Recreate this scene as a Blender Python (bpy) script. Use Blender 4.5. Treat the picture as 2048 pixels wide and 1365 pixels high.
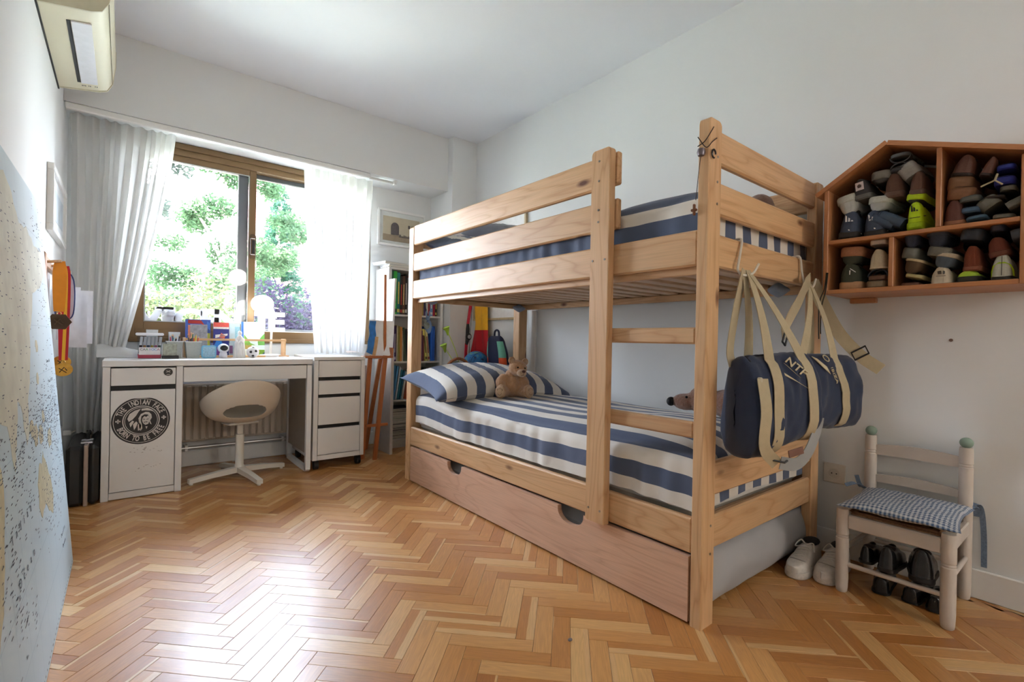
import bpy, math, random
from mathutils import Vector, Matrix, noise as mnoise
from math import sin, cos, pi, sqrt, radians, atan2
for o in list(bpy.data.objects): bpy.data.objects.remove(o, do_unlink=True)
scn = bpy.context.scene
COL = scn.collection
# ---------------------------------------------------------------- camera
cam_d = bpy.data.cameras.new('camera'); cam = bpy.data.objects.new('camera', cam_d); COL.objects.link(cam)
cam_d.sensor_width = 36; cam_d.lens = 36*973/2048; cam_d.clip_start = .02; cam_d.clip_end = 400
yaw, pitch, roll = radians(38.604), radians(-.043), radians(1.12)
fw = Vector((sin(yaw)*cos(pitch), cos(yaw)*cos(pitch), sin(pitch)))
rt = Vector((cos(yaw), -sin(yaw), 0)); up = rt.cross(fw)
rt2 = rt*cos(roll)+up*sin(roll); up2 = -rt*sin(roll)+up*cos(roll)
cam.matrix_world = Matrix(((rt2.x, up2.x, -fw.x, 0), (rt2.y, up2.y, -fw.y, 0), (rt2.z, up2.z, -fw.z, .9), (0, 0, 0, 1)))
scn.camera = cam
# ---------------------------------------------------------------- world, sun, exposure
SKY, SUN, EXPO, FILL_EMIT = 13.0, 42.0, 2.02, 15.0
scn.view_settings.view_transform = 'Standard'
scn.view_settings.look = 'None'
scn.view_settings.gamma = 1
scn.view_settings.use_curve_mapping = False
scn.view_settings.exposure = EXPO
w = bpy.data.worlds.new('sky'); scn.world = w; w.use_nodes = True
nt = w.node_tree; bg = nt.nodes['Background']; bg.inputs['Strength'].default_value = SKY
tc = nt.nodes.new('ShaderNodeTexCoord'); sx = nt.nodes.new('ShaderNodeSeparateXYZ'); rp = nt.nodes.new('ShaderNodeValToRGB')
nt.links.new(tc.outputs['Generated'], sx.inputs[0]); nt.links.new(sx.outputs[2], rp.inputs[0]); nt.links.new(rp.outputs[0], bg.inputs[0])
rp.color_ramp.elements[0].color = (.82, .86, .92, 1); rp.color_ramp.elements[1].color = (.52, .68, 1, 1)
sd = bpy.data.lights.new('sun', 'SUN'); sun = bpy.data.objects.new('sun', sd); COL.objects.link(sun)
sd.energy = SUN; sd.angle = radians(1.5); sd.color = (1, .97, .92)
sun.rotation_euler = Vector((.38, -.44, -.81)).to_track_quat('-Z', 'Y').to_euler()
sun.location = (-3, 8, 9)
# daylight portal filling the window opening (guides sky light, emits nothing itself)
pd = bpy.data.lights.new('window_portal', 'AREA'); po = bpy.data.objects.new('window_portal', pd); COL.objects.link(po)
pd.shape = 'RECTANGLE'; pd.size = 1.62; pd.size_y = 1.3; pd.cycles.is_portal = True
po.location = (.8, 4.24, 1.51); po.rotation_euler = (radians(-90), 0, 0)
# ---------------------------------------------------------------- helpers
def lin(c):
    return tuple((x/255/12.92 if x/255 <= .04045 else ((x/255+.055)/1.055)**2.4) for x in c[:3])+(1,)
MATS = {}
class NT:
    def __init__(s, m): s.t = m.node_tree; s.n = s.t.nodes; s.l = s.t.links
    def a(s, typ, **kw):
        n = s.n.new('ShaderNode'+typ)
        for k, v in kw.items():
            if k.startswith('i_'): n.inputs[k[2:].replace('_', ' ')].default_value = v
            elif k.startswith('n'): n.inputs[int(k[1:])].default_value = v
            else: setattr(n, k, v)
        return n
    def c(s, a, b):
        a = a.outputs[0] if hasattr(a, 'outputs') else a
        s.l.new(a, b); return b.node
def newmat(name):
    m = bpy.data.materials.new(name); m.use_nodes = True
    t = NT(m); p = t.n['Principled BSDF']; return m, t, p
def M(name, col, rough=.5, metal=0, var=.05, scale=30, bump=0, bscale=200, sheen=0, coat=0, spec=.5, emit=0, trans=0, sss=0, stretch=(1, 1, 1)):
    if name in MATS: return MATS[name]
    m, t, p = newmat(name); c = lin(col)
    p.inputs['Roughness'].default_value = rough; p.inputs['Metallic'].default_value = metal
    p.inputs['Specular IOR Level'].default_value = spec
    if sheen: p.inputs['Sheen Weight'].default_value = sheen
    if coat: p.inputs['Coat Weight'].default_value = coat
    if trans: p.inputs['Transmission Weight'].default_value = trans
    if emit: p.inputs['Emission Color'].default_value = c; p.inputs['Emission Strength'].default_value = emit
    co = t.a('TexCoord').outputs['Object']; mp = t.a('Mapping', i_Scale=stretch); t.c(co, mp.inputs[0])
    nz = t.a('TexNoise', i_Scale=scale, i_Detail=3); t.c(mp, nz.inputs[0])
    mx = t.a('MixRGB', n1=tuple(max(0, x*(1-var*2)) for x in c[:3])+(1,), n2=tuple(min(1, x*(1+var*2)) for x in c[:3])+(1,))
    t.c(nz, mx.inputs[0]); t.c(mx, p.inputs['Base Color'])
    if bump:
        n2 = t.a('TexNoise', i_Scale=bscale, i_Detail=2); t.c(mp, n2.inputs[0])
        b = t.a('Bump', i_Strength=bump, i_Distance=.002); t.c(n2, b.inputs['Height']); t.c(b, p.inputs['Normal'])
    MATS[name] = m; return m
def wood(name, axis, c1, c2, rough=.45, knots=True, ring=9.0, cross=9):
    if name in MATS: return MATS[name]
    m, t, p = newmat(name); p.inputs['Roughness'].default_value = rough
    co = t.a('TexCoord').outputs['Object']; oi = t.a('ObjectInfo')
    va = t.a('VectorMath', operation='SCALE', n0=(3.1, 7.3, 5.7)); t.c(oi.outputs['Random'], va.inputs['Scale'])
    ad = t.a('VectorMath', operation='ADD'); t.c(co, ad.inputs[0]); t.c(va, ad.inputs[1])
    s = [cross]*3; s['xyz'.index(axis)] = 1.1
    mp = t.a('Mapping', i_Scale=s); t.c(ad, mp.inputs[0])
    n1 = t.a('TexNoise', i_Scale=1.0, i_Detail=2, i_Distortion=.4); t.c(mp, n1.inputs[0])
    mu = t.a('Math', operation='MULTIPLY', n1=ring); t.c(n1, mu.inputs[0])
    pp = t.a('Math', operation='PINGPONG', n1=.5); t.c(mu, pp.inputs[0])
    pw = t.a('Math', operation='MULTIPLY', n1=2.0); t.c(pp, pw.inputs[0])
    pq = t.a('Math', operation='POWER', n1=3.2); t.c(pw, pq.inputs[0])
    s2 = [260]*3; s2['xyz'.index(axis)] = 6
    mp2 = t.a('Mapping', i_Scale=s2); t.c(ad, mp2.inputs[0])
    n2 = t.a('TexNoise', i_Scale=1.0, i_Detail=2); t.c(mp2, n2.inputs[0])
    m1 = t.a('MixRGB', n1=lin(c1), n2=lin(c2)); pm = t.a('Math', operation='MULTIPLY', n1=.6); t.c(pq, pm.inputs[0]); t.c(pm, m1.inputs[0])
    f2 = t.a('Math', operation='MULTIPLY_ADD', n1=.34, n2=.83); t.c(n2, f2.inputs[0])
    m2 = t.a('VectorMath', operation='SCALE'); t.c(m1, m2.inputs[0]); t.c(f2, m2.inputs['Scale'])
    f3 = t.a('Math', operation='MULTIPLY_ADD', n1=.14, n2=.93); t.c(oi.outputs['Random'], f3.inputs[0])
    m3 = t.a('VectorMath', operation='SCALE'); t.c(m2, m3.inputs[0]); t.c(f3, m3.inputs['Scale'])
    last = m3
    if knots:
        s3 = [6.5]*3; s3['xyz'.index(axis)] = 2.6
        mp3 = t.a('Mapping', i_Scale=s3); t.c(ad, mp3.inputs[0])
        vo = t.a('TexVoronoi', i_Scale=1.0); t.c(mp3, vo.inputs[0])
        rr = t.a('MapRange', n1=.04, n2=.11, n3=1, n4=0); t.c(vo, rr.inputs[0])
        mk = t.a('MixRGB', n2=lin((104, 58, 34))); t.c(rr, mk.inputs[0]); t.c(m3, mk.inputs[1]); last = mk
    t.c(last, p.inputs['Base Color'])
    b = t.a('Bump', i_Strength=.12, i_Distance=.002); t.c(n2, b.inputs['Height']); t.c(b, p.inputs['Normal'])
    MATS[name] = m; return m

class G:
    def __init__(s): s.v = []; s.f = []; s.uv = None; s.mi = None
    def add(s, vs, fs, uvs=None, mi=None):
        n = len(s.v); s.v += [tuple(x) for x in vs]; k0 = len(s.f); s.f += [tuple(i+n for i in f) for f in fs]
        if uvs is not None:
            if s.uv is None: s.uv = {}
            for k, u in enumerate(uvs): s.uv[k0+k] = u
        if mi is not None:
            if s.mi is None: s.mi = {}
            for k in range(len(fs)): s.mi[k0+k] = mi
        return s
    def box(s, x0, x1, y0, y1, z0, z1, b=.002, mi=None):
        b = min(b, (x1-x0)/2.01, (y1-y0)/2.01, (z1-z0)/2.01)
        if b <= 0:
            v = [(x, y, z) for x in (x0, x1) for y in (y0, y1) for z in (z0, z1)]
            return s.add(v, [(0, 1, 3, 2), (4, 6, 7, 5), (0, 4, 5, 1), (2, 3, 7, 6), (0, 2, 6, 4), (1, 5, 7, 3)], mi=mi)
        c = ((x0+x1)/2, (y0+y1)/2, (z0+z1)/2); h = ((x1-x0)/2, (y1-y0)/2, (z1-z0)/2)
        vs = []; ix = {}
        for sx_ in (-1, 1):
            for sy in (-1, 1):
                for sz in (-1, 1):
                    for a in range(3):
                        sg = (sx_, sy, sz); ix[(sx_, sy, sz, a)] = len(vs)
                        vs.append(tuple(c[i]+sg[i]*(h[i]-(0 if i == a else b)) for i in range(3)))
        fs = []
        for a in range(3):
            o1, o2 = [i for i in range(3) if i != a]
            for sa in (-1, 1):
                q = []
                for p1, p2 in ((-1, -1), (1, -1), (1, 1), (-1, 1)):
                    sg = [0]*3; sg[a] = sa; sg[o1] = p1; sg[o2] = p2; q.append(ix[(*sg, a)])
                flip = (sa > 0) != (a == 1)
                fs.append(tuple(q if flip else q[::-1]))
        for a in range(3):
            o1, o2 = [i for i in range(3) if i != a]
            for p1 in (-1, 1):
                for p2 in (-1, 1):
                    def g(sa, ax):
                        sg = [0]*3; sg[a] = sa; sg[o1] = p1; sg[o2] = p2; return ix[(*sg, ax)]
                    fs.append((g(-1, o1), g(1, o1), g(1, o2), g(-1, o2)))
        for sx_ in (-1, 1):
            for sy in (-1, 1):
                for sz in (-1, 1): fs.append(tuple(ix[(sx_, sy, sz, a)] for a in range(3)))
        return s.add(vs, fs, mi=mi)
    def grid(s, fn, nu, nv, cu=False, cv=False, uv=None, mi=None):
        vs = [fn(i/nu, j/nv) for j in range(nv+(0 if cv else 1)) for i in range(nu+(0 if cu else 1))]
        W = nu+(0 if cu else 1); H = nv+(0 if cv else 1); fs = []; us = []
        for j in range(nv):
            for i in range(nu):
                i2 = (i+1) % W; j2 = (j+1) % H
                fs.append((j*W+i, j*W+i2, j2*W+i2, j2*W+i))
                if uv: us.append([uv(i/nu, j/nv), uv((i+1)/nu, j/nv), uv((i+1)/nu, (j+1)/nv), uv(i/nu, (j+1)/nv)])
        return s.add(vs, fs, us if uv else None, mi)
    def tube(s, pts, r, n=8, caps=True, mi=None, flat=1.0, upv=None):
        pts = [Vector(p) for p in pts]; m = len(pts); rs = r if isinstance(r, (list, tuple)) else [r]*m
        vs = []; prev = None
        for i, p in enumerate(pts):
            d = (pts[min(i+1, m-1)]-pts[max(i-1, 0)]); d = d.normalized() if d.length > 1e-9 else Vector((0, 0, 1))
            if prev is None:
                u = Vector(upv) if upv else (Vector((0, 0, 1)) if abs(d.z) < .9 else Vector((1, 0, 0)))
                a = d.cross(u).normalized()
            else: a = (prev-d*prev.dot(d)); a = a.normalized() if a.length > 1e-9 else d.orthogonal().normalized()
            prev = a; b = d.cross(a)
            for k in range(n):
                t = 2*pi*k/n; vs.append(p+a*cos(t)*rs[i]+b*sin(t)*rs[i]*flat)
        fs = [(i*n+k, i*n+(k+1) % n, (i+1)*n+(k+1) % n, (i+1)*n+k) for i in range(m-1) for k in range(n)]
        if caps: fs += [tuple(range(n))[::-1], tuple((m-1)*n+k for k in range(n))]
        return s.add(vs, fs, mi=mi)
    def cyl(s, p0, p1, r0, r1=None, n=16, mi=None): return s.tube([p0, p1], [r0, r0 if r1 is None else r1], n, mi=mi)
    def lathe(s, prof, c=(0, 0, 0), n=24, mi=None):
        vs = [(c[0]+r*cos(2*pi*k/n), c[1]+r*sin(2*pi*k/n), c[2]+z) for r, z in prof for k in range(n)]
        m = len(prof); fs = [(i*n+k, i*n+(k+1) % n, (i+1)*n+(k+1) % n, (i+1)*n+k) for i in range(m-1) for k in range(n)]
        fs += [tuple(range(n))[::-1], tuple((m-1)*n+k for k in range(n))]
        return s.add(vs, fs, mi=mi)
    def ell(s, c, r, rot=None, nu=16, nv=10, mi=None):
        R_ = rot if rot is not None else Matrix.Identity(3); c = Vector(c)
        def fn(u, v):
            a = 2*pi*u; b = pi*(min(max(v, .004), .996)-.5)
            return c+R_ @ Vector((r[0]*cos(a)*cos(b), r[1]*sin(a)*cos(b), r[2]*sin(b)))
        s.grid(fn, nu, nv, cu=True, mi=mi); n = len(s.v)
        s.f += [tuple(range(n-nu*(nv+1), n-nu*nv))[::-1], tuple(range(n-nu, n))]
        return s
    def prism(s, pts, ax, d0, d1, mi=None):
        n = len(pts)
        def mk(p, d):
            q = list(p); q.insert('xyz'.index(ax), d); return tuple(q)
        vs = [mk(p, d0) for p in pts]+[mk(p, d1) for p in pts]
        return s.add(vs, [tuple(range(n))[::-1], tuple(range(n, 2*n))]+[(k, (k+1) % n, n+(k+1) % n, n+k) for k in range(n)], mi=mi)
    def ribbon(s, pts, w, wd, th=.002, mi=None):
        # flat strap along pts, width w (number or list) along direction wd (vector or list)
        pts = [Vector(p) for p in pts]; m = len(pts); ws = w if isinstance(w, (list, tuple)) else [w]*m
        ds = wd if isinstance(wd, list) else [wd]*m; vs = []
        for i, p in enumerate(pts):
            d = (pts[min(i+1, m-1)]-pts[max(i-1, 0)]).normalized(); a = Vector(ds[i]); a = (a-d*a.dot(d)).normalized(); nn = d.cross(a)
            for sa, sn in ((-1, -1), (1, -1), (1, 1), (-1, 1)): vs.append(p+a*sa*ws[i]/2+nn*sn*th/2)
        fs = [(i*4+k, i*4+(k+1) % 4, (i+1)*4+(k+1) % 4, (i+1)*4+k) for i in range(m-1) for k in range(4)]
        return s.add(vs, fs+[(3, 2, 1, 0), tuple((m-1)*4+k for k in range(4))], mi=mi)
    def xf(s, mt):
        s.v = [tuple(mt @ Vector(v)) for v in s.v]; return s
    def off(s, d): s.v = [(v[0]+d[0], v[1]+d[1], v[2]+d[2]) for v in s.v]; return s
    def mesh(s, name, smooth=True, ang=35, mats=()):
        me = bpy.data.meshes.new(name); me.from_pydata(s.v, [], s.f)
        if s.uv:
            ul = me.uv_layers.new(name='UVMap').data
            for k, u in s.uv.items():
                p = me.polygons[k]
                for q, li in enumerate(p.loop_indices): ul[li].uv = u[q]
        if s.mi:
            for k, i in s.mi.items(): me.polygons[k].material_index = i
        for m_ in mats: me.materials.append(m_)
        me.validate(); me.update()
        if smooth:
            me.polygons.foreach_set('use_smooth', [True]*len(me.polygons))
            try: me.set_sharp_from_angle(angle=radians(ang))
            except Exception: pass
        return me
def spl(pts, k=6):
    P_ = [Vector(p) for p in pts]; P_ = [P_[0]*2-P_[1]]+P_+[P_[-1]*2-P_[-2]]; out = []
    for i in range(1, len(P_)-2):
        a, b, c, d = P_[i-1:i+3]
        for j in range(k):
            t = j/k; out.append(.5*((2*b)+(c-a)*t+(2*a-5*b+4*c-d)*t*t+(3*b-a-3*c+d)*t**3))
    out.append(P_[-2]); return out
def link(name, me, parent=None):
    o = bpy.data.objects.new(name, me); COL.objects.link(o)
    if parent is not None: o.parent = parent
    return o
def tag(o, label=None, cat=None, group=None, kind=None):
    if label: o['label'] = label
    if cat: o['category'] = cat
    if group: o['group'] = group
    if kind: o['kind'] = kind
    return o
def thing(name, label, cat, loc=(0, 0, 0), rz=0, group=None, rot=None, kind=None):
    o = bpy.data.objects.new(name, None); COL.objects.link(o); o.empty_display_size = .05
    o.location = loc; o.rotation_euler = rot if rot else (0, 0, rz)
    return tag(o, label, cat, group, kind)
def wm(o):
    m_ = Matrix.LocRotScale(o.location, o.rotation_euler, o.scale)
    return wm(o.parent) @ m_ if o.parent else m_
def part(name, g, mat, parent=None, world=False, smooth=True, ang=35, label=None, **kw):
    if world and parent is not None: g.xf(wm(parent).inverted())
    mats = mat if isinstance(mat, (list, tuple)) else [mat]
    o = link(name, g.mesh(name, smooth, ang, mats), parent)
    return tag(o, label, **kw)
def solo(name, g, mat, label, cat, loc=(0, 0, 0), rz=0, group=None, kind=None, world=False, smooth=True, ang=35, rot=None):
    if world: g.off((-loc[0], -loc[1], -loc[2]))
    mats = mat if isinstance(mat, (list, tuple)) else [mat]
    o = link(name, g.mesh(name, smooth, ang, mats)); o.location = loc; o.rotation_euler = rot if rot else (0, 0, rz)
    return tag(o, label, cat, group, kind)
def struct(name, g, mat, smooth=False, **kw):
    return tag(part(name, g, mat, None, smooth=smooth, **kw), kind='structure')
def B(*a, **k): return G().box(*a, **k)
_tc = {}
def text_g(s, size=1.0, depth=.001, align='CENTER', bold=0):
    cu = bpy.data.curves.new('t', 'FONT'); cu.body = s; cu.size = size; cu.extrude = depth; cu.align_x = align; cu.align_y = 'CENTER'; cu.resolution_u = 3; cu.offset = bold
    o = bpy.data.objects.new('t', cu); COL.objects.link(o); bpy.context.view_layer.update()
    dg = bpy.context.evaluated_depsgraph_get(); me = o.evaluated_get(dg).to_mesh()
    g = G().add([tuple(v.co) for v in me.vertices], [tuple(p.vertices) for p in me.polygons])
    o.evaluated_get(dg).to_mesh_clear(); bpy.data.objects.remove(o); bpy.data.curves.remove(cu); return g
# ---------------------------------------------------------------- materials
wall_m = M('wall_paint', (228, 230, 230), .75, var=.01, scale=3, bump=.05, bscale=90)
ceil_m = M('ceiling_paint', (240, 243, 248), .8, var=.01, scale=3)
white_lam = M('white_laminate', (226, 224, 220), .38, var=.012, scale=6)
white_plastic = M('white_plastic', (224, 218, 206), .35, var=.01)
white_gloss = M('white_gloss', (236, 236, 234), .3, var=.01)
black_gap = M('dark_slot', (20, 20, 20), .6)
black_plastic = M('black_plastic', (24, 24, 26), .4)
chrome = M('chrome', (190, 190, 195), .22, metal=1)
bronze = M('bronze_aluminium', (118, 92, 60), .38, metal=.35, var=.04, scale=8)
dgrey_alu = M('grey_aluminium', (88, 92, 96), .35, metal=.4)
PC1, PC2 = (212, 172, 128), (184, 134, 90)
pine = {a: wood('pine_'+a, a, PC1, PC2) for a in 'xyz'}
redpine = {a: wood('red_pine_'+a, a, (212, 172, 144), (190, 146, 118), rough=.5) for a in 'xyz'}
slatwood = wood('slat_wood', 'x', (222, 190, 156), (204, 168, 132), knots=False)
shelfwood = {a: wood('shelf_wood_'+a, a, (186, 128, 84), (162, 104, 64), rough=.4, knots=False) for a in 'xyz'}
easelwood = {a: wood('easel_wood_'+a, a, (190, 112, 62), (164, 90, 46), knots=False) for a in 'xyz'}
# parquet: UV (metres along, across), attribute 'tone' (0..1) and 'sap' (edge strip width, metres)
def parquet_mat():
    m, t, p = newmat('oak_parquet')
    uv = t.a('TexCoord').outputs['UV']; at = t.a('Attribute', attribute_name='tone'); sp = t.a('Attribute', attribute_name='sap')
    tone = at.outputs['Fac']; sap = sp.outputs['Fac']
    sc = t.a('Math', operation='MULTIPLY', n1=37.0); t.c(tone, sc.inputs[0])
    cb = t.a('CombineXYZ'); t.c(sc, cb.inputs[2])
    ad = t.a('VectorMath', operation='ADD'); t.c(uv, ad.inputs[0]); t.c(cb, ad.inputs[1])
    mp = t.a('Mapping', i_Scale=(4, 40, 1)); t.c(ad, mp.inputs[0])
    n1 = t.a('TexNoise', i_Scale=1.0, i_Detail=2, i_Distortion=.5); t.c(mp, n1.inputs[0])
    mu = t.a('Math', operation='MULTIPLY', n1=7.0); t.c(n1, mu.inputs[0]); pp = t.a('Math', operation='PINGPONG', n1=.5); t.c(mu, pp.inputs[0])
    mp2 = t.a('Mapping', i_Scale=(14, 700, 1)); t.c(ad, mp2.inputs[0])
    n2 = t.a('TexNoise', i_Scale=1.0, i_Detail=2); t.c(mp2, n2.inputs[0])
    rp_ = t.a('ValToRGB'); t.c(tone, rp_.inputs[0]); cr = rp_.color_ramp; cr.elements[0].color = lin((168, 108, 52)); cr.elements[1].color = lin((214, 170, 112))
    e = cr.elements.new(.45); e.color = lin((188, 130, 70)); e = cr.elements.new(.75); e.color = lin((200, 146, 86))
    sx_ = t.a('SeparateXYZ'); t.c(uv, sx_.inputs[0])
    wob = t.a('Math', operation='MULTIPLY_ADD', n1=.016, n2=-.008); t.c(n1, wob.inputs[0])
    vv = t.a('Math', operation='ADD'); t.c(sx_.outputs[1], vv.inputs[0]); t.c(wob, vv.inputs[1])
    ls = t.a('Math', operation='LESS_THAN'); t.c(vv, ls.inputs[0]); t.c(sap, ls.inputs[1])
    m0 = t.a('MixRGB', n2=lin((212, 170, 118))); t.c(ls, m0.inputs[0]); t.c(rp_, m0.inputs[1])
    f1 = t.a('Math', operation='MULTIPLY_ADD', n1=-.26, n2=1.06); t.c(pp, f1.inputs[0])
    f2 = t.a('Math', operation='MULTIPLY_ADD', n1=.42, n2=.79); t.c(n2, f2.inputs[0])
    f = t.a('Math', operation='MULTIPLY'); t.c(f1, f.inputs[0]); t.c(f2, f.inputs[1])
    m1 = t.a('VectorMath', operation='SCALE'); t.c(m0, m1.inputs[0]); t.c(f, m1.inputs['Scale']); t.c(m1, p.inputs['Base Color'])
    gm = t.a('NewGeometry'); n3 = t.a('TexNoise', i_Scale=9.0, i_Detail=3); t.c(gm.outputs['Position'], n3.inputs[0])
    rg = t.a('MapRange', n1=.3, n2=.7, n3=.29, n4=.40); t.c(n3, rg.inputs[0]); t.c(rg, p.inputs['Roughness'])
    b = t.a('Bump', i_Strength=.10, i_Distance=.001); t.c(n2, b.inputs['Height']); t.c(b, p.inputs['Normal'])
    p.inputs['Coat Weight'].default_value = .35; p.inputs['Coat Roughness'].default_value = .24
    return m
parquet = parquet_mat()
def stripe_mat(name, ca, cb_, period=.125, duty=.5, axis=0, rough=.85, off=0.0):
    m, t, p = newmat(name); p.inputs['Roughness'].default_value = rough; p.inputs['Sheen Weight'].default_value = .15
    uv = t.a('TexCoord').outputs['UV']; sx_ = t.a('SeparateXYZ'); t.c(uv, sx_.inputs[0])
    nz = t.a('TexNoise', i_Scale=5.0, i_Detail=1); t.c(uv, nz.inputs[0])
    w_ = t.a('Math', operation='MULTIPLY_ADD', n1=.012, n2=off); t.c(nz, w_.inputs[0])
    a = t.a('Math', operation='ADD'); t.c(sx_.outputs[axis], a.inputs[0]); t.c(w_, a.inputs[1])
    d = t.a('Math', operation='DIVIDE', n1=period); t.c(a, d.inputs[0]); fr = t.a('Math', operation='FRACT'); t.c(d, fr.inputs[0])
    ls = t.a('Math', operation='LESS_THAN', n1=duty); t.c(fr, ls.inputs[0])
    mx = t.a('MixRGB', n1=lin(cb_), n2=lin(ca)); t.c(ls, mx.inputs[0]); t.c(mx, p.inputs['Base Color'])
    n2 = t.a('TexNoise', i_Scale=14.0, i_Detail=4, i_Distortion=.6); t.c(uv, n2.inputs[0])
    b = t.a('Bump', i_Strength=.35, i_Distance=.006); t.c(n2, b.inputs['Height']); t.c(b, p.inputs['Normal'])
    return m
bedstripe = stripe_mat('striped_cotton', (78, 90, 116), (222, 216, 206))
def gingham_mat():
    m, t, p = newmat('gingham'); p.inputs['Roughness'].default_value = .85
    uv = t.a('TexCoord').outputs['UV']; sx_ = t.a('SeparateXYZ'); t.c(uv, sx_.inputs[0]); g = []
    for i in (0, 1):
        d = t.a('Math', operation='DIVIDE', n1=.0125); t.c(sx_.outputs[i], d.inputs[0]); fr = t.a('Math', operation='FRACT'); t.c(d, fr.inputs[0])
        ls = t.a('Math', operation='LESS_THAN', n1=.5); t.c(fr, ls.inputs[0]); g.append(ls)
    a = t.a('Math', operation='ADD'); t.c(g[0], a.inputs[0]); t.c(g[1], a.inputs[1]); h = t.a('Math', operation='MULTIPLY', n1=.5); t.c(a, h.inputs[0])
    mx = t.a('MixRGB', n1=lin((206, 210, 214)), n2=lin((70, 96, 132))); t.c(h, mx.inputs[0]); t.c(mx, p.inputs['Base Color'])
    return m
gingham = gingham_mat()
def sheer_mat():
    m = bpy.data.materials.new('sheer_cotton'); m.use_nodes = True; t = NT(m); t.n.remove(t.n['Principled BSDF']); out = t.n['Material Output']
    d = t.a('BsdfDiffuse', i_Color=(.86, .86, .85, 1)); tl = t.a('BsdfTranslucent', i_Color=(.86, .86, .84, 1)); tr = t.a('BsdfTransparent')
    co = t.a('TexCoord').outputs['Object']; mp = t.a('Mapping', i_Scale=(900, 900, 300)); t.c(co, mp.inputs[0]); nz = t.a('TexNoise', i_Scale=1.0); t.c(mp, nz.inputs[0])
    b = t.a('Bump', i_Strength=.1, i_Distance=.001); t.c(nz, b.inputs['Height']); t.c(b, d.inputs['Normal'])
    m1 = t.a('MixShader', n0=.42); t.c(d, m1.inputs[1]); t.c(tl, m1.inputs[2])
    m2 = t.a('MixShader', n0=.16); t.c(m1, m2.inputs[1]); t.c(tr, m2.inputs[2]); t.c(m2, out.inputs[0]); return m
sheer = sheer_mat()
def glass_mat(name='window_glass', refl=.06, tint=(1, 1, 1, 1)):
    m = bpy.data.materials.new(name); m.use_nodes = True; t = NT(m); t.n.remove(t.n['Principled BSDF']); out = t.n['Material Output']
    g = t.a('BsdfGlossy', i_Roughness=.02); tr = t.a('BsdfTransparent', i_Color=tint); fz = t.a('Fresnel', i_IOR=1.3)
    m1 = t.a('MixShader'); t.c(fz, m1.inputs[0]); t.c(tr, m1.inputs[1]); t.c(g, m1.inputs[2]); t.c(m1, out.inputs[0]); return m
glass = glass_mat()
clearp = glass_mat('clear_plastic', tint=(.9, .92, .94, 1))
# ---------------------------------------------------------------- room shell
XL, XR, YW, YB, H = -.28, 2.433, 3.97, -3.5, 2.645
WX0, WX1, WZ0, WZ1 = .02, 1.62, .865, 2.155
struct('wall_left', B(XL-.12, XL, YB-.12, YW+.25, -.02, H, b=0), wall_m)
struct('wall_right', B(XR, XR+.12, YB-.12, YW+.25, -.02, H, b=0), wall_m)
struct('wall_back', B(XL, XR, YB-.12, YB, -.02, H, b=0), wall_m)
g = B(XL, WX0, YW, YW+.25, -.02, H, b=0).box(WX1, XR, YW, YW+.25, -.02, H, b=0).box(WX0, WX1, YW, YW+.25, -.02, WZ0, b=0).box(WX0, WX1, YW, YW+.25, WZ1, H, b=0)
struct('wall_window', g, wall_m)
struct('ceiling', B(XL-.12, XR+.12, YB-.12, YW+.25, H, H+.1, b=0), ceil_m)
# dropped soffit (shutter box) above the window and the corner column
struct('trim_1', B(XL, 2.186, 3.675, YW, 2.187, H, b=.001), wall_m)
struct('trim_2', B(2.186, XR, 3.60, YW, 0, H, b=.001), wall_m)
struct('baseboard_right', B(XR-.014, XR, YB, 3.6, 0, .105, b=.003), white_gloss)
struct('baseboard_window', B(XL+.014, 2.186, YW-.014, YW, 0, .105, b=.003), white_gloss)
struct('baseboard_left', B(XL, XL+.014, YB, YW-.014, 0, .105, b=.003), white_gloss)
# plastic corner protector on right wall behind the bed, white vertical batten
solo('wall_batten', B(XR-.02, XR, 2.745, 2.795, .105, 1.13, b=.004), white_gloss, 'white vertical batten on the right wall beside the rear bed post', 'batten')
# ---------------------------------------------------------------- parquet floor
floor = struct('floor', B(XL-.1, XR+.1, YB-.1, YW+.2, -.05, -.012, b=0), M('floor_joint', (70, 44, 26), .8))
PL, PW = .2495, .0551
rnd = random.Random(7)
def plank_verts(u0, v0, lu, lv):
    return u0, v0, lu, lv
U = Vector((1, -1))/sqrt(2); Vv = Vector((1, 1))/sqrt(2); O = Vector((.80, 1.267))-Vv*PW
planks = []
for i in range(-60, 70):
    for j in range(-22, 22):
        for kind in (0, 1):
            if kind == 0: u0, v0, lu, lv = 0, 0, PL, PW
            else: u0, v0, lu, lv = PL, 0, PW, PL
            u0 += -PW*i+PL*j; v0 += PW*i+PL*j
            c = O+U*(u0+lu/2)+Vv*(v0+lv/2)
            if XL-.1 < c.x < XR+.1 and YB < c.y < YW+.1: planks.append((c, kind))
def plank_geo(gap=.0004):
    l, w_ = PL/2-gap, PW/2-gap; b = .0006
    vs = [(-l, -w_, -.012), (l, -w_, -.012), (l, w_, -.012), (-l, w_, -.012), (-l, -w_, -b), (l, -w_, -b), (l, w_, -b), (-l, w_, -b),
          (-l+b, -w_+b, 0), (l-b, -w_+b, 0), (l-b, w_-b, 0), (-l+b, w_-b, 0)]
    fs = [(8, 9, 10, 11)]+[(k, (k+1) % 4, 4+(k+1) % 4, 4+k) for k in range(4)]+[(4+k, 4+(k+1) % 4, 8+(k+1) % 4, 8+k) for k in range(4)]
    return vs, fs
pv, pf = plank_geo()
def clipx(co, c, ang):
    # keep cut planks inside the room walls
    x = c.x+co[0]*cos(ang)-co[1]*sin(ang); y = c.y+co[0]*sin(ang)+co[1]*cos(ang)
    return min(max(x, XL+.0), XR-.0), min(max(y, YB), YW), co[2]
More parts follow.
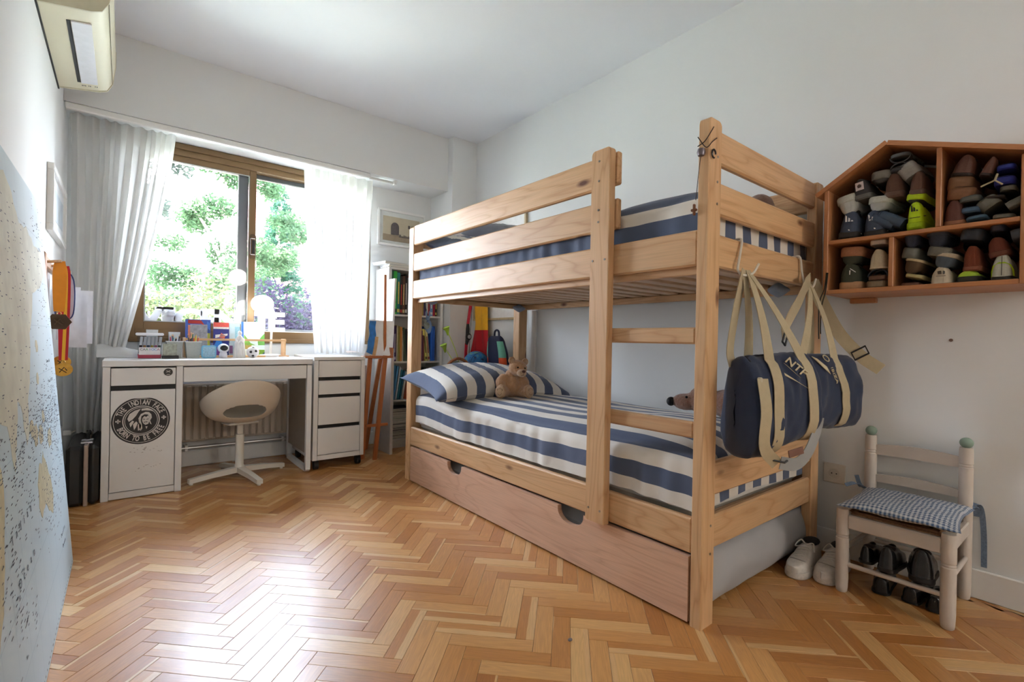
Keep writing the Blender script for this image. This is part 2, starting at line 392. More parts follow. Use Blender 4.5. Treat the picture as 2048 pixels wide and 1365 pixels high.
def attr(me, name, vals):
    a = me.attributes.new(name, 'FLOAT', 'FACE'); a.data.foreach_set('value', vals)
def tones(): 
    t_ = min(1, max(0, rnd.gauss(.52, .31))); s_ = rnd.choice([0, 0, 0, 0, 0, .008, .016, .024]) ; return t_, s_
variants = []
for k in range(28):
    me = bpy.data.meshes.new('parquet_block'); me.from_pydata(pv, [], pf); t_, s_ = tones()
    ul = me.uv_layers.new(name='UVMap').data
    fl = k % 2*2-1
    for p_ in me.polygons:
        for li in p_.loop_indices:
            co = me.vertices[me.loops[li].vertex_index].co; ul[li].uv = (co.x+k*.7, fl*co.y+PW/2)
    attr(me, 'tone', [t_]*len(pf)); attr(me, 'sap', [s_]*len(pf)); me.materials.append(parquet); variants.append(me)
def vis_rank(c):
    d = Vector((c.x, c.y, -.9)); f_ = d.dot(fw); 
    if f_ < .3: return 99
    sx_ = d.dot(rt2)/f_*973; sy = -d.dot(up2)/f_*973
    if abs(sx_) > 1100 or sy > 720: return 50+f_
    if c.x > 1.47 and c.y > .9: return 30+f_
    if c.y > 3.95: return 40
    return f_
planks.sort(key=lambda q: vis_rank(q[0]))
gv, gf, gu, gt, gs = [], [], [], [], []
for n_, (c, kind) in enumerate(planks):
    ang = -pi/4 if kind == 0 else pi/4
    edge = not (XL+.1 < c.x < XR-.1 and YB+.1 < c.y < YW-.1)
    if n_ < 300 and not edge:
        o = link('parquet_block', variants[rnd.randrange(28)], floor); o.location = (c.x, c.y, rnd.uniform(-.0003, 0)); o.rotation_euler = (0, 0, ang+(pi if rnd.random() < .5 else 0))
    else:
        n0 = len(gv); t_, s_ = tones(); k = rnd.random()*9; fl = rnd.choice((-1, 1))
        gv += [clipx(v, c, ang) for v in pv]
        for f_ in pf:
            gf.append(tuple(i+n0 for i in f_)); gu.append([(pv[i][0]+k, fl*pv[i][1]+PW/2) for i in f_]); gt.append(t_); gs.append(s_)
me = bpy.data.meshes.new('parquet_blocks'); me.from_pydata(gv, [], gf); ul = me.uv_layers.new(name='UVMap').data; li = 0
for u_ in gu:
    for q in u_: ul[li].uv = q; li += 1
attr(me, 'tone', gt); attr(me, 'sap', gs); me.materials.append(parquet)
tag(link('parquet_blocks', me, floor), kind='stuff')
# ---------------------------------------------------------------- window
win = thing('window_1', None, None, (0, YW, 0), kind='structure')
def wp(name, g, mat, **kw): return part(name, g, mat, win, world=True, **kw)
y0, y1 = YW+.0, YW+.13
g = B(WX0, WX0+.035, y0, y1, WZ0, WZ1).box(WX1-.035, WX1, y0, y1, WZ0, WZ1).box(WX0+.035, WX1-.035, y0, y1, WZ1-.05, WZ1).box(WX0+.035, WX1-.035, y0, y1, WZ0, WZ0+.065)
wp('window_frame', g, bronze)
wp('shutter_slot', B(WX0+.035, WX1-.035, y1-.02, y1+.05, WZ1-.06, WZ1-.045).box(WX0, WX1, YW-.018, YW, WZ1-.01, WZ1+.028), bronze)
def sash(x0, x1, z0, z1, yc, st, sr, mat, lw=.05, bw=.055, handle=False):
    s = wp('sash', B(x0, x0+lw, yc-.014, yc+.014, z0, z1).box(x1-sr, x1, yc-.014, yc+.014, z0, z1).box(x0+lw, x1-sr, yc-.014, yc+.014, z1-st, z1).box(x0+lw, x1-sr, yc-.014, yc+.014, z0, z0+bw), mat)
    part('pane', B(x0+lw-.004, x1-sr+.004, yc-.003, yc+.003, z0+bw-.004, z1-st+.004, b=0), glass, s, world=True, smooth=False)
    r = .006; part('rubber_seal', B(x0+lw, x0+lw+r, yc-.017, yc-.013, z0+bw, z1-st, b=0).box(x1-sr-r, x1-sr, yc-.017, yc-.013, z0+bw, z1-st, b=0).box(x0+lw, x1-sr, yc-.017, yc-.013, z0+bw, z0+bw+r, b=0).box(x0+lw, x1-sr, yc-.017, yc-.013, z1-st-r, z1-st, b=0), M('rubber_grey', (170, 172, 170), .6), s, world=True)
    return s
sash(.05, .748, .925, 2.11, 3.998, .045, .044, bronze, bw=.055)
sash(.645, 1.59, .925, 2.105, 4.06, .03, .045, dgrey_alu, lw=.055, bw=.02)
sash(.05, .702, .93, 2.10, 4.035, .03, .062, dgrey_alu, lw=.03, bw=.02)
lk = wp('window_latch', B(.712, .75, 3.972, 3.985, 1.46, 1.64, b=.006), M('latch_bronze', (96, 76, 52), .35, metal=.5))
part('latch_inset', B(.722, .742, 3.967, 3.973, 1.50, 1.60, b=.003), black_plastic, lk, world=True)
part('latch_rim', B(.709, .714, 3.964, 3.974, 1.49, 1.61, b=.002).box(.714, .744, 3.964, 3.974, 1.605, 1.612, b=.002).box(.714, .744, 3.964, 3.974, 1.488, 1.495, b=.002), chrome, lk, world=True)
wp('window_sill', B(WX0, WX1, YW-.02, YW+.02, WZ0-.02, WZ0+.012, b=.004), bronze)
wp('sill_lip', B(.76, WX1-.036, YW+.02, YW+.05, .926, .938, b=.003), white_gloss)
# curtain rail under the soffit
cr_ = thing('curtain_rail', 'white curtain rail running under the dropped ceiling box above the window', 'curtain rail', (XL, 3.70, 2.165))
part('rail', B(XL+.005, 1.49, 3.676, 3.700, 2.150, 2.186, b=.006).box(XL+.005, 1.49, 3.735, 3.755, 2.165, 2.186, b=.003), white_gloss, cr_, world=True)
part('rail_bracket', G().cyl((1.50, 3.72, 2.165), (1.72, 3.72, 2.165), .011).box(1.70, 1.725, 3.70, 3.74, 2.15, 2.186), white_gloss, cr_, world=True)
# ---------------------------------------------------------------- curtains
def curtain(fx, zt, zb, folds, amp, yb, name, label, ns=150, nz=46, seed=0):
    t_ = thing(name, label, 'curtain', (fx(.5, 0), yb, 0), group=None)
    def f(u, v):
        z = zt+(zb(u)-zt)*v; x = fx(u, v)
        ph = 2*pi*folds*u+.9*sin(2*pi*u*2.3+seed)+.5*v*sin(5*u+seed)
        a = amp*(.55+.45*min(1, v*3))*(1-.3*v)
        nx = mnoise.noise(Vector((u*6+seed, v*3, 0)))
        return (x+.012*sin(ph*2)*min(1, v*4), yb+a*sin(ph)+.012*nx, z+.01*nx*v)
    part('curtain_fabric', G().grid(f, ns, nz), sheer, t_, world=True, ang=180)
    def f2(u, v):
        p_ = f(u, v*.055); return (p_[0], p_[1]-.004, p_[2])
    part('header_band', G().grid(f2, ns, 3), sheer, t_, world=True, ang=180)
    return t_
def lx(u, v):
    r = .243+(-.0-.243)*(v**1.25); l = -.262+.05*v; return l+(r-l)*u
def zbl(u):
    k = min(1, max(0, (u-.46)*12)); return .25+(.775-.25)*k
cl = curtain(lx, 2.17, zbl, 9, .034, 3.80, 'curtain', 'sheer white curtain at the left side of the window, pulled toward the left wall', seed=1)
def bunch(u, v):
    x = -.12+.30*u; a = pi*v
    r = .045*(1-.65*u)*(1+.35*mnoise.noise(Vector((u*7, v*4, 3)))); 
    return (x, 3.74-.075*cos(a)*(1-.5*u)+.02*sin(u*9), .757+r*sin(a)*1.6)
part('gathered_hem', G().grid(bunch, 40, 14), sheer, cl, world=True, ang=180)
def rx(u, v):
    l = 1.02+.11*v; r = 1.555-.05*v; return l+(r-l)*u
curtain(rx, 2.165, lambda u: .775, 8, .03, 3.79, 'curtain', 'sheer white curtain at the right side of the window, brightly lit by the sun', seed=4)
# ---------------------------------------------------------------- bunk bed
bed = thing('bunk_bed', 'pine bunk bed with ladder and guard rails standing against the right wall', 'bunk bed', (1.89, 1.84, 0))
screw_m = M('screw_steel', (150, 145, 135), .3, metal=.8)
def bp(name, g, mat, **kw): return part(name, g, mat, bed, world=True, **kw)
def round_top(x0, x1, y0, y1, z0, z1, ax, r=.016, c=.003):
    a0, a1 = (x0, x1) if ax == 'y' else (y0, y1); d0, d1 = (y0, y1) if ax == 'y' else (x0, x1)
    top = [(a1-r+r*sin(t), z1-r+r*cos(t)) for t in [pi/2*(1-k/6) for k in range(7)]]+[(a0+r-r*sin(t), z1-r+r*cos(t)) for t in [pi/2*k/6 for k in range(7)]]
    base = [(a0, z0), (a1, z0)]+top; m = (a0+a1)/2; g = G()
    rings = [(d0, c), (d0+c, 0), (d1-c, 0), (d1, c)]; n = len(base); vs = []
    for d, k in rings:
        for a_, z_ in base:
            q = (a_+(k if a_ < m else -k), z_-(k if z_ > z0+.01 else 0)); vs.append((q[0], d, q[1]) if ax == 'y' else (d, q[0], q[1]))
    fs = [tuple(range(n))[::-1], tuple(3*n+i for i in range(n))]+[(j*n+i, j*n+(i+1) % n, (j+1)*n+(i+1) % n, (j+1)*n+i) for j in range(3) for i in range(n)]
    return g.add(vs, fs)
def post(x0, x1, y0, y1, z0, z1, screws=()):
    g = round_top(x0, x1, y0, y1, z0, z1, 'y')
    o = bp('bed_post', g, pine['z'])
    return o
def screwset(parent, pts, n):
    for p_ in pts: p_ = Vector(p_); nn = Vector(n); part('screw', G().cyl(p_, p_+nn*.0015, .0042, n=10), screw_m, parent, world=True)
pn = post(1.425, 1.500, .812, .850, 0, 1.618)
screwset(pn, [(1.475, .812, z) for z in (1.50, 1.42, 1.35, .23, .32)], (0, -1, 0))
post(2.285, 2.360, .812, .850, 0, 1.600)
post(1.430, 1.500, 2.810, 2.872, 0, 1.615)
post(2.285, 2.360, 2.780, 2.850, 0, 1.600)
def rail(name, x0, x1, y0, y1, z0, z1, ax, b=.006): return bp(name, B(x0, x1, y0, y1, z0, z1, b=b), pine[ax])
rail('guard_rail', 1.430, 1.455, 1.176, 2.808, 1.493, 1.617, 'y')
rail('guard_rail', 1.430, 1.455, 1.176, 2.808, 1.327, 1.441, 'y')
rail('side_rail', 1.430, 1.456, .851, 2.808, 1.152, 1.268, 'y')
rail('side_rail', 1.430, 1.456, .851, 2.808, .227, .341, 'y')
rail('guard_rail', 2.336, 2.360, .851, 2.780, 1.485, 1.595, 'y')
rail('side_rail', 2.336, 2.360, .851, 2.780, 1.150, 1.268, 'y')
rail('side_rail', 2.336, 2.360, .851, 2.780, .227, .341, 'y')
for za, zb in ((1.485, 1.593), (1.320, 1.426), (1.150, 1.258), (.410, .520), (.237, .345)):
    rail('end_rail', 1.501, 2.284, .818, .842, za, zb, 'x')
    rail('end_rail', 1.501, 2.284, 2.815, 2.839, za, zb, 'x')
ld = bp('ladder_post', round_top(1.396, 1.429, 1.187, 1.280, .222, 1.630, 'x'), pine['z'])
screwset(ld, [(1.396, 1.24, z) for z in (1.585, 1.51, 1.40, 1.355)]+[(1.396, 1.265, 1.21), (1.396, 1.205, 1.21), (1.396, 1.262, .27), (1.396, 1.205, .27)], (-1, 0, 0))
rail('ladder_rung', 1.428, 1.452, .851, 1.215, .900, .954, 'y')
rail('ladder_rung', 1.428, 1.452, .851, 1.215, .597, .650, 'y')
for xa, xb in ((1.457, 1.482), (2.310, 2.335)):
    rail('slat_ledger', xa, xb, .86, 2.80, 1.128, 1.164, 'y', .003)
    rail('slat_ledger', xa, xb, .86, 2.80, .262, .295, 'y', .003)
rail('slat_ledger', 1.484, 2.284, 2.785, 2.812, 1.135, 1.164, 'x', .003)
sm = B(-.42, .42, -.031, .031, 0, .016, b=.002).mesh('bed_slat', mats=[slatwood])
for zz in (1.1645, .2955):
    for k in range(16):
        o = link('bed_slat', sm, bed); o.location = (1.896-1.89, .93+k*.1165-1.84, zz)
# trundle drawer
tr = thing('trundle_drawer', 'low pine trundle drawer with two half-round hand holes under the lower bunk', 'drawer', (1.44, 1.83, 0))
pts = [(.858, .008), (2.792, .008), (2.792, .217)]
def notch(c, r=.073, d=.058): return [(c+r*cos(a), .217-d*abs(sin(a))**.75) for a in [pi*k/14 for k in range(15)]]
pts += notch(2.272)+notch(1.386)+[(.858, .217)]
def tri_prism(pts2, x0, x1):
    return G().prism(pts2, 'x', x0, x1)
part('drawer_front', tri_prism(pts, 1.4255, 1.447), redpine['y'], tr, world=True, smooth=False)
part('drawer_base', B(1.448, 2.36, .93, 2.76, .03, .045), redpine['y'], tr, world=True)
part('drawer_side', B(1.448, 2.36, .93, .945, .012, .0295), redpine['x'], tr, world=True)
part('drawer_side', B(1.448, 2.36, 2.74, 2.76, .045, .12), redpine['x'], tr, world=True)
for x in (1.52, 2.28):
    for y in (1.0, 2.6): part('caster', G().cyl((x-.01, y, .016), (x+.01, y, .016), .0155, n=14), black_plastic, tr, world=True)
# cloth helpers -----------------------------------------------------------
def wrap(s, W, r):
    q = pi*r/2
    if s < 0: s_, sg, base = -s, -1, 0
    elif s > W: s_, sg, base = s-W, 1, W
    else: return s, 0
    if s_ < q: a = s_/r; return base+sg*r*sin(a), r*(1-cos(a))
    return base+sg*r, r+(s_-q)
def duvet(x0, x1, y0, y1, hfun, dx0, dx1, dy0, dy1, r, wr=.006, seed=0, nu=110, nv=170, uo=0):
    W, L = x1-x0, y1-y0
    def sp(u): return -dx0+(W+dx0+dx1)*u
    def tp(v): return -dy0+(L+dy0+dy1)*v
    def f(u, v):
        s, t_ = sp(u), tp(v); X, dX = wrap(s, W, r); Y, dY = wrap(t_, L, r)
        cs = min(max(s/W, 0), 1); ct = min(max(t_/L, 0), 1)
        z = hfun(cs, ct)-max(dX, dY)-.25*min(dX, dY)
        n = mnoise.noise(Vector((s*5+seed, t_*3, 1.3)))+.5*mnoise.noise(Vector((s*14+seed, t_*9, 5.1)))
        side = 1 if dX > .02 or dY > .02 else .6
        wv = mnoise.noise(Vector((s*3+seed, t_*16, 7)))
        dd = wr*(n*side+(wv*1.4 if dX > .015 else 0))
        px, py = x0+X, y0+Y
        if dX > .015: px += dd*(1 if s > W else -1)
        elif dY > .015: py += dd*(1 if t_ > L else -1)
        else: z += dd
        return (px, py, z)
    return G().grid(f, nu, nv, uv=lambda u, v: (sp(u)+uo, tp(v)))
def puffy(base, amp, bulge=None):
    def h(u, v):
        e = (1-(2*u-1)**6)*(1-(2*v-1)**8)
        z = base+amp*max(0, e)**.6
        if bulge: z += bulge(u, v)
        return z
    return h
mattress_m = M('mattress_ticking', (214, 210, 202), .9, var=.03)
m1 = solo('mattress', B(1.486, 2.33, .87, 2.80, .3118, .50, b=.03), mattress_m, 'mattress of the lower bunk, almost hidden under the striped bedding', 'mattress', loc=(1.91, 1.84, .3118), world=True)
tag(m1, group=None)
solo('duvet', duvet(1.503, 2.322, .895, 2.775, puffy(.525, .035, lambda u, v: .03*math.exp(-((v-.12)/.15)**2-((u-.35)/.35)**2)+.025*math.exp(-((v-.95)/.12)**2)), .20, .012, .20, .01, .045, wr=.008, seed=2, uo=.022), bedstripe,
     'striped blue and white duvet spread over the lower bunk', 'duvet', loc=(1.91, 1.84, .5), world=True, ang=180)
solo('mattress', B(1.486, 2.33, .87, 2.80, 1.1807, 1.31, b=.03), mattress_m, 'mattress of the upper bunk, seen as bumps between the slats above', 'mattress', loc=(1.91, 1.84, 1.1807), world=True)
solo('duvet', duvet(1.488, 2.322, .880, 2.775, puffy(1.375, .014, lambda u, v: .062*math.exp(-((v-.09)/.15)**4)*max(0, 1-abs(2*u-1)**3.5)**.5+.01), .205, .05, .27, .01, .03, wr=.011, seed=12, uo=.004), bedstripe,
     'striped blue and white duvet on the upper bunk, heaped up at the ladder end', 'duvet', loc=(1.91, 1.84, 1.35), world=True, ang=180)
tm_m = M('grey_sheet', (168, 168, 170), .9, var=.04, scale=6, bump=.3, bscale=9)
tm = solo('mattress', B(1.475, 2.36, .90, 2.72, .048, .21, b=.05), tm_m, 'grey covered trundle mattress pushed under the lower bunk', 'mattress', loc=(1.92, 1.8, .048), world=True)
def sag(u, v):
    a = pi*(v-.5); e = (1-abs(2*u-1)**14); return (1.462+.912*u, .925-(.095+.008*mnoise.noise(Vector((u*5, v*3, 4))))*max(0, cos(a))**.6*e**.3, .112+.103*sin(a)*(.9+.1*e)+.004*mnoise.noise(Vector((u*9, v*4, 1))))
part('sheet_end', G().grid(sag, 60, 20), tm_m, tm, world=True, ang=180)
bm_ = bpy.data.objects[-1] if False else None
def pillow_g(L, Wd, T, uvs=1.0, ear=.06, seed=0, n=34, sag=0):
    def f(sgn):
        def q(u, v):
            a, b = 2*u-1, 2*v-1
            e = max(0, 1-abs(a)**3.2)*max(0, 1-abs(b)**3.2)
            t_ = T*e**.5
            k = 1+ear*(a*a*b*b); pin = 1-.05*(1-b*b)*abs(a)**6; pin2 = 1-.07*(1-a*a)*abs(b)**6
            nz = .006*mnoise.noise(Vector((a*3+seed, b*3, sgn)))*(1 if e > .02 else .4)+.004*mnoise.noise(Vector((a*11+seed, b*11, 2)))*min(1, e*3)
            return (a*L/2*k*pin, b*Wd/2*k*pin2, sgn*t_*(.62 if sgn > 0 else .38)+nz-sag*a*a)
        return q
    g = G(); g.grid(f(1), n, n, uv=lambda u, v: (u*L*uvs, v*Wd*uvs)); k0 = len(g.f)
    g.grid(f(-1), n, n, uv=lambda u, v: (u*L*uvs, v*Wd*uvs)); g.f[k0:] = [t_[::-1] for t_ in g.f[k0:]]
    for k in list(g.uv):
        if k >= k0: g.uv[k] = g.uv[k][::-1]
    return g
solo('pillow', pillow_g(.96, .50, .17, seed=3, sag=.035), bedstripe, 'striped blue and white pillow at the head of the lower bunk behind the teddy bear', 'pillow', loc=(1.855, 2.545, .628), ang=180, rot=(radians(10), radians(1.5), radians(-3)))
solo('pillow', pillow_g(.60, .42, .15, seed=9), bedstripe, 'striped pillow at the far end of the upper bunk behind the guard rails', 'pillow', loc=(1.80, 2.56, 1.455), ang=180, rot=(radians(14), 0, radians(-2)))
solo('cushion', pillow_g(.50, .44, .16, seed=5), M('grey_velvet', (92, 94, 108), .8, sheen=.4, var=.05, scale=9), 'plain grey cushion at the far end of the upper bunk beside the striped pillow', 'cushion', loc=(1.98, 2.50, 1.545), ang=180, rot=(radians(22), radians(-8), radians(8)))
# loose bits of sheet poking through the slats
for p_, lab in (((1.53, 2.74, 1.15), 'far front'), ((2.26, 2.70, 1.14), 'far rear'), ):
    pass
tuck_m = M('sheet_corner', (150, 164, 186), .85, var=.12, scale=25)
def tuck(x, y, z, s, lab):
    def f(u, v):
        a = 2*pi*u; r = s*sin(pi*min(.97, v*.93+.04))*(1+.35*mnoise.noise(Vector((cos(a)*2+x*9, sin(a)*2, v*3))))
        return (r*cos(a), r*sin(a)*.6, -s*1.1*v)
    solo('sheet_corner', G().grid(f, 18, 10, cu=True), tuck_m, lab, 'sheet', loc=(x, y, z), ang=180)
tuck(1.545, 2.765, 1.163, .04, 'loose sheet corner hanging below the slats beside the hanging key charms')
tuck(2.245, 2.735, 1.163, .05, 'loose sheet corner hanging below the slats at the rear far post')
tuck(2.14, .90, 1.164, .055, 'bunched striped sheet hanging below the slats behind the hooks of the bags')
# ---------------------------------------------------------------- teddy bears (plush)
def fur(name, col, dark=.25):
    if name in MATS: return MATS[name]
    m, t, p = newmat(name); p.inputs['Roughness'].default_value = .9; p.inputs['Sheen Weight'].default_value = .5
    co = t.a('TexCoord').outputs['Object']; n = t.a('TexNoise', i_Scale=260.0, i_Detail=3, i_Distortion=1.0); t.c(co, n.inputs[0])
    n2 = t.a('TexNoise', i_Scale=55.0, i_Detail=2); t.c(co, n2.inputs[0]); c = lin(col)
    mx = t.a('MixRGB', n1=tuple(x*(1-dark*1.4) for x in c[:3])+(1,), n2=tuple(min(1, x*1.25) for x in c[:3])+(1,)); t.c(n, mx.inputs[0]); t.c(mx, p.inputs['Base Color'])
    ad = t.a('Math', operation='ADD'); t.c(n, ad.inputs[0]); t.c(n2, ad.inputs[1])
    b = t.a('Bump', i_Strength=.9, i_Distance=.006); t.c(ad, b.inputs['Height']); t.c(b, p.inputs['Normal']); MATS[name] = m; return m
def fuse(o, vox=.005, sm_=4):
    r = o.modifiers.new('fuse', 'REMESH'); r.mode = 'VOXEL'; r.voxel_size = vox; r.use_smooth_shade = True
    s_ = o.modifiers.new('smooth', 'SMOOTH'); s_.iterations = sm_; s_.factor = .6
    tx = bpy.data.textures.new('fur_lumps', 'CLOUDS'); tx.noise_scale = .012
    d = o.modifiers.new('lumps', 'DISPLACE'); d.texture = tx; d.strength = .006; d.mid_level = .5
    return o
tb = thing('teddy_bear', 'light brown teddy bear sitting on the lower bunk in front of the striped pillow', 'teddy bear', (1.83, 2.285, .565), rz=radians(-28))
tan, pad = fur('tan_plush', (196, 148, 104)), fur('pad_plush', (206, 168, 130))
def E3(rx_, ry_, rz_): return Matrix.Rotation(rz_, 3, 'Z') @ Matrix.Rotation(ry_, 3, 'Y') @ Matrix.Rotation(rx_, 3, 'X')
# local frame: faces -y, x is its left/right
g = G().ell((0, 0, .068), (.058, .052, .075)).ell((0, -.008, .055), (.054, .052, .055)).ell((0, .002, .135), (.042, .038, .03))
for s_ in (-1, 1):
    g.tube(spl([(s_*.040, .0, .122), (s_*.070, -.015, .088), (s_*.072, -.045, .052)]), [.026+.005*sin(pi*k/12) for k in range(13)], 12).ell((s_*.071, -.048, .050), (.027, .027, .027))
    g.tube(spl([(s_*.032, -.01, .034), (s_*.062, -.055, .032), (s_*.078, -.085, .034)]), [.034-.003*k/12 for k in range(13)], 12)
fuse(part('body', g, tan, tb))
for s_ in (-1, 1):
    R_ = E3(radians(-8), 0, s_*radians(30))
    g = G().ell((s_*.082, -.092, .038), (.036, .020, .042), R_)
    ft = fuse(part('foot', g, tan, tb))
    part('foot_pad', G().ell(Vector((s_*.0885, -.1055, .039)), (.029, .009, .034), R_), pad, ft)
    gd = G(); nrm = R_ @ Vector((0, -1, 0)); cc = Vector((s_*.0885, -.1055, .039))+nrm*.0085
    def ring(cx, cz, rx_, rz_):
        gd.tube([cc+R_ @ Vector((cx+rx_*cos(a), .0012, cz+rz_*sin(a))) for a in [2*pi*k/12 for k in range(13)]], .0009, 5)
    for k in (-1, 0, 1): ring(k*.0115, .014-.004*abs(k), .0042, .0062)
    ring(0, -.010, .011, .010)
    part('paw_stitching', gd, M('dark_thread', (60, 40, 34), .8), ft)
hd = G().ell((0, -.008, .195), (.058, .050, .050)).ell((0, -.035, .178), (.038, .034, .028))
hd = fuse(part('head', hd, tan, tb))
part('muzzle', G().ell((0, -.062, .176), (.031, .026, .024)), pad, hd)
part('nose', G().ell((0, -.086, .190), (.0125, .007, .0085)), M('brown_nose', (96, 60, 48), .5), hd)
part('mouth', G().tube([(0, -.088, .182), (0, -.0885, .172), (.010, -.085, .162)], .001, 5).tube([(0, -.0885, .172), (-.010, -.085, .162)], .001, 5), M('dark_thread', (60, 40, 34), .8), hd)
for s_ in (-1, 1):
    part('ear', G().ell((s_*.046, .0, .236), (.022, .013, .023), E3(0, s_*radians(25), 0)), tan, hd)
    part('ear_lining', G().ell((s_*.045, -.010, .234), (.014, .006, .015), E3(0, s_*radians(25), 0)), pad, hd)
    part('eye', G().ell((s_*.024, -.0505, .205), (.0055, .005, .0055)), M('black_bead', (12, 10, 10), .15), hd)
for o in (hd,): o.rotation_euler = (radians(8), radians(6), radians(18)); o.location = (0, .006, -.020)
# second bear lying by the wall at the ladder end
t2 = thing('teddy_bear', 'curly brown toy bear lying on the lower bunk behind the ladder, black nose forward', 'teddy bear', (2.16, 1.16, .578), rz=radians(8))
cur = fur('curly_plush', (150, 100, 72), .4)
g = G().ell((.02, -.10, .05), (.11, .17, .075)).ell((.0, .07, .06), (.075, .07, .07)).ell((-.03, .145, .045), (.042, .07, .040))
g.tube([(.10, -.16, .03), (.13, -.26, .02)], [.045, .04], 12).tube([(-.08, -.16, .03), (-.10, -.26, .02)], [.045, .04], 12).tube([(.09, .0, .04), (.13, .08, .02)], [.035, .03], 12)
fuse(part('body', g, cur, t2), .008)
part('nose', G().ell((-.045, .212, .042), (.026, .020, .022)), M('black_velvet', (16, 15, 16), .7), t2)
part('ear', G().ell((-.02, .075, .120), (.030, .014, .030), E3(radians(30), 0, 0)), cur, t2)
part('ear', G().ell((.055, .06, .110), (.030, .014, .030), E3(radians(30), 0, 0)), cur, t2)
part('eye', G().ell((-.068, .125, .072), (.006, .006, .006)), M('black_bead', (12, 10, 10), .15), t2)
# curly brown bit by the end rails
s_ = thing('plush_toy', 'rough brown plush cushion seen under the hanging bags behind the end rail', 'plush toy', (2.215, .98, .575))
fuse(part('body', G().ell((0, 0, .03), (.085, .08, .06)).ell((.04, .02, .05), (.04, .05, .04)), cur, s_), .008)
# toy on the top bunk
tt = thing('plush_toy', 'pinkish brown round plush toy with dark ears on the upper bunk behind the end rails', 'plush toy', (2.22, 1.02, 1.462))
fuse(part('head', G().ell((0, 0, .05), (.07, .06, .065)), fur('mauve_plush', (150, 112, 98)), tt), .007)
part('ear', G().ell((.06, -.02, .03), (.022, .02, .05)), fur('dark_plush', (84, 52, 38)), tt)
part('ear', G().ell((-.06, -.02, .02), (.022, .02, .05)), fur('dark_plush', (84, 52, 38)), tt)
# leather cord with charm tied to near bed post
cd = thing('cord_charm', 'dark leather cord with a round charm tied round the top of the near bed post', 'charm', (1.418, .835, 1.5))
cm = M('leather_cord', (58, 40, 32), .7)
part('cord', G().tube(spl([(1.50, .845, 1.56), (1.46, .808, 1.555), (1.43, .806, 1.535), (1.421, .822, 1.52), (1.420, .85, 1.56)]), .0016, 6).tube(spl([(1.42, .85, 1.53), (1.42, .826, 1.54), (1.424, .808, 1.565), (1.44, .808, 1.585)]), .0016, 6).tube(spl([(1.42, .835, 1.52), (1.418, .842, 1.46), (1.42, .853, 1.36)]), .0012, 6), cm, cd, world=True)
part('bead', G().lathe([(0.001, -.013), (.010, -.011), (.013, 0), (.010, .011), (.001, .013)], (1.412, .833, 1.505), 12), M('pewter', (120, 112, 118), .35, metal=.6), cd, world=True)
part('pendant', G().tube([(1.440+.011*cos(a), .806, 1.500+.013*sin(a)) for a in [2*pi*k/14 for k in range(12)]], .003, 6), M('dark_metal', (30, 26, 28), .3, metal=.5), cd, world=True)
part('wooden_cross', B(1.414, 1.424, .848, .868, 1.325, 1.333).box(1.414, 1.424, .854, .861, 1.312, 1.348), M('cross_wood', (120, 74, 44), .6), cd, world=True)
# key charms on far post
kc = thing('key_charms', 'blue rabbit key charm with silver bits hanging on the far left bed post', 'charm', (1.515, 2.795, 1.1))
part('ribbon', G().ribbon([(1.512, 2.804, 1.15), (1.515, 2.80, 1.10), (1.53, 2.797, 1.05)], .012, (1, 0, 0)), M('charm_ribbon', (70, 80, 104), .7), kc, world=True)
part('rabbit', G().ell((1.54, 2.795, .98), (.022, .014, .045)).ell((1.532, 2.795, 1.035), (.014, .01, .016)).ell((1.522, 2.795, 1.062), (.006, .005, .022)).ell((1.545, 2.795, 1.06), (.006, .005, .022)), M('pale_blue_felt', (130, 158, 196), .85, var=.12), kc, world=True)
part('silver_ball', G().ell((1.524, 2.790, .985), (.022, .014, .024)).ell((1.512, 2.790, 1.01), (.008, .008, .012)), M('glitter_silver', (150, 160, 150), .35, metal=.6, var=.3, scale=180), kc, world=True)
# ---------------------------------------------------------------- desk
dk = thing('desk', 'white laminate desk with a cupboard and a drawer standing under the window', 'desk', (.45, 3.6, 0))
def dp(name, g, mat=white_lam, parent=dk, **kw): return part(name, g, mat, parent, world=True, **kw)
DF, DB = 3.352, 3.855
dp('desk_top', B(-.087, .985, DF, DB, .718, .752, b=.003))
dp('side_panel', B(-.085, -.052, DF+.004, DB, 0, .7175, b=.002))
dp('side_panel', B(.238, .270, DF+.004, DB, 0, .7175, b=.002))
dp('cupboard_base', B(-.051, .237, DF+.006, DB, .004, .040, b=.002))
dp('cupboard_back', B(-.051, .237, DB-.02, DB, .041, .717, b=0))
d1 = dp('cupboard_door', B(-.049, .235, DF+.003, DF+.020, .044, .588, b=.0015))
dp('door_gap', B(-.05, .236, DF+.018, DF+.024, .583, .618, b=0), black_gap)
dr = dp('drawer', B(-.049, .235, DF+.003, DF+.020, .616, .710, b=.0015))
d2 = dp('wide_drawer', B(.273, .948, DF+.003, DF+.020, .625, .711, b=.0015))
dp('drawer_box', B(.29, .93, DF+.021, DB-.1, .64, .70, b=.001), white_lam)
# looped metal leg on the right end
lp = spl([(.968, DF+.02, .71), (.968, DF+.02, .08), (.968, DF+.03, .025), (.968, DF+.08, .0165), (.968, DB-.08, .0165), (.968, DB-.03, .025), (.968, DB-.02, .08), (.968, DB-.02, .71)], 6)
dp('loop_leg', G().ribbon(lp, .030, (1, 0, 0), .03), white_gloss)
dp('leg_panel', B(.958, .964, DF+.045, DB-.04, .12, .715, b=0), M('panel_brownish', (150, 138, 124), .5))
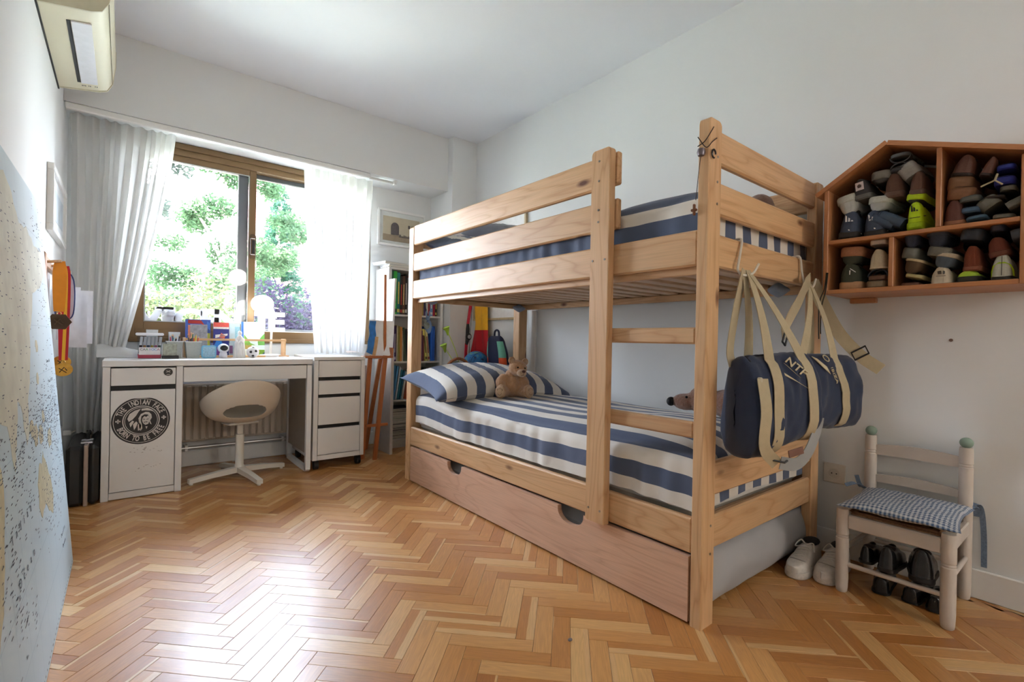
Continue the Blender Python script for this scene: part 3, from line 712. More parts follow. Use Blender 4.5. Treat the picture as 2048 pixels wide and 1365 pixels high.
# big round sticker on the cupboard door
stk_b, stk_w = M('sticker_black', (34, 31, 30), .45, var=.02), M('sticker_white', (206, 200, 192), .5, var=.02)
def sticker(parent, cx, cz, R_, y):
    st = part('round_sticker', G().prism([(cx+R_*(1.0+(.03 if 55 < math.degrees(a) < 75 else 0))*cos(a), cz+R_*min(sin(a), .955)) for a in [2*pi*k/72 for k in range(72)]], 'y', y-.0008, y), stk_b, parent, world=True, smooth=False)
    g = G()
    def ring(r0, r1):
        vs = []; fs = []
        for k in range(72):
            a = 2*pi*k/72
            for r in (r0, r1): vs.append((cx+r*cos(a), y-.0012, cz+r*sin(a)))
        fs = [(2*k, (2*k+2) % 144, (2*k+3) % 144, 2*k+1) for k in range(72)]; g.add(vs, fs)
    ring(R_*.92, R_*.94); ring(R_*.60, R_*.635); ring(R_*.545, R_*.565)
    def arc(s, a0, a1, rr, size, inward):
        n = len(s)
        for k, ch in enumerate(s):
            if ch == ' ': continue
            t_ = radians(a0+(a1-a0)*k/(n-1)); tg = text_g(ch, size, .0003, bold=size*.025)
            rot = t_-pi/2 if not inward else t_+pi/2
            mt = Matrix.Translation((cx+rr*cos(t_), y-.0012, cz+rr*sin(t_))) @ Matrix.Rotation(-rot, 4, 'Y') @ Matrix.Rotation(pi/2, 4, 'X') @ Matrix.Diagonal((.60, .98, 1, 1))
            tg.xf(mt); g.add(tg.v, tg.f)
    arc('THE INDIAN FACE', 158, 27, R_*.775, R_*.30, False)
    arc('BORN TO BE FREE', 204, 336, R_*.775, R_*.30, True)
    for sx_ in (-1, 1):
        x_ = cx+sx_*R_*.775; z_ = cz+(.02+.06*(sx_ > 0))*R_; a_ = R_*.085; b_ = R_*.028
        g.box(x_-a_, x_+a_, y-.0014, y-.0011, z_-b_, z_+b_, b=0).box(x_-b_, x_+b_, y-.0014, y-.0011, z_-a_, z_+a_, b=0)
    def blob(pts): g.prism([(cx+R_*p_[0], cz+R_*p_[1]) for p_ in pts], 'y', y-.0014, y-.0010)
    # feathers, hair, face of the head emblem
    blob([(-.42, -.02), (-.47, .10), (-.40, .30), (-.22, .44), (-.02, .50), (-.10, .38), (-.18, .22), (-.30, .06)])
    blob([(.0, .50), (.2, .51), (.36, .44), (.46, .33), (.32, .40), (.12, .43), (.0, .42)])
    blob([(-.40, -.10), (-.30, .02), (-.24, -.02), (-.30, -.14), (-.36, -.26)])
    blob([(-.28, -.14), (-.17, -.02), (-.12, -.10), (-.18, -.28), (-.24, -.38)])
    blob([(-.12, -.18), (-.05, -.08), (.0, -.20), (-.04, -.40), (-.11, -.42)])
    blob([(-.10, .10), (-.02, .28), (.14, .36), (.26, .34), (.34, .24), (.36, .10), (.30, -.02), (.36, -.20), (.30, -.16), (.26, .0), (.28, .14), (.22, .24), (.10, .26), (.0, .18), (-.02, .0), (.02, -.16), (.04, -.34), (-.02, -.44), (-.06, -.30), (-.08, -.06)])
    blob([(.04, .10), (.10, .18), (.17, .14), (.22, .20), (.27, .16), (.27, .04), (.28, -.04), (.24, -.16), (.14, -.20), (.06, -.12), (.02, .0)])
    blob([(.14, -.26), (.22, -.26), (.18, -.38)])
    em = part('sticker_print', g, stk_w, st, world=True, smooth=False); tag(em, kind='stuff')
    g = G()
    for pts in ([(.06, .07), (.13, .05), (.12, .03), (.06, .04)], [(.17, .04), (.25, .07), (.25, .04), (.17, .02)], [(.09, -.07), (.2, -.05), (.21, -.09), (.14, -.08), (.08, -.11)]):
        g.prism([(cx+R_*p_[0], cz+R_*p_[1]) for p_ in pts], 'y', y-.0018, y-.0013)
    tag(part('face_lines', g, stk_b, st, world=True, smooth=False), kind='stuff')
sticker(d1, .083, .421, .129, DF+.0028)
sk2 = part('small_sticker', G().prism([(.200+.021*cos(a), .6845+.021*sin(a)) for a in [2*pi*k/32 for k in range(32)]], 'y', DF+.0018, DF+.0028), stk_b, dr, world=True, smooth=False)
g = G()
for a in (40, 140): c_, s__ = cos(radians(a)), sin(radians(a)); g.tube([(.200-.012*c_, DF+.0014, .688-.008*s__), (.200+.012*c_, DF+.0014, .688+.008*s__)], .0016, 6)
g.box(.192, .208, DF+.0012, DF+.0017, .669, .6725, b=0)
tag(part('cross_print', g, stk_w, sk2, world=True), kind='stuff')
smg = M('sticker_residue', (150, 140, 132), .7, var=.1)
g = G(); r_ = random.Random(3)
for k in range(34):
    x = .10+r_.gauss(0, .035); z = (.262 if k < 22 else .165)+r_.gauss(0, .009); g.box(x, x+r_.uniform(.002, .010), DF+.0026, DF+.0031, z, z+r_.uniform(.001, .0025), b=0)
tag(part('glue_marks', g, smg, d1, world=True), kind='stuff')
# ---------------------------------------------------------------- drawer unit on casters
du = thing('drawer_unit', 'white four-drawer unit on black casters beside the right end of the desk', 'drawer unit', (1.17, 3.6, 0))
UF = 3.362
dp('carcass', B(.998, 1.350, UF, 3.86, .742, .765, b=.002).box(.998, 1.028, UF+.002, 3.86, .066, .741, b=.002).box(1.322, 1.350, UF+.002, 3.86, .066, .741, b=.002).box(1.028, 1.322, UF+.003, 3.86, .066, .098, b=.002).box(1.028, 1.322, 3.84, 3.86, .098, .741, b=0), parent=du)
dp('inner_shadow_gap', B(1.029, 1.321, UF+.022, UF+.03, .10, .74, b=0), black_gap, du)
for za, zb in ((.628, .738), (.510, .603), (.304, .487), (.102, .279)):
    dp('drawer_front', B(1.031, 1.319, UF+.003, UF+.021, za, zb, b=.0015), parent=du)
for x in (1.03, 1.32):
    for y in (3.40, 3.82):
        c = dp('caster', G().cyl((x-.014, y, .028), (x+.014, y, .028), .0275, n=18), black_plastic, du)
        part('caster_fork', B(x-.018, x+.018, y-.012, y+.020, .030, .0655, b=.005), black_plastic, c, world=True)
# ---------------------------------------------------------------- swivel chair
ch = thing('swivel_chair', 'white shell swivel chair with an oval hole in its back, at the desk', 'chair', (.590, 3.505, 0), rz=radians(12))
shell_m = M('cream_plastic', (222, 210, 192), .4, var=.01)
for a, L_ in ((0, .283), (90, .283), (180, .283), (270, .30)):
    ca, sa = cos(radians(a)), sin(radians(a)); g = G(); vs = []
    for d, h0, h1, wv in ((.018, .030, .064, .022), (L_*.6, .022, .050, .018), (L_, .010, .036, .0165)):
        for s_, h in ((-1, h0), (1, h0), (1, h1), (-1, h1)): vs.append((ca*d-sa*s_*wv, sa*d+ca*s_*wv, h))
    g.add(vs, [(0, 1, 2, 3)[::-1]]+[(i*4+k, i*4+(k+1) % 4, (i+1)*4+(k+1) % 4, (i+1)*4+k) for i in (0, 1) for k in range(4)]+[(8, 9, 10, 11)])
    leg = part('leg', g, white_plastic, ch, ang=30)
    part('foot_glide', G().cyl((ca*(L_-.015), sa*(L_-.015), 0), (ca*(L_-.015), sa*(L_-.015), .012), .010, n=12), white_plastic, leg)
part('column', G().lathe([(.030, .03), (.028, .07), (.0245, .075), (.0245, .27), (.019, .272), (.019, .345)]), white_plastic, ch)
part('seat_support', B(-.09, .09, -.07, .07, .338, .352, b=.006), white_plastic, ch)
# shell: bowl with tilted rim; opening faces the desk (+y), high back toward -y
def shell_f(off):
    def f(u, v):
        a = 2*pi*u  # a=0 -> +x ; a=-90 -> back (-y)
        bk = max(0, -sin(a)); ft = max(0, sin(a))
        rim_r = .212+.012*bk; rim_z = .495+.140*bk**1.3-.04*ft
        k = sin(v*pi/2); k2 = v
        r = max(.0005, rim_r*(k**.78)); base = .352
        z = base+(rim_z-base)*(1-cos(v*pi/2))**1.15
        r += off*.9*k; z += off*(1-k)*-1
        return (r*cos(a)*1.03, r*sin(a)*.98+(-.045*bk*v*v), z)
    return f
def shell_mesh():
    nu, nv = 180, 60; g = G(); f1, f0 = shell_f(0), shell_f(.006)
    def hole(u, v):
        a = u*360; d = abs(((a-262)+180) % 360-180); return (d/37)**2.4+((v-.585)/.105)**2.4*1 < 1 if True else False
    def inh(i, j):
        u = (i+.5)/nu; v = (j+.5)/nv; a = ((u*360-268)+180) % 360-180; return (abs(a)/38)**2.3+(abs(v-.545)/.125)**2.3 < 1
    vs = [f1(i/nu, j/nv) for j in range(1, nv+1) for i in range(nu)]+[f0(i/nu, j/nv) for j in range(1, nv+1) for i in range(nu)]
    N = nu*nv; fs = []; keep = {}
    for j in range(nv-1):
        for i in range(nu): keep[(i, j)] = not inh(i, j+1)
    ix = lambda i, j, l: l*N+j*nu+(i % nu)
    for (i, j), k in keep.items():
        if k:
            fs.append((ix(i, j, 0), ix(i+1, j, 0), ix(i+1, j+1, 0), ix(i, j+1, 0))); fs.append((ix(i, j, 1), ix(i, j+1, 1), ix(i+1, j+1, 1), ix(i+1, j, 1)))
            for (di, dj, a, b) in ((-1, 0, (i, j), (i, j+1)), (1, 0, (i+1, j+1), (i+1, j)), (0, -1, (i+1, j), (i, j)), (0, 1, (i, j+1), (i+1, j+1))):
                nb = ((i+di) % nu, j+dj)
                if (nb in keep and not keep[nb]) or nb[1] == nv-1: fs.append((ix(*a, 0), ix(*a, 1), ix(*b, 1), ix(*b, 0)))
    fs.append(tuple(ix(i, 0, 0) for i in range(nu))); fs.append(tuple(ix(i, 0, 1) for i in range(nu))[::-1])
    return g.add(vs, fs)
sh = part('seat_shell', shell_mesh(), shell_m, ch, ang=60)
rz_ = sh.modifiers.new('s', 'SMOOTH'); rz_.iterations = 6; rz_.factor = .5
sh.location = (0, 0, 0); sh.rotation_euler = (0, 0, radians(-10))
# ---------------------------------------------------------------- radiator, pipes
ra = thing('radiator', 'beige panel radiator on the wall under the window behind the desk', 'radiator', (.65, 3.92, .2))
rad_m = M('radiator_enamel', (206, 192, 176), .45, var=.01)
for k in range(19):
    x = .24+k*.0432; part('radiator_rib', B(x, x+.036, 3.868, 3.886, .19, .555, b=.007), rad_m, ra, world=True)
part('radiator_body', B(.22, 1.08, 3.886, 3.95, .18, .565, b=.006), rad_m, ra, world=True)
pi_ = thing('heating_pipe', 'bright metal heating pipe running low along the window wall', 'pipe', (.6, 3.9, .12))
part('pipe', G().cyl((-.1, 3.905, .135), (1.6, 3.905, .135), .011, n=12), M('aluminium_pipe', (205, 205, 205), .3, metal=.7), pi_, world=True)
part('pipe_clip', B(.33, .35, 3.895, 3.955, .115, .155, b=.003), white_gloss, pi_, world=True)
part('pipe_clip', B(.93, .95, 3.895, 3.955, .115, .155, b=.003), white_gloss, pi_, world=True)
# ---------------------------------------------------------------- suitcase and cable
su = thing('instrument_case', 'black hard case with a pale centre band on the floor left of the desk', 'case', (-.165, 3.60, 0))
blk = M('case_black', (36, 38, 38), .45, var=.05, scale=60, bump=.15, bscale=300)
part('case_body', B(-.222, -.150, 3.33, 3.90, .002, .312, b=.018).box(-.136, -.092, 3.33, 3.90, .002, .312, b=.018), blk, su, world=True)
part('case_band', B(-.152, -.134, 3.326, 3.904, 0, .315, b=.003), M('case_trim', (172, 156, 144), .4, metal=.3), su, world=True)
hd_ = part('case_handle', G().tube(spl([(-.143, 3.52, .313), (-.143, 3.53, .335), (-.143, 3.60, .340), (-.143, 3.67, .335), (-.143, 3.68, .313)]), .008, 8), blk, su, world=True)
for y in (3.38, 3.46, 3.80): part('latch', B(-.168, -.118, y, y+.035, .3125, .324, b=.003), chrome, su, world=True)
so = thing('wall_socket', 'white wall socket low on the left wall above the black case', 'socket', (XL+.006, 3.80, .33))
part('plate', B(XL, XL+.011, 3.76, 3.84, .27, .35, b=.003), white_gloss, so, world=True)
part('plug', B(XL+.011, XL+.05, 3.785, 3.815, .30, .33, b=.006), white_gloss, so, world=True)
cb_ = thing('cable', 'white cable running from the left wall socket down behind the black case', 'cable', (XL+.06, 3.82, .3))
part('cable_wire', G().tube(spl([(XL+.05, 3.80, .315), (-.19, 3.80, .335), (-.13, 3.845, .33), (-.085, 3.87, .26), (-.09, 3.885, .1)]), .0035, 8), white_plastic, cb_, world=True)
# ---------------------------------------------------------------- things on the desk
TZ = .7525
def pb(n, g, m, par, **k): return part(n, g, m, par, world=True, **k)
def frustum(x0, x1, y0, y1, z0, z1, flare, th=.0015, bottom=True):
    g = G(); cx, cy = (x0+x1)/2, (y0+y1)/2; hx, hy = (x1-x0)/2, (y1-y0)/2; vs = []
    for z, k in ((z0, 1-flare), (z1, 1.0)):
        for sx_, sy in ((-1, -1), (1, -1), (1, 1), (-1, 1)): vs.append((cx+sx_*hx*k, cy+sy*hy*k, z))
    for z, k in ((z0, 1-flare), (z1, 1.0)):
        for sx_, sy in ((-1, -1), (1, -1), (1, 1), (-1, 1)): vs.append((cx+sx_*(hx*k-th), cy+sy*(hy*k-th), z+(th if z == z0 else 0)))
    fs = [(k, (k+1) % 4, 4+(k+1) % 4, 4+k) for k in range(4)]+[(8+k, 12+k, 12+(k+1) % 4, 8+(k+1) % 4) for k in range(4)]+[(4+k, 4+(k+1) % 4, 12+(k+1) % 4, 12+k) for k in range(4)]+[(3, 2, 1, 0), (8, 9, 10, 11)]
    return g.add(vs, fs)
# marker tub
mk = thing('marker_tub', 'clear tub of felt pens with a white lid and pink base on the desk', 'marker tub', (.121, 3.62, TZ))
pb('tub', frustum(.062, .182, 3.58, 3.66, TZ, TZ+.135, .10), clearp, mk)
lid = pb('lid', B(.055, .189, 3.573, 3.667, TZ+.135, TZ+.152, b=.005), M('lid_white', (232, 234, 240), .35), mk)
lb = pb('paper_label', B(.071, .173, 3.580, 3.5825, TZ+.022, TZ+.066, b=0), M('label_white', (226, 220, 222), .5), mk)
pb('red_base', frustum(.066, .178, 3.5835, 3.6565, TZ+.002, TZ+.024, .03, .002), M('pink_red', (206, 70, 96), .5), mk)
for k, (ch_, c_) in enumerate(zip('CARIOCA', ((40, 40, 60), (50, 50, 70), (60, 150, 80), (40, 100, 170), (60, 130, 200), (60, 150, 200), (150, 50, 90)))):
    tg = text_g(ch_, .020, .0003); tg.xf(Matrix.Translation((.082+k*.0135, 3.5792, TZ+.053)) @ Matrix.Rotation(pi/2, 4, 'X')); part('letter_print', tg, M('print_%d' % k, c_, .5), lb, world=True, smooth=False)
for k, c_ in enumerate(((60, 40, 60), (206, 150, 90), (60, 80, 110), (214, 190, 80), (206, 120, 160), (80, 100, 90))):
    x = .076+k*.018; pen = pb('felt_pen', G().cyl((x, 3.60+.004*(k % 2), TZ+.03), (x+.004, 3.605, TZ+.078), .007, n=10), M('pen_c%d' % k, c_, .4), mk)
    part('pen_cap', G().cyl((x+.004, 3.605, TZ+.078), (x+.008, 3.61, TZ+.128), .0075, n=10), M('pen_white', (230, 230, 232), .35), pen, world=True)
# small white paper cups behind
for n_, x in enumerate((.14, .255)):
    pb('cup', frustum(x-.03, x+.03, 3.78, 3.84, .7525, .925-.012*n_, .25), M('cup_white', (214, 220, 224), .5), thing('paper_cup', ('white square pot behind the marker tub by the window sill', 'white square pot behind the pens left of the tall picture book')[n_], 'pot', (x, 3.81, TZ)))
# pencil cups (wire mesh look)
mesh_m = M('mesh_silver', (176, 180, 176), .45, metal=.3, var=.25, scale=600)
def pencup(x0, x1, y0, lab, cols, seed, lz=.103):
    t_ = thing('pencil_cup', lab, 'pencil cup', ((x0+x1)/2, y0+.04, TZ)); r = random.Random(seed)
    pb('cup_wall', frustum(x0, x1, y0, y0+.085, TZ, TZ+lz, .22), mesh_m, t_); pb('cup_rim', frustum(x0-.002, x1+.002, y0-.002, y0+.087, TZ+lz-.004, TZ+lz+.001, 0, .004), M('rim_white', (226, 228, 228), .4), t_)
    for c_ in cols:
        a, b = x0+.02+(x1-x0-.04)*r.random(), y0+.02+.05*r.random(); dx, dy = r.uniform(-.018, .018), r.uniform(-.01, .01); h = lz+r.uniform(.015, .05)
        p_ = pb('pencil', G().cyl((a, b, TZ+.004), (a+dx, b+dy, TZ+h), .0038, n=7), M('pencil_%d_%d_%d' % c_, c_, .45), t_)
        part('pencil_tip', G().cyl((a+dx, b+dy, TZ+h), (a+dx*1.08, b+dy*1.08, TZ+h+.012), .0038, .0006, n=7), M('pencil_wood', (208, 170, 130), .6), p_, world=True)
pencup(.205, .290, 3.63, 'wire pencil cup behind the small square glass frame, with teal pens', [(20, 110, 120), (24, 24, 30), (60, 60, 66), (200, 205, 210), (30, 140, 140), (90, 96, 120), (190, 70, 90), (30, 60, 70)], 1)
pencup(.300, .385, 3.61, 'wire pencil cup with yellow, red and brown pencils in the middle of the desk', [(90, 40, 50), (70, 30, 40), (60, 60, 70), (196, 90, 70), (60, 120, 110), (150, 180, 40), (220, 196, 60), (230, 210, 80), (210, 80, 50), (60, 70, 80), (180, 120, 100), (90, 90, 96)], 4)
# small glass frame with black foot
gf = thing('photo_block', 'small square glass picture on a black base in front of the first pencil cup', 'picture', (.222, 3.56, TZ))
pb('picture_plate', B(.184, .254, 3.558, 3.568, TZ+.018, TZ+.088, b=.001), M('mottled_photo', (160, 164, 150), .25, var=.35, scale=60), gf); pb('black_base', B(.180, .262, 3.545, 3.583, TZ, TZ+.018, b=.002), black_plastic, gf)
# tall picture books and rack
def flatbook(name, lab, x0, x1, y, z0, z1, mat, th=.012, tilt=6, prints=(), cat='book', group=None):
    t_ = thing(name, lab, cat, ((x0+x1)/2, y, z0), rot=(radians(-tilt), 0, 0), group=group); hw = (x1-x0)/2
    part('cover', B(-hw, hw, 0, th, 0, z1-z0, b=.001), mat, t_)
    part('pages', B(-hw+.002, hw-.002, th*.15, th*.85, .002, z1-z0+.0005, b=0), M('page_edge', (230, 226, 216), .8), t_)
    for (pts, c_) in prints:
        part('cover_print', G().prism([(-hw+2*hw*a, (z1-z0)*b) for a, b in pts], 'y', -.0006, .0002), M('cp_%d_%d_%d' % c_, c_, .45, var=.15, scale=90), t_, smooth=False)
    return t_
def rect(a, b, c, d): return [(a, b), (c, b), (c, d), (a, d)]
rk = thing('book_rack', 'low light wood book rack holding children books on the desk against the window', 'book rack', (.63, 3.73, TZ))
oakl = wood('light_oak', 'x', (226, 184, 136), (210, 164, 116), knots=False)
pb('rack_rail', B(.30, .90, 3.685, 3.693, .862, .876, b=.001), oakl, rk); pb('rack_base', B(.30, .92, 3.685, 3.80, TZ, TZ+.012, b=.001), oakl, rk)
for x in (.30, .60, .892): pb('rack_side', B(x, x+.008, 3.694, 3.80, TZ+.012, .88, b=.001), oakl, rk)
tb0 = TZ+.0125
flatbook('picture_book', 'tall blue-backed picture book with a red and salmon cover behind the pencils', .312, .452, 3.765, tb0, 1.0, M('cov_blue', (60, 96, 190), .4, var=.1), prints=[(rect(.10, .05, .80, .84), (232, 150, 124)), ([(.10, .88), (.62, .88), (.80, .80), (.62, .98), (.1, .98)], (176, 44, 40)), (rect(.80, .05, .98, .62), (196, 204, 84)), ([(.45, .3), (.7, .35), (.75, .55), (.55, .6)], (226, 80, 90)), ([(.82, .8), (.98, .7), (.98, .9), (.86, .96)], (70, 130, 220))])
flatbook('picture_card', 'grey speckled card leaning in front of the salmon picture book', .335, .43, 3.735, tb0, .965, M('card_grey', (160, 164, 176), .5, var=.3, scale=50), th=.004, tilt=4, cat='card')
flatbook('picture_book', 'blue activity book with a red top band in the middle of the wooden rack', .466, .556, 3.75, tb0, .985, M('cov_navy', (40, 50, 140), .4, var=.1), prints=[(rect(0, .86, 1, 1), (226, 92, 84)), (rect(0, .80, 1, .86), (236, 232, 236)), ([(.05, .3), (.2, .45), (.45, .5), (.6, .35), (.5, .25), (.1, .25)], (40, 130, 220)), ([(.12, .52), (.9, .6), (.92, .66), (.12, .62)], (240, 240, 240)), ([(.35, .54), (.7, .5), (.78, .6), (.5, .68)], (220, 110, 90)), ([(.1, .0), (.5, .0), (.5, .2), (.1, .2)], (110, 60, 150))])
flatbook('picture_book', 'pale turquoise picture book between the red-banded book and the jungle book', .56, .625, 3.755, tb0, .98, M('cov_pale', (196, 220, 232), .4, var=.1), prints=[(rect(.5, .1, 1, .9), (150, 200, 220)), (rect(0, .05, .3, .3), (150, 110, 170))])
flatbook('picture_book', 'blue-spined jungle picture book with green leaves at the right of the rack', .63, .775, 3.75, tb0, .995, M('cov_sky', (214, 236, 238), .4, var=.06), prints=[(rect(0, 0, .1, 1), (60, 120, 214)), ([(.12, .3), (.12, .62), (.25, .5), (.4, .36), (.6, .3)], (130, 190, 90)), ([(1, .3), (1, .66), (.85, .55), (.7, .4), (.72, .3)], (110, 180, 90)), ([(.14, .18), (.5, .18), (.4, .34), (.14, .36)], (176, 160, 90)), (rect(.5, .02, 1, .16), (120, 170, 60)), ([(.62, .03), (.75, .03), (.8, .14), (.66, .17)], (232, 170, 80)), ([(.85, .0), (1, .0), (1, .1)], (60, 70, 150))])
# blue square tin
bt = thing('tin_box', 'light blue square tin with rounded corners standing on the desk', 'tin', (.418, 3.585, TZ))
def rsq(cx, cz, h, r, n=6): return [(cx+sx_*(h-r)+r*cos(a), cz+sz*(h-r)+r*sin(a)) for sx_, sz, a0 in ((1, 1, 0), (-1, 1, 90), (-1, -1, 180), (1, -1, 270)) for a in [radians(a0+90*k/n) for k in range(n+1)]]
pb('tin_body', G().prism(rsq(.421, TZ+.040, .040, .014), 'y', 3.575, 3.60), M('tin_blue', (110, 182, 220), .35, var=.05), bt, ang=30)
pb('tin_face', G().prism(rsq(.421, TZ+.040, .033, .011), 'y', 3.5742, 3.5752), M('tin_print', (150, 190, 226), .3, var=.25, scale=120), bt)
# astronaut night light
an = thing('astronaut_figurine', 'small white astronaut figurine with a black visor on the desk', 'figurine', (.502, 3.60, TZ))
pw_ = M('toy_white', (228, 226, 236), .35)
pb('body', G().lathe([(.020, 0), (.024, .008), (.022, .03), (.015, .042)], (.502, 3.60, TZ), 20), pw_, an); hm = pb('helmet', G().ell((.502, 3.60, TZ+.062), (.033, .030, .030)), pw_, an)
pb('visor', G().ell((.503, 3.577, TZ+.064), (.022, .010, .018)), M('visor_black', (30, 32, 38), .1), hm)
# white figurine, football, lamp
vf = thing('statuette', 'tall white robed statuette on the desk in front of the rack', 'statuette', (.594, 3.60, TZ))
def robe(u, v):
    a = 2*pi*u; r = (.034-.012*v if v < .75 else .025*(1-(v-.75)/.25)**.5+.001)*(1+.12*sin(9*a+3*v)*(v < .7)); return (.594+r*cos(a), 3.60+r*sin(a)*.8, TZ+.150*v)
porc = M('white_porcelain', (240, 238, 236), .25)
pb('robe', G().grid(robe, 48, 26, cu=True), porc, vf, ang=180); pb('head', G().ell((.594, 3.598, TZ+.160), (.013, .013, .017)), porc, vf); pb('arms', G().tube(spl([(.572, 3.598, TZ+.125), (.578, 3.578, TZ+.10), (.594, 3.57, TZ+.115), (.610, 3.578, TZ+.10), (.616, 3.598, TZ+.125)]), .007, 8), porc, vf)
fb = thing('toy_football', 'small white football with black patches on the desk beside the statuette', 'ball', (.672, 3.60, TZ))
pb('ball', G().ell((.672, 3.60, TZ+.038), (.038, .038, .038), None, 24, 16), M('ball_white', (232, 232, 236), .35), fb)
for dx, dy, dz in ((-.45, -.85, .05), (.35, -.9, .2), (-.1, -.75, -.62), (0, -.5, .85)):
    n_ = Vector((dx, dy, dz)).normalized(); pb('black_patch', G().ell(Vector((.672, 3.60, TZ+.038))+n_*.0335, (.0115, .0115, .0052), n_.to_track_quat('Z', 'Y').to_matrix(), 10, 6), black_plastic, fb)
lm = thing('desk_lamp', 'white desk lamp before the window, sun glow on its round head painted as emission', 'lamp', (.81, 3.74, TZ))
lw = M('lamp_white', (240, 240, 240), .35); lglow = M('lamp_shade_sun_glow', (255, 250, 240), .5, emit=4.0, var=0)  # shade emission stands in for sunlight falling on the lamp head
pb('lamp_base', G().lathe([(.07, 0), (.07, .012), (.062, .018), (.012, .020)], (.81, 3.74, TZ), 32), lw, lm); pb('lamp_stem', G().tube(spl([(.81, 3.74, TZ+.018), (.815, 3.745, .95), (.80, 3.74, 1.05), (.775, 3.72, 1.09)]), .008, 10), lw, lm)
pb('lamp_shade', G().ell((.745, 3.70, 1.118), (.072, .068, .062)).lathe([(.055, -.075), (.040, -.03), (.03, .0)], (.785, 3.715, 1.10), 24), lglow, lm)
pb('lamp_disc', B(.83, .90, 3.60, 3.68, TZ, TZ+.004, b=.001), lw, thing('white_tray', 'flat white tray on the desk below the lamp', 'tray', (.865, 3.64, TZ)))
# letters on the window ledge
for k, (ch_, x, nm) in enumerate((('V', .130, 'first'), ('I', .235, ''), ('C', .345, ''), ('E', .470, ''), ('N', .585, ''), ('T', .805, ''), ('E', .905, ''))):
    lab = ['white letter V standing at the left end of the window ledge', 'white letter I standing beside the V on the window ledge', 'white letter C standing on the window ledge behind the picture books', 'white letter E standing on the window ledge left of the N', 'white letter N standing on the window ledge left of the middle frame', 'white letter T standing on the window ledge behind the lamp', 'white letter E standing at the right end of the name row'][k]
    tg = text_g(ch_, .205, .009, bold=.009); tg.xf(Matrix.Rotation(pi/2, 4, 'X')); z0 = min(v[2] for v in tg.v); sy_ = .150/(max(v[2] for v in tg.v)-z0); sxx = 1.15 if ch_ in 'VCEN' else 1.3
    tg.v = [(v[0]*sxx*(1.5 if ch_ == 'I' else 1), v[1], (v[2]-z0)*sy_) for v in tg.v]
    if ch_ in 'IVTE':  # slab serifs
        zz_ = (.135, .15) if ch_ in 'VT' else (0, .014)
        if ch_ == 'I': tg.box(-.028, .028, -.009, .009, 0, .016, b=0).box(-.028, .028, -.009, .009, .134, .15, b=0)
        if ch_ == 'V': tg.box(-.080, -.025, -.009, .009, .136, .15, b=0).box(.03, .080, -.009, .009, .136, .15, b=0)
    solo('letter', tg, M('letter_white', (236, 240, 244), .4), lab, 'letter', loc=(x, 4.015, .9305), group=None, smooth=False)
# ---------------------------------------------------------------- easel zone
ea = thing('easel', 'reddish wooden folding easel between the drawer unit and the bookcase', 'easel', (1.48, 3.47, 0))
def bar(p0, p1, w_, d_): return G().ribbon([p0, p1], w_, (1, 0, 0), d_)
pb('easel_leg', bar((1.535, 3.44, .77), (1.462, 3.43, 0), .030, .018), easelwood['z'], ea); pb('easel_leg', bar((1.43, 3.47, .77), (1.395, 3.50, 0), .028, .018), easelwood['z'], ea)
pb('easel_leg', bar((1.54, 3.52, .80), (1.54, 3.80, 0), .028, .018), easelwood['z'], ea); pb('easel_crossbar', B(1.39, 1.56, 3.425, 3.445, .245, .265, b=.002), easelwood['x'], ea)
pb('easel_upright', bar((1.545, 3.475, .77), (1.575, 3.56, 1.39), .018, .014), easelwood['z'], ea); pb('easel_tray', B(1.36, 1.585, 3.41, 3.475, .752, .768, b=.002).box(1.575, 1.585, 3.41, 3.475, .768, .83, b=.002), easelwood['x'], ea)
def page(u, v):
    x = 1.375+.20*u+.05*v+.012*sin(pi*v); return (x, 3.44+.06*v+.03*sin(pi*u), .772+.262*v-.03*sin(pi*u)*(1-v))
op = thing('open_picture_book', 'open picture book with blue and white pages leaning on the easel tray', 'book', (1.47, 3.45, .77))
pb('page', G().grid(page, 20, 20), M('page_white', (238, 240, 242), .5), op, ang=180)
def page2(u, v):
    p_ = page(.02+.30*u+.02*sin(v*14), .1+.88*v); return (p_[0], p_[1]-.003, p_[2])
pb('blue_picture', G().grid(page2, 8, 20), M('page_blue', (50, 130, 214), .5, var=.25, scale=25), op, ang=180)
def page3(u, v):
    p_ = page(.30+.14*u, .02+.55*v); return (p_[0], p_[1]-.004, p_[2])
pb('orange_picture', G().grid(page3, 6, 10), M('page_orange', (222, 180, 130), .5, var=.2, scale=25), op, ang=180)
pb('lower_page', G().grid(lambda u, v: (1.24+.15*u, 3.46-.04*v+.01*sin(6*u), .773+.030*(1-u)*(1-.4*v)+.012*sin(pi*u)), 12, 6), M('page_cream', (226, 212, 204), .6, var=.1), op, ang=180)
solo('blank_canvas', B(-.008, .008, -.10, .10, 0, .545, b=.002), M('canvas_white', (236, 236, 236), .6), 'blank white canvas standing behind the easel against the bookcase side', 'canvas', loc=(1.628, 3.625, .822), rot=(0, radians(2), 0))
bx2 = thing('canvas_stand', 'grey flat portfolio standing on the floor between the easel and the bookcase', 'portfolio', (1.628, 3.62, 0))
part('portfolio_cover', B(-.012, .012, -.11, .11, 0, .820, b=.003), M('portfolio_grey', (196, 190, 184), .6), bx2)
bd = thing('folded_board_box', 'narrow white and grey box with small print standing beside the drawer unit', 'box', (1.41, 3.62, 0))
pb('box_body', B(1.372, 1.452, 3.585, 3.75, 0, .69, b=.002), M('box_lilac', (192, 188, 190), .6, var=.03), bd)
pb('box_side', B(1.372, 1.405, 3.583, 3.5852, .32, .685, b=0), M('box_cream', (226, 220, 208), .6), bd)
g = G(); r_ = random.Random(5)
for k in range(26): z = .36+.012*k; g.box(1.380, 1.380+r_.uniform(.004, .016), 3.5822, 3.5831, z, z+.006, b=0)
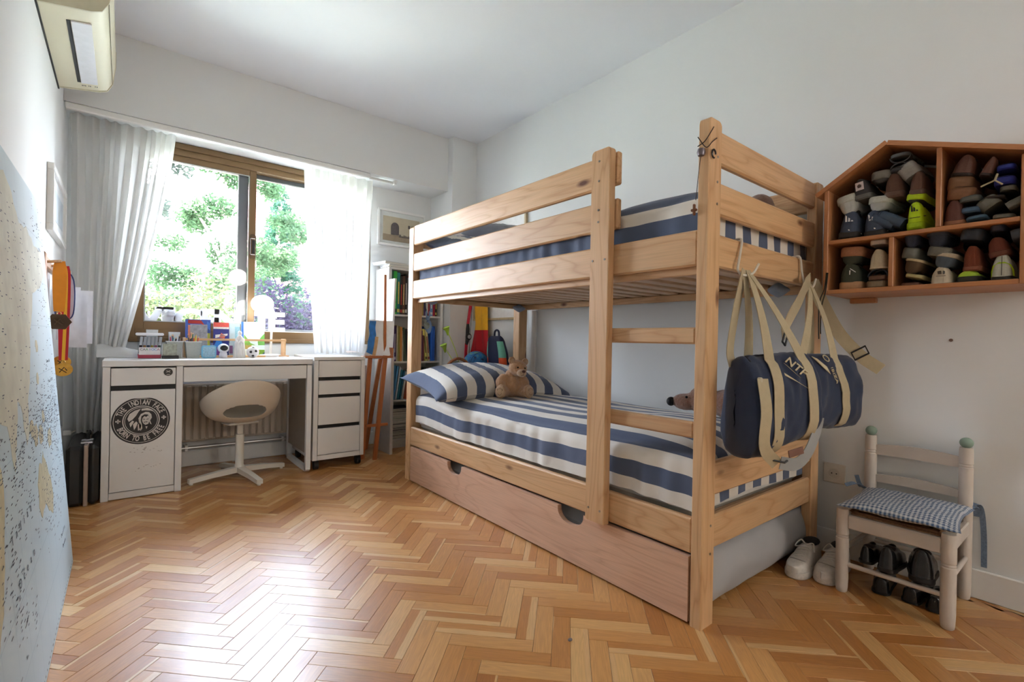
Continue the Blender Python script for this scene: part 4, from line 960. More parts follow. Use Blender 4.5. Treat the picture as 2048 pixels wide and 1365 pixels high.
tag(part('small_print', g, M('print_dark', (70, 66, 60), .6), bd, world=True), kind='stuff')
# ---------------------------------------------------------------- bookcase
bc = thing('bookcase', 'narrow white bookcase filled with books between the easel and the bunk bed', 'bookcase', (1.93, 3.84, 0))
BY0, BY1 = 3.70, 3.955
for x in (1.668, 2.152): pb('side_panel', B(x, x+.026, BY0, BY1, 0, 1.478, b=.001), white_lam, bc)
for z in (.055, .377, .695, 1.082, 1.462): pb('shelf', B(1.6945, 2.1515, BY0+.002, BY1-.008, z, z+.0155, b=.001), white_lam, bc)
pb('plinth', B(1.6945, 2.1515, BY0+.01, BY0+.026, 0, .0545, b=0), white_lam, bc)
pb('back_panel', B(1.6945, 2.1515, BY1-.007, BY1, 0, 1.46, b=0), white_lam, bc)
CN = {}
def cname(c):
    pal = {'black': (34, 34, 38), 'dark brown': (80, 52, 42), 'dark green': (30, 90, 66), 'bright green': (60, 190, 70), 'teal': (40, 130, 140), 'blue': (40, 90, 190), 'light blue': (120, 170, 215), 'navy': (34, 44, 86), 'grey': (130, 132, 136), 'white': (226, 222, 214), 'red': (190, 50, 60), 'orange': (226, 140, 60), 'yellow': (226, 206, 90), 'purple': (76, 50, 110), 'olive': (150, 146, 80), 'rust brown': (170, 80, 50), 'beige': (206, 190, 160)}
    return min(pal, key=lambda k: sum((a-b)**2 for a, b in zip(pal[k], c)))
ords = ['first', 'second', 'third', 'fourth', 'fifth', 'sixth', 'seventh', 'eighth', 'ninth', 'tenth', 'eleventh', 'twelfth', 'thirteenth', 'fourteenth', 'fifteenth', 'sixteenth', 'seventeenth', 'eighteenth', 'nineteenth', 'twentieth']
def bookmat(c): return M('book_%d_%d_%d' % c, c, .5, var=.08, scale=40)
def book(x, w_, h, d, z, c, lab, group, lean=0, mark=None):
    t_ = thing('book', lab, 'book', (x+w_/2, BY0+.022, z+.0004+w_/2*sin(radians(abs(lean)))), rot=(0, radians(lean), 0), group=group)
    g = B(-w_/2, w_/2, 0, .002, 0, h, b=.0008).box(-w_/2, -w_/2+.002, .002, d, 0, h, b=0).box(w_/2-.002, w_/2, .002, d, 0, h, b=0)
    part('cover', g, bookmat(c), t_); part('pages', B(-w_/2+.002, w_/2-.002, .002, d-.003, .002, h-.003, b=0), M('page_edge', (230, 226, 216), .8), t_, smooth=False)
    if mark:
        part('spine_title', B(-w_*.22, w_*.22, -.0006, .0001, h*.25, h*.78, b=0), M('mark_%d_%d_%d' % mark, mark, .5, var=.3, scale=220, stretch=(1, 1, .6)), t_, smooth=False)
        part('spine_label', B(-w_*.4, w_*.4, -.0006, .0001, h*.05, h*.13, b=0), M('mark_%d_%d_%d' % mark, mark, .5), t_, smooth=False)
def row(z, x0, specs, rowname):
    x = x0
    for k, s in enumerate(specs):
        w_, h, c = s[:3]; lean = s[3] if len(s) > 3 else 0; mark = s[4] if len(s) > 4 else None
        lab = '%s book, %s from the left on the %s shelf of the bookcase' % (cname(c), ords[k], rowname)
        if lean: x += h*sin(radians(abs(lean)))*.35 if (k == 0 or not (len(specs[k-1]) > 3 and specs[k-1][3])) else .004
        book(x, w_, h, .19, z, c, lab, 'books on the %s shelf' % rowname, lean, mark); x += w_+.0015
row(1.0978, 1.699, [(.021, .352, (26, 100, 66), 0, (200, 210, 190)), (.030, .354, (52, 186, 66), 0, (20, 30, 20)), (.026, .345, (38, 128, 124), 0, (230, 200, 90)), (.020, .318, (44, 40, 42), 0, (190, 60, 50)), (.021, .322, (84, 54, 44), 0, (200, 180, 120)), (.020, .338, (30, 30, 34), 0, (200, 200, 200)), (.022, .31, (120, 128, 130)), (.021, .33, (150, 60, 54)), (.020, .32, (196, 180, 150)), (.022, .31, (40, 46, 80)), (.020, .29, (206, 200, 190)), (.018, .30, (70, 110, 90)), (.020, .28, (180, 150, 80)), (.018, .27, (90, 70, 120)),
    (.022, .26, (210, 206, 196)), (.017, .25, (176, 60, 66)), (.026, .262, (110, 150, 196), 0, (220, 225, 230)), (.020, .25, (168, 40, 60)), (.018, .25, (44, 44, 40), 0, (210, 190, 90))], 'top')
row(.7108, 1.699, [(.012, .30, (40, 120, 140)), (.014, .318, (90, 150, 190)), (.026, .29, (66, 44, 100), 0, (190, 180, 210)), (.012, .298, (206, 200, 170)), (.017, .29, (160, 150, 76)), (.018, .285, (214, 140, 66)), (.012, .27, (210, 200, 186)), (.022, .28, (60, 80, 60), -5), (.020, .27, (44, 44, 48), -5), (.022, .26, (190, 180, 160)), (.024, .27, (60, 70, 110)), (.022, .25, (150, 60, 60)), (.022, .27, (200, 196, 190)),
    (.020, .26, (100, 60, 96)), (.016, .22, (120, 60, 70)), (.020, .275, (222, 214, 110), -7, (90, 80, 50)), (.020, .27, (216, 206, 150), -7, (140, 60, 60)), (.022, .30, (34, 96, 196)), (.018, .30, (26, 80, 176))], 'second')
row(.3928, 1.699, [(.018, .285, (52, 128, 180), 6), (.014, .28, (80, 150, 200), 7), (.012, .275, (206, 212, 216), 8), (.014, .25, (60, 140, 160), 8), (.012, .24, (40, 110, 140), 9), (.016, .235, (210, 206, 200), 9), (.028, .22, (176, 84, 54), 10), (.014, .21, (224, 218, 206), 10), (.016, .22, (150, 150, 150)), (.022, .23, (60, 90, 80)), (.020, .24, (200, 190, 160)), (.018, .20, (196, 60, 60)),
    (.026, .175, (220, 110, 66)), (.026, .225, (130, 176, 90)), (.020, .26, (48, 56, 54)), (.020, .235, (30, 110, 96), 0, (200, 210, 200))], 'third')
r_ = random.Random(12); z = .0712
for k, c in enumerate([(120, 90, 70), (60, 60, 64), (196, 186, 170), (60, 74, 66), (40, 50, 60), (214, 208, 196), (50, 70, 110), (150, 150, 150), (36, 60, 110), (206, 200, 190), (190, 196, 170), (110, 170, 160), (214, 206, 192), (170, 160, 150), (64, 58, 60), (140, 140, 146)]):
    h = r_.uniform(.010, .022); dx = r_.uniform(-.012, .016); t_ = thing('magazine', '%s magazine, %s from the bottom of the stack on the lowest shelf' % (cname(c), ords[k]), 'magazine', (1.815+dx, BY0+.02+r_.uniform(0, .02), z), rz=radians(r_.uniform(-3, 3)), group='magazines stacked on the lowest shelf')
    part('cover', B(-.105, .105, 0, .20, 0, .0016, b=0).box(-.105, .105, 0, .20, h-.0016, h, b=0), bookmat(c), t_); part('pages', B(-.103, .103, .001, .199, .0016, h-.0016, b=0), M('page_edge', (230, 226, 216), .8), t_); z += h+.0006
z = 1.4782
for k, (c, w_) in enumerate((((60, 60, 62), .20), ((214, 212, 206), .22), ((90, 110, 140), .18), ((226, 226, 226), .24), ((150, 160, 170), .21))):
    h = .008+.004*(k % 2); t_ = thing('magazine', '%s magazine lying on top of the bookcase, %s from the bottom' % (cname(c), ords[k]), 'magazine', (1.80-.012*k, BY0+.012+.008*k, z), rz=radians(-6+4*k), group='magazines on top of the bookcase')
    part('cover', B(-w_/2, w_/2, 0, .19, 0, .0012, b=0).box(-w_/2, w_/2, 0, .19, h-.0012, h, b=0), bookmat(c), t_); part('pages', B(-w_/2+.001, w_/2-.001, .001, .189, .0012, h-.0012, b=0), M('page_edge', (230, 226, 216), .8), t_); z += h+.0005
# ---------------------------------------------------------------- house shaped shoe shelf
ss = thing('shoe_shelf', 'house-shaped wooden wall shelf crammed with shoes on the right wall', 'shelf', (2.29, .46, 1.105))
def sp_(name, g, ax, **k): return part(name, g, shelfwood[ax], ss, world=True, **k)
FX, BX = 2.150, 2.432
sp_('side_board', B(FX, BX, .722, .738, 1.106, 1.512, b=.002), 'z')
sp_('side_board', B(FX, BX, .183, .199, 1.106, 1.505, b=.002), 'z')
sp_('bottom_board', B(FX, BX, .1995, .7215, 1.106, 1.122, b=.002), 'y')
sp_('middle_shelf', B(FX+.001, BX, .1995, .7215, 1.300, 1.315, b=.002), 'y')
sp_('divider', B(FX+.002, BX, .514, .529, 1.1225, 1.2995, b=.002), 'z')
sp_('divider', B(FX+.002, BX, .386, .401, 1.3155, 1.585, b=.002), 'z')
def roof(y0, z0, y1, z1, th, name='roof_board'):
    d = Vector((y1-y0, z1-z0)).normalized(); n = Vector((-d.y, d.x)); n = n if n.y > 0 else -n
    sp_(name, G().prism([(y0, z0), (y1, z1), (y1+n.x*th, z1+n.y*th), (y0+n.x*th, z0+n.y*th)], 'x', FX-.004, BX), 'y', smooth=False)
roof(.762, 1.492, .536, 1.640, .016); roof(.540, 1.636, .172, 1.508, .016)
sp_('back_board', G().prism([(.7215, 1.1225), (.7215, 1.50), (.54, 1.625), (.20, 1.505), (.20, 1.1225)], 'x', BX-.006, BX), 'y', smooth=False)
sp_('wall_cleat', B(2.40, BX, .63, .72, 1.085, 1.1055, b=.002), 'y')
# ---------------------------------------------------------------- shoe builder (heel at x=0, toe at +x)
def wf(u): # half width factor along the shoe
    a = .80 if u < .3 else .80+(.2*min(1, (u-.3)/.4))
    if u < .13: a *= max(.30, sqrt(max(0, 1-(1-u/.13)**2))**.55)
    if u > .72: a *= sqrt(max(0, 1-((u-.72)/.28)**2))**.85
    return max(a, .02)
def slab(L, w, z0, z1, grow=1.0, n=30):
    g = G(); rows = []
    us = [(1-cos(pi*k/n))/2 for k in range(n+1)]
    out = [(L*u, w/2*grow*wf(u)) for u in us]+[(L*u, -w/2*grow*wf(u)) for u in us[::-1][1:-1]]
    m = len(out); vs = []
    for z, k in ((z0, .95), (z0+(z1-z0)*.25, 1.0), (z1-(z1-z0)*.15, 1.0), (z1, .97)): vs += [(L/2+(x-L/2)*k, y*k, z) for x, y in out]
    fs = [tuple(range(m))[::-1], tuple(3*m+i for i in range(m))]+[(r*m+i, r*m+(i+1) % m, (r+1)*m+(i+1) % m, (r+1)*m+i) for r in range(3) for i in range(m)]
    return g.add(vs, fs)
def height_profile(u, boot=False):
    if boot: pr = [(0, .97), (.1, 1.0), (.35, 1.0), (.5, .8), (.62, .58), (.8, .50), (1, .34)]
    else: pr = [(0, 1.0), (.08, .98), (.22, .84), (.38, .92), (.5, .84), (.62, .62), (.82, .46), (1, .30)]
    for (a, b), (c, d) in zip(pr, pr[1:]):
        if u <= c: t_ = (u-a)/(c-a); t_ = t_*t_*(3-2*t_); return b+(d-b)*t_
    return pr[-1][1]
def upper_g(L, w, s, h, boot=False, seed=0):
    Hh = lambda u: height_profile(u, boot)
    def f(u, v):
        uu = (1-cos(pi*u))/2; a = pi*(1-v); W = w/2*.93*wf(uu); top = s+(h-s)*Hh(uu)
        k = max(0, sin(a)); zz = s*.7+(top-s*.7)*k**.5
        lean = .10*L*(zz/h)*(1-uu)**4*.35
        n = mnoise.noise(Vector((uu*4+seed, v*3, seed)))*.0025
        ca_ = cos(a); cc_ = math.copysign(abs(ca_)**.5, ca_); return (L*uu+lean, W*cc_*(1-.20*(zz/h)**2)+n, zz+n)
    g = G().grid(f, 30, 18); g.f.append(tuple(31*j for j in range(19))[::-1]); return g, Hh
def shoe(pos, w, h, L=.225, kind='sneaker', cols=((60, 60, 66), (30, 30, 32), (20, 20, 22)), roll=0, flip=False, lab='', yaw_=0, group=None, extra=None, pitch_=0, sole=.26, rough=.7, name='shoe', seed=0):
    t_ = thing(name, lab, 'shoe', pos, rot=(radians(roll), radians(pitch_), radians(yaw_)), group=group)
    cu, cs, cl_ = cols; mu = M('shoe_%d_%d_%d' % cu, cu, rough, var=.10, scale=70, bump=.25, bscale=400); ms = M('sole_%d_%d_%d' % cs, cs, .65, var=.12, scale=120); ml = M('lining_%d_%d_%d' % cl_, cl_, .85)
    def pp_(n_, g, m_, par=None, **k):
        if flip: g.xf(Matrix.Translation((0, 0, h)) @ Matrix.Diagonal((1, -1, -1, 1)))
        return part(n_, g, m_, par or t_, **k)
    s = h*sole
    if kind in ('sneaker', 'boot'):
        ug, Hh = upper_g(L, w, s, h, kind == 'boot', seed); up_ = pp_('upper', ug, mu, ang=70); pp_('sole', slab(L, w, 0, s, 1.0), ms)
        pp_('lining', G().ell((L*.21, 0, s+(h-s)*.86), (L*.15, w*.27, h*.10)), ml)
        if kind == 'sneaker': pp_('tongue', G().ell((L*.42, 0, s+(h-s)*.80), (L*.09, w*.20, h*.11), Matrix.Rotation(radians(-25), 3, 'Y')), mu)
    elif kind == 'slipper':
        pp_('sole', slab(L, w, 0, h*.5), ms); pp_('upper', G().grid(lambda u, v: (L*(.45+.5*u), w/2*.95*wf(.45+.5*u)*cos(pi*(1-v)), h*.4+h*.6*max(0, sin(pi*v))**.6*(1-.45*u*u)), 16, 14), mu, ang=80)
        pp_('footbed', slab(L*.98, w*.9, h*.5, h*.54), ml)
    elif kind == 'sandal':
        pp_('sole', slab(L, w, 0, h*.42), ms)
        for u0 in (.12, .38, .70):
            W = w/2*wf(u0); pp_('strap', G().ribbon([(L*u0, W*cos(a), h*.35+h*.62*sin(a)) for a in [pi*k/12 for k in range(13)]], L*.11, (1, 0, 0), .004), mu)
        pp_('footbed', slab(L*.97, w*.9, h*.42, h*.47), ml)
    elif kind == 'sole':
        pp_('sole', slab(L, w, 0, h), ms); pp_('upper', slab(L*.97, w*.9, h, h*1.05), mu)
    if extra:
        for e_ in extra:
            n_, m_, pts = e_
            g = G()
            for p_ in pts:  # p_: polygon in (y/w, z/h) on the heel; follow the rounded heel
                def hx(y, z):
                    uu = .13*(1-sqrt(max(0, 1-min(1, abs(y)/.40)**2.5))); zz = z*h; return L*uu*1.0+.10*L*z*.35*(1-uu)**4-.0035
                ps = [(hx(y, z), y*w, z*h) for y, z in p_]; c = len(ps)
                vs = ps+[(x+.012, y, z) for x, y, z in ps]; g.add(vs, [tuple(range(c)), tuple(range(c, 2*c))[::-1]]+[(k, c+k, c+(k+1) % c, (k+1) % c) for k in range(c)])
            pp_(n_, g, m_, smooth=False)
    return t_
def studs(L, w, h, m_, t_, flip_h):
    for k in range(10):
        u = .08+.09*k; 
        for s_ in (-1, 1):
            y = s_*w*.30*wf(u)*1.1; part('stud', G().cyl((L*u, y, flip_h), (L*u, y, flip_h+.009), .0075, .005, 8), m_, t_)
WH = M('logo_white', (226, 228, 230), .5); BKp = M('logo_black', (20, 24, 20), .5)
def three(cy, cz, s): # three slanted stripes
    return [[(cy+s*(-.30+.24*k), cz-s*.25), (cy+s*(-.14+.24*k), cz-s*.25), (cy+s*(-.30+.30*k+.10), cz+s*(-.12+.22*k)), (cy+s*(-.42+.30*k+.10), cz+s*(-.20+.22*k))] for k in range(3)]
NAVY, LIME, GREY, DGREY, BRN, DBR = (58, 70, 92), (190, 224, 20), (128, 130, 126), (66, 70, 74), (92, 66, 54), (74, 44, 36)
SX = 2.170
def S_(b, **k):
    y, z, w_, h_ = b; k.setdefault('dz', 0); dz = k.pop('dz'); dx = k.pop('dx', 0)
    return shoe((SX+dx, y, z+dz), w_, h_, **k)
U1, U2, L1, L2 = 'upper left shelf compartment', 'upper right shelf compartment', 'lower left shelf compartment', 'lower right shelf compartment'
q = S_((0.665,1.317,0.092,0.108), cols=(NAVY, (36, 34, 32), (30, 34, 44)), extra=[('stripe_mark', WH, three(-.02, .72, .42)), ('reflective_strip', WH, [[(-.40, .22), (-.02, .34), (-.02, .30), (-.40, .18)]])], lab='navy sneaker with white three-stripe mark, leftmost in the '+U1, seed=1, roll=4)
S_((0.579,1.312,0.091,0.1), cols=(NAVY, (36, 34, 32), (30, 34, 44)), extra=[('stripe_mark', WH, three(.0, .74, .42)), ('reflective_strip', WH, [[(-.40, .22), (-.02, .34), (-.02, .30), (-.40, .18)]])], lab='navy sneaker with white three-stripe mark, beside the blue slippers', seed=2, roll=-3)
S_((0.461,1.322,0.064,0.097), cols=(LIME, (168, 204, 20), (30, 34, 30)), extra=[('stripe_mark', BKp, three(.0, .76, .46)), ('seam', BKp, [[(-.40, .50), (-.2, .42), (.2, .42), (.40, .50), (.2, .40), (-.2, .40)]])], lab='lime yellow football boot standing heel out with black three-stripe mark', seed=3)
S_((0.522,1.325,0.051,0.076), kind='sole', cols=((50, 66, 88), (64, 82, 106), (40, 50, 60)), roll=-58, dz=.022, lab='blue slipper wedged on edge beside the lime boot, left one', L=.22)
S_((0.496,1.327,0.052,0.079), kind='sole', cols=((50, 66, 88), (60, 78, 100), (40, 50, 60)), roll=-58, dz=.022, lab='blue slipper wedged on edge beside the lime boot, right one', L=.22)
q = S_((0.659,1.416,0.091,0.073), flip=True, cols=((176, 180, 176), (176, 180, 172), (60, 60, 60)), roll=-12, lab='grey football boot upside down with lime studs, left of the pair', sole=.4)
studs(.225, .075, .05, M('stud_lime', LIME, .5), q, .052)
q = S_((0.569,1.41,0.091,0.052), flip=True, cols=((176, 180, 176), (182, 186, 178), (60, 60, 60)), roll=4, lab='grey football boot upside down with lime studs, right of the pair', sole=.5)
studs(.225, .08, .04, M('stud_lime', LIME, .5), q, .040)
S_((0.464,1.417,0.068,0.032), flip=True, cols=((40, 46, 30), (186, 220, 30), (30, 30, 30)), roll=8, sole=.7, lab='lime sole of a football boot upside down above the standing lime boot')
S_((0.617,1.461,0.078,0.079), cols=((44, 42, 44), (92, 92, 88), (30, 30, 30)), roll=-8, extra=[('white_label', M('label_pink', (216, 200, 200), .5), [[(-.12, .46), (.22, .46), (.22, .86), (-.12, .86)]]), ('label_print', M('label_ink', (70, 56, 56), .6), [[(-.02, .58), (.12, .58), (.14, .70), (.05, .76), (-.04, .70)]])], lab='black shoe with a ribbed grey sole and a small white label')
S_((0.524,1.448,0.074,0.087), kind='boot', cols=(BRN, (96, 72, 60), (40, 30, 26)), lab='dark brown suede shoe beside the divider, left of the two', rough=.9, sole=.27)
S_((0.459,1.439,0.059,0.086), kind='boot', cols=((100, 72, 60), (104, 80, 68), (40, 30, 26)), lab='dark brown suede shoe touching the divider, right of the two', rough=.9, sole=.27, roll=3)
S_((0.564,1.512,0.079,0.043), flip=True, cols=((60, 60, 58), (116, 114, 106), (40, 40, 40)), lab='grey ribbed-soled shoe lying upside down above the black labelled shoe', sole=.7)
S_((0.508,1.538,0.071,0.035), kind='sandal', cols=((52, 52, 54), (64, 66, 68), (70, 70, 70)), lab='dark grey sandal at the top of the '+U1+', lower one')
S_((0.508,1.572,0.074,0.033), kind='sandal', flip=True, cols=((52, 54, 56), (86, 92, 94), (70, 70, 70)), lab='grey sandal upside down under the roof peak of the shoe shelf')
S_((0.469,1.521,0.074,0.049), kind='sole', cols=((70, 72, 74), (150, 150, 146), (60, 60, 60)), roll=-32, dz=-.006, lab='canvas shoe with a pale ribbed edge, sole up by the divider', L=.22)
# upper right
S_((0.342,1.478,0.075,0.07), cols=((98, 62, 50), (40, 30, 28), (30, 22, 20)), roll=14, rough=.4, lab='crumpled brown leather shoe at the top left of the '+U2, sole=.18, seed=5)
S_((0.284,1.464,0.044,0.061), cols=((104, 66, 52), (44, 32, 28), (30, 22, 20)), roll=20, rough=.4, lab='crumpled brown leather shoe beside the royal blue slippers', sole=.18, seed=6)
S_((0.239,1.427,0.063,0.048), kind='slipper', cols=((34, 44, 128), (40, 52, 140), (30, 34, 80)), lab='royal blue slipper with a white edge, lower of the two', rough=.8, dz=.0)
S_((0.236,1.474,0.056,0.031), kind='slipper', cols=((34, 44, 128), (40, 52, 140), (30, 34, 80)), lab='royal blue slipper with a white edge, upper of the two', rough=.8)
for a in (((2.166,0.275,1.461), (2.166,0.209,1.444)), ((2.166,0.261,1.496), (2.166,0.21,1.482))):
    pass
S_((0.349,1.435,0.081,0.042), kind='sole', cols=((70, 52, 40), (126, 90, 62), (60, 40, 30)), roll=9, lab='brown leather sole lying in the '+U2+', upper one')
S_((0.345,1.402,0.089,0.039), kind='sole', cols=((70, 52, 40), (132, 92, 64), (60, 40, 30)), roll=7, lab='brown leather sole lying in the '+U2+', lower one')
S_((0.357,1.317,0.071,0.085), kind='boot', cols=((92, 52, 42), (150, 98, 68), (40, 26, 22)), lab='brown ankle boot with a tan sole at the bottom of the '+U2, sole=.2)
S_((0.32,1.37,0.07,0.04), kind='slipper', cols=((118, 120, 110), (92, 96, 92), (70, 70, 66)), lab='grey felt slipper lying on the blue slippers', flip=True)
S_((0.316,1.353,0.066,0.017), kind='sole', cols=((60, 84, 110), (76, 106, 136), (50, 60, 70)), lab='thin steel-blue slipper under the grey felt slipper')
S_((0.303,1.328,0.064,0.023), kind='slipper', cols=((60, 90, 114), (84, 118, 144), (50, 60, 70)), roll=-6, lab='steel-blue slipper at the bottom of the '+U2)
S_((0.265,1.363,0.072,0.032), kind='sole', cols=((92, 96, 88), (112, 112, 102), (60, 60, 56)), roll=-38, dz=.0, lab='grey felt slipper leaning diagonally in the '+U2)
S_((0.24,1.318,0.065,0.03), kind='slipper', cols=((104, 106, 98), (120, 118, 106), (60, 60, 56)), roll=4, lab='grey felt slipper lying at the bottom right of the '+U2)
S_((0.231,1.39,0.048,0.032), kind='slipper', flip=True, cols=((104, 106, 98), (110, 108, 98), (60, 60, 56)), lab='grey ribbed slipper upside down below the royal blue slippers')
S_((0.232,1.343,0.038,0.048), kind='sole', cols=((92, 92, 84), (104, 102, 92), (60, 60, 56)), roll=64, dz=.012, lab='grey slipper standing on edge at the right of the '+U2, L=.2)
tf = thing('flip_flop', 'flip flop with a pale Y-shaped strap below the royal blue slippers', 'sandal', (2.165, .262, 1.40))
part('strap', G().tube([(2.158,0.29,1.427), (2.152,0.257,1.439), (2.158,0.24,1.423)], .0028, 8).tube([(2.152,0.257,1.439), (2.156,0.252,1.459)], .0032, 8), M('strap_beige', (168, 160, 134), .6), tf, world=True)
part('sole', slab(.20, .062, 0, .010).xf(Matrix.Translation((.004, 0, -.014))), M('ff_sole', (50, 44, 40), .8), tf)
# lower left
S_((0.655,1.22,0.095,0.065), flip=True, cols=((54, 62, 52), (170, 116, 84), (30, 30, 28)), lab='dark green walking shoe upside down with a tan sole', sole=.55, roll=3)
S_((0.655,1.116,0.098,0.104), cols=((56, 64, 54), (184, 142, 104), (30, 32, 28)), extra=[('pull_loop', WH, [[(-.20, .70), (-.02, .84), (-.02, .81), (-.20, .67)], [(-.03, .60), (.0, .60), (.0, .76), (-.03, .76)]])], lab='dark green walking shoe with a tan sole, at the bottom left corner', sole=.34)
S_((0.566,1.262,0.071,0.04), kind='slipper', flip=True, cols=((190, 176, 162), (206, 192, 176), (120, 110, 100)), lab='off-white slipper squeezed under the middle shelf')
S_((0.566,1.193,0.075,0.071), cols=((196, 182, 154), (206, 190, 162), (90, 84, 74)), sole=.08, lab='cream canvas sneaker in the '+L1)
S_((0.568,1.149,0.075,0.045), kind='sandal', cols=((50, 54, 64), (112, 80, 64), (60, 44, 36)), lab='brown sandal with a navy strap in the '+L1)
S_((0.572,1.12,0.081,0.028), kind='sole', cols=((80, 74, 60), (140, 122, 96), (70, 60, 50)), lab='flat grey-beige sole at the bottom of the '+L1)
# lower right
S_((0.471,1.261,0.06,0.054), flip=True, cols=((44, 48, 66), (62, 68, 84), (30, 30, 40)), lab='navy canvas shoe upside down against the lower divider')
S_((0.401,1.25,0.073,0.053), flip=True, cols=((38, 42, 56), (56, 60, 70), (30, 30, 40)), lab='black canvas shoe upside down, second at the top of the lower right compartment')
S_((0.477,1.221,0.062,0.036), kind='sole', cols=((70, 74, 76), (104, 106, 98), (50, 50, 50)), roll=12, lab='grey textured sole tilted under the navy canvas shoe')
S_((0.473,1.168,0.069,0.051), cols=((88, 68, 46), (190, 172, 136), (40, 34, 28)), roll=16, lab='brown shoe with a cream edge stripe, tilted, left side', sole=.2, flip=True)
S_((0.462,1.149,0.067,0.028), kind='slipper', cols=((112, 106, 76), (176, 168, 120), (60, 54, 40)), roll=14, lab='khaki shoe with a pale green sole above the brown slipper')
S_((0.471,1.12,0.069,0.026), kind='slipper', cols=((112, 72, 54), (96, 62, 46), (60, 40, 30)), lab='brown slipper lying at the bottom of the lower right compartment')
S_((0.399,1.219,0.081,0.031), kind='sole', cols=((76, 78, 80), (112, 110, 100), (50, 50, 50)), roll=15, lab='grey flat sole tilted over the blue-grey sneaker')
S_((0.387,1.178,0.078,0.051), cols=((84, 96, 108), (190, 176, 152), (40, 44, 48)), roll=16, flip=True, sole=.3, lab='blue-grey sneaker with an off-white sole edge, tilted')
S_((0.387,1.117,0.078,0.063), cols=((204, 192, 170), (206, 190, 162), (50, 46, 44)), sole=.1, extra=[('round_mark', M('mark_grey', (90, 86, 80), .6), [[(-.13, .62), (-.07, .60), (-.07, .80), (-.13, .76)], [(-.02, .62), (.10, .62), (.12, .78), (.0, .80)]]), ('thin_print', M('mark_grey', (90, 86, 80), .6), [[(-.16, .50), (.16, .50), (.16, .52), (-.16, .52)]])], lab='cream leather sneaker with a small grey mark on its heel')
S_((0.322,1.229,0.072,0.07), kind='slipper', flip=True, cols=((28, 40, 56), (54, 60, 70), (20, 20, 26)), roll=10, extra=None, lab='dark patterned slipper with red and white print under the middle shelf')
rp_ = thing('slipper_print', 'red and white printed patch on the dark patterned slipper', 'patch', (2.162,0.32,1.269))
bpy.data.objects.remove(rp_)
S_((0.311,1.159,0.06,0.083), kind='boot', cols=((116, 56, 34), (136, 80, 60), (50, 26, 18)), lab='rust brown suede boot above the lime-edged black shoe', rough=.9, sole=.2)
S_((0.319,1.12,0.08,0.04), cols=((170, 206, 60), (38, 42, 40), (30, 30, 30)), sole=.55, lab='black-soled shoe with a lime edge at the bottom of the lower right compartment')
S_((0.252,1.255,0.046,0.049), kind='slipper', flip=True, cols=((30, 38, 58), (44, 48, 62), (20, 20, 26)), lab='dark patterned slipper in the top right corner below the middle shelf')
S_((0.221,1.25,0.048,0.036), kind='sole', cols=((50, 56, 64), (76, 82, 92), (40, 40, 44)), roll=80, dz=.012, lab='dark grey sole standing on edge at the right end of the shelf', L=.2)
S_((0.245,1.2,0.066,0.062), kind='boot', cols=((104, 52, 36), (112, 66, 50), (50, 26, 18)), lab='rust brown suede boot above the white and lime sneaker', rough=.9, roll=-10, sole=.28)
S_((0.24,1.118,0.067,0.088), cols=((206, 210, 196), (48, 50, 46), (60, 60, 56)), sole=.2, extra=[('lime_heel', M('lime_heel', (188, 224, 30), .5), [[(-.40, .20), (.40, .20), (.385, .42), (.30, .60), (.10, .70), (-.10, .70), (-.30, .60), (-.385, .42)]]), ('heel_seam', BKp, [[(-.008, .22), (.008, .22), (.008, .92), (-.008, .92)]])], lab='white and lime sneaker at the bottom right corner of the shoe shelf')
# loose laces hanging from the shelf
g = G().tube(spl([(2.149, .724, 1.19), (2.143, .728, 1.13), (2.138, .742, 1.08), (2.135, .744, 1.0), (2.135, .742, .93)]), .0022, 6).tube(spl([(2.149, .720, 1.19), (2.143, .724, 1.12), (2.140, .736, 1.06), (2.137, .738, .985), (2.137, .737, .95)]), .0022, 6)
solo('shoelace', g, M('lace_black', (36, 38, 30), .8), 'dark shoelace hanging down from the left corner of the shoe shelf', 'shoelace', loc=(2.14, .73, 1.1), world=True)
# ---------------------------------------------------------------- shoes on the floor
def floor_shoe(pos, rz, w, h, L, cols, lab, laces=True, **k):
    t_ = shoe(pos, w, h, L, cols=cols, lab=lab, yaw_=rz, **k)
    if laces:
        ml = M('lace_white', (216, 212, 204), .8)
        s_ = h*k.get('sole', .26); zs = lambda u: s_+(h-s_)*height_profile(u)
        for j in range(6):
            u = .44+.052*j; z = zs(u); part('lace', G().tube(spl([(L*u, -w*.27, z-.012), (L*u+.006, -w*.12, z+.001), (L*u-.005, w*.12, z+.002), (L*u, w*.27, z-.012)]), .003, 6), ml, t_)
        z = zs(.42)+.004; part('lace_bow', G().tube(spl([(L*.45, 0, z), (L*.40, -w*.25, z+.008), (L*.46, -w*.42, z-.018), (L*.47, 0, z-.002), (L*.42, w*.28, z+.006), (L*.50, w*.40, z-.02)]), .0028, 6), ml, t_)
        part('toe_seam', G().tube(spl([(L*.66, -w*.44, s_+.012), (L*.78, -w*.30, zs(.78)-.004), (L*.80, 0, zs(.80)+.001), (L*.78, w*.30, zs(.78)-.004), (L*.66, w*.44, s_+.012)]), .0022, 6), M('seam_grey', (160, 154, 146), .8), t_)
        part('collar', G().ell((L*.20, 0, h*.93), (L*.17, w*.34, h*.13)), M('collar_black', (28, 28, 32), .8), t_)
    return t_
WS = ((214, 208, 200), (206, 200, 192), (30, 30, 32))
floor_shoe((2.282, .790, .0006), 182, .088, .104, .255, WS, 'white running shoe on the floor against the end of the trundle bed', seed=3)
floor_shoe((2.325, .701, .0006), 181, .088, .104, .255, WS, 'white running shoe on the floor touching the small chair leg', seed=8)
BL = ((22, 22, 24), (16, 16, 18), (40, 30, 28))
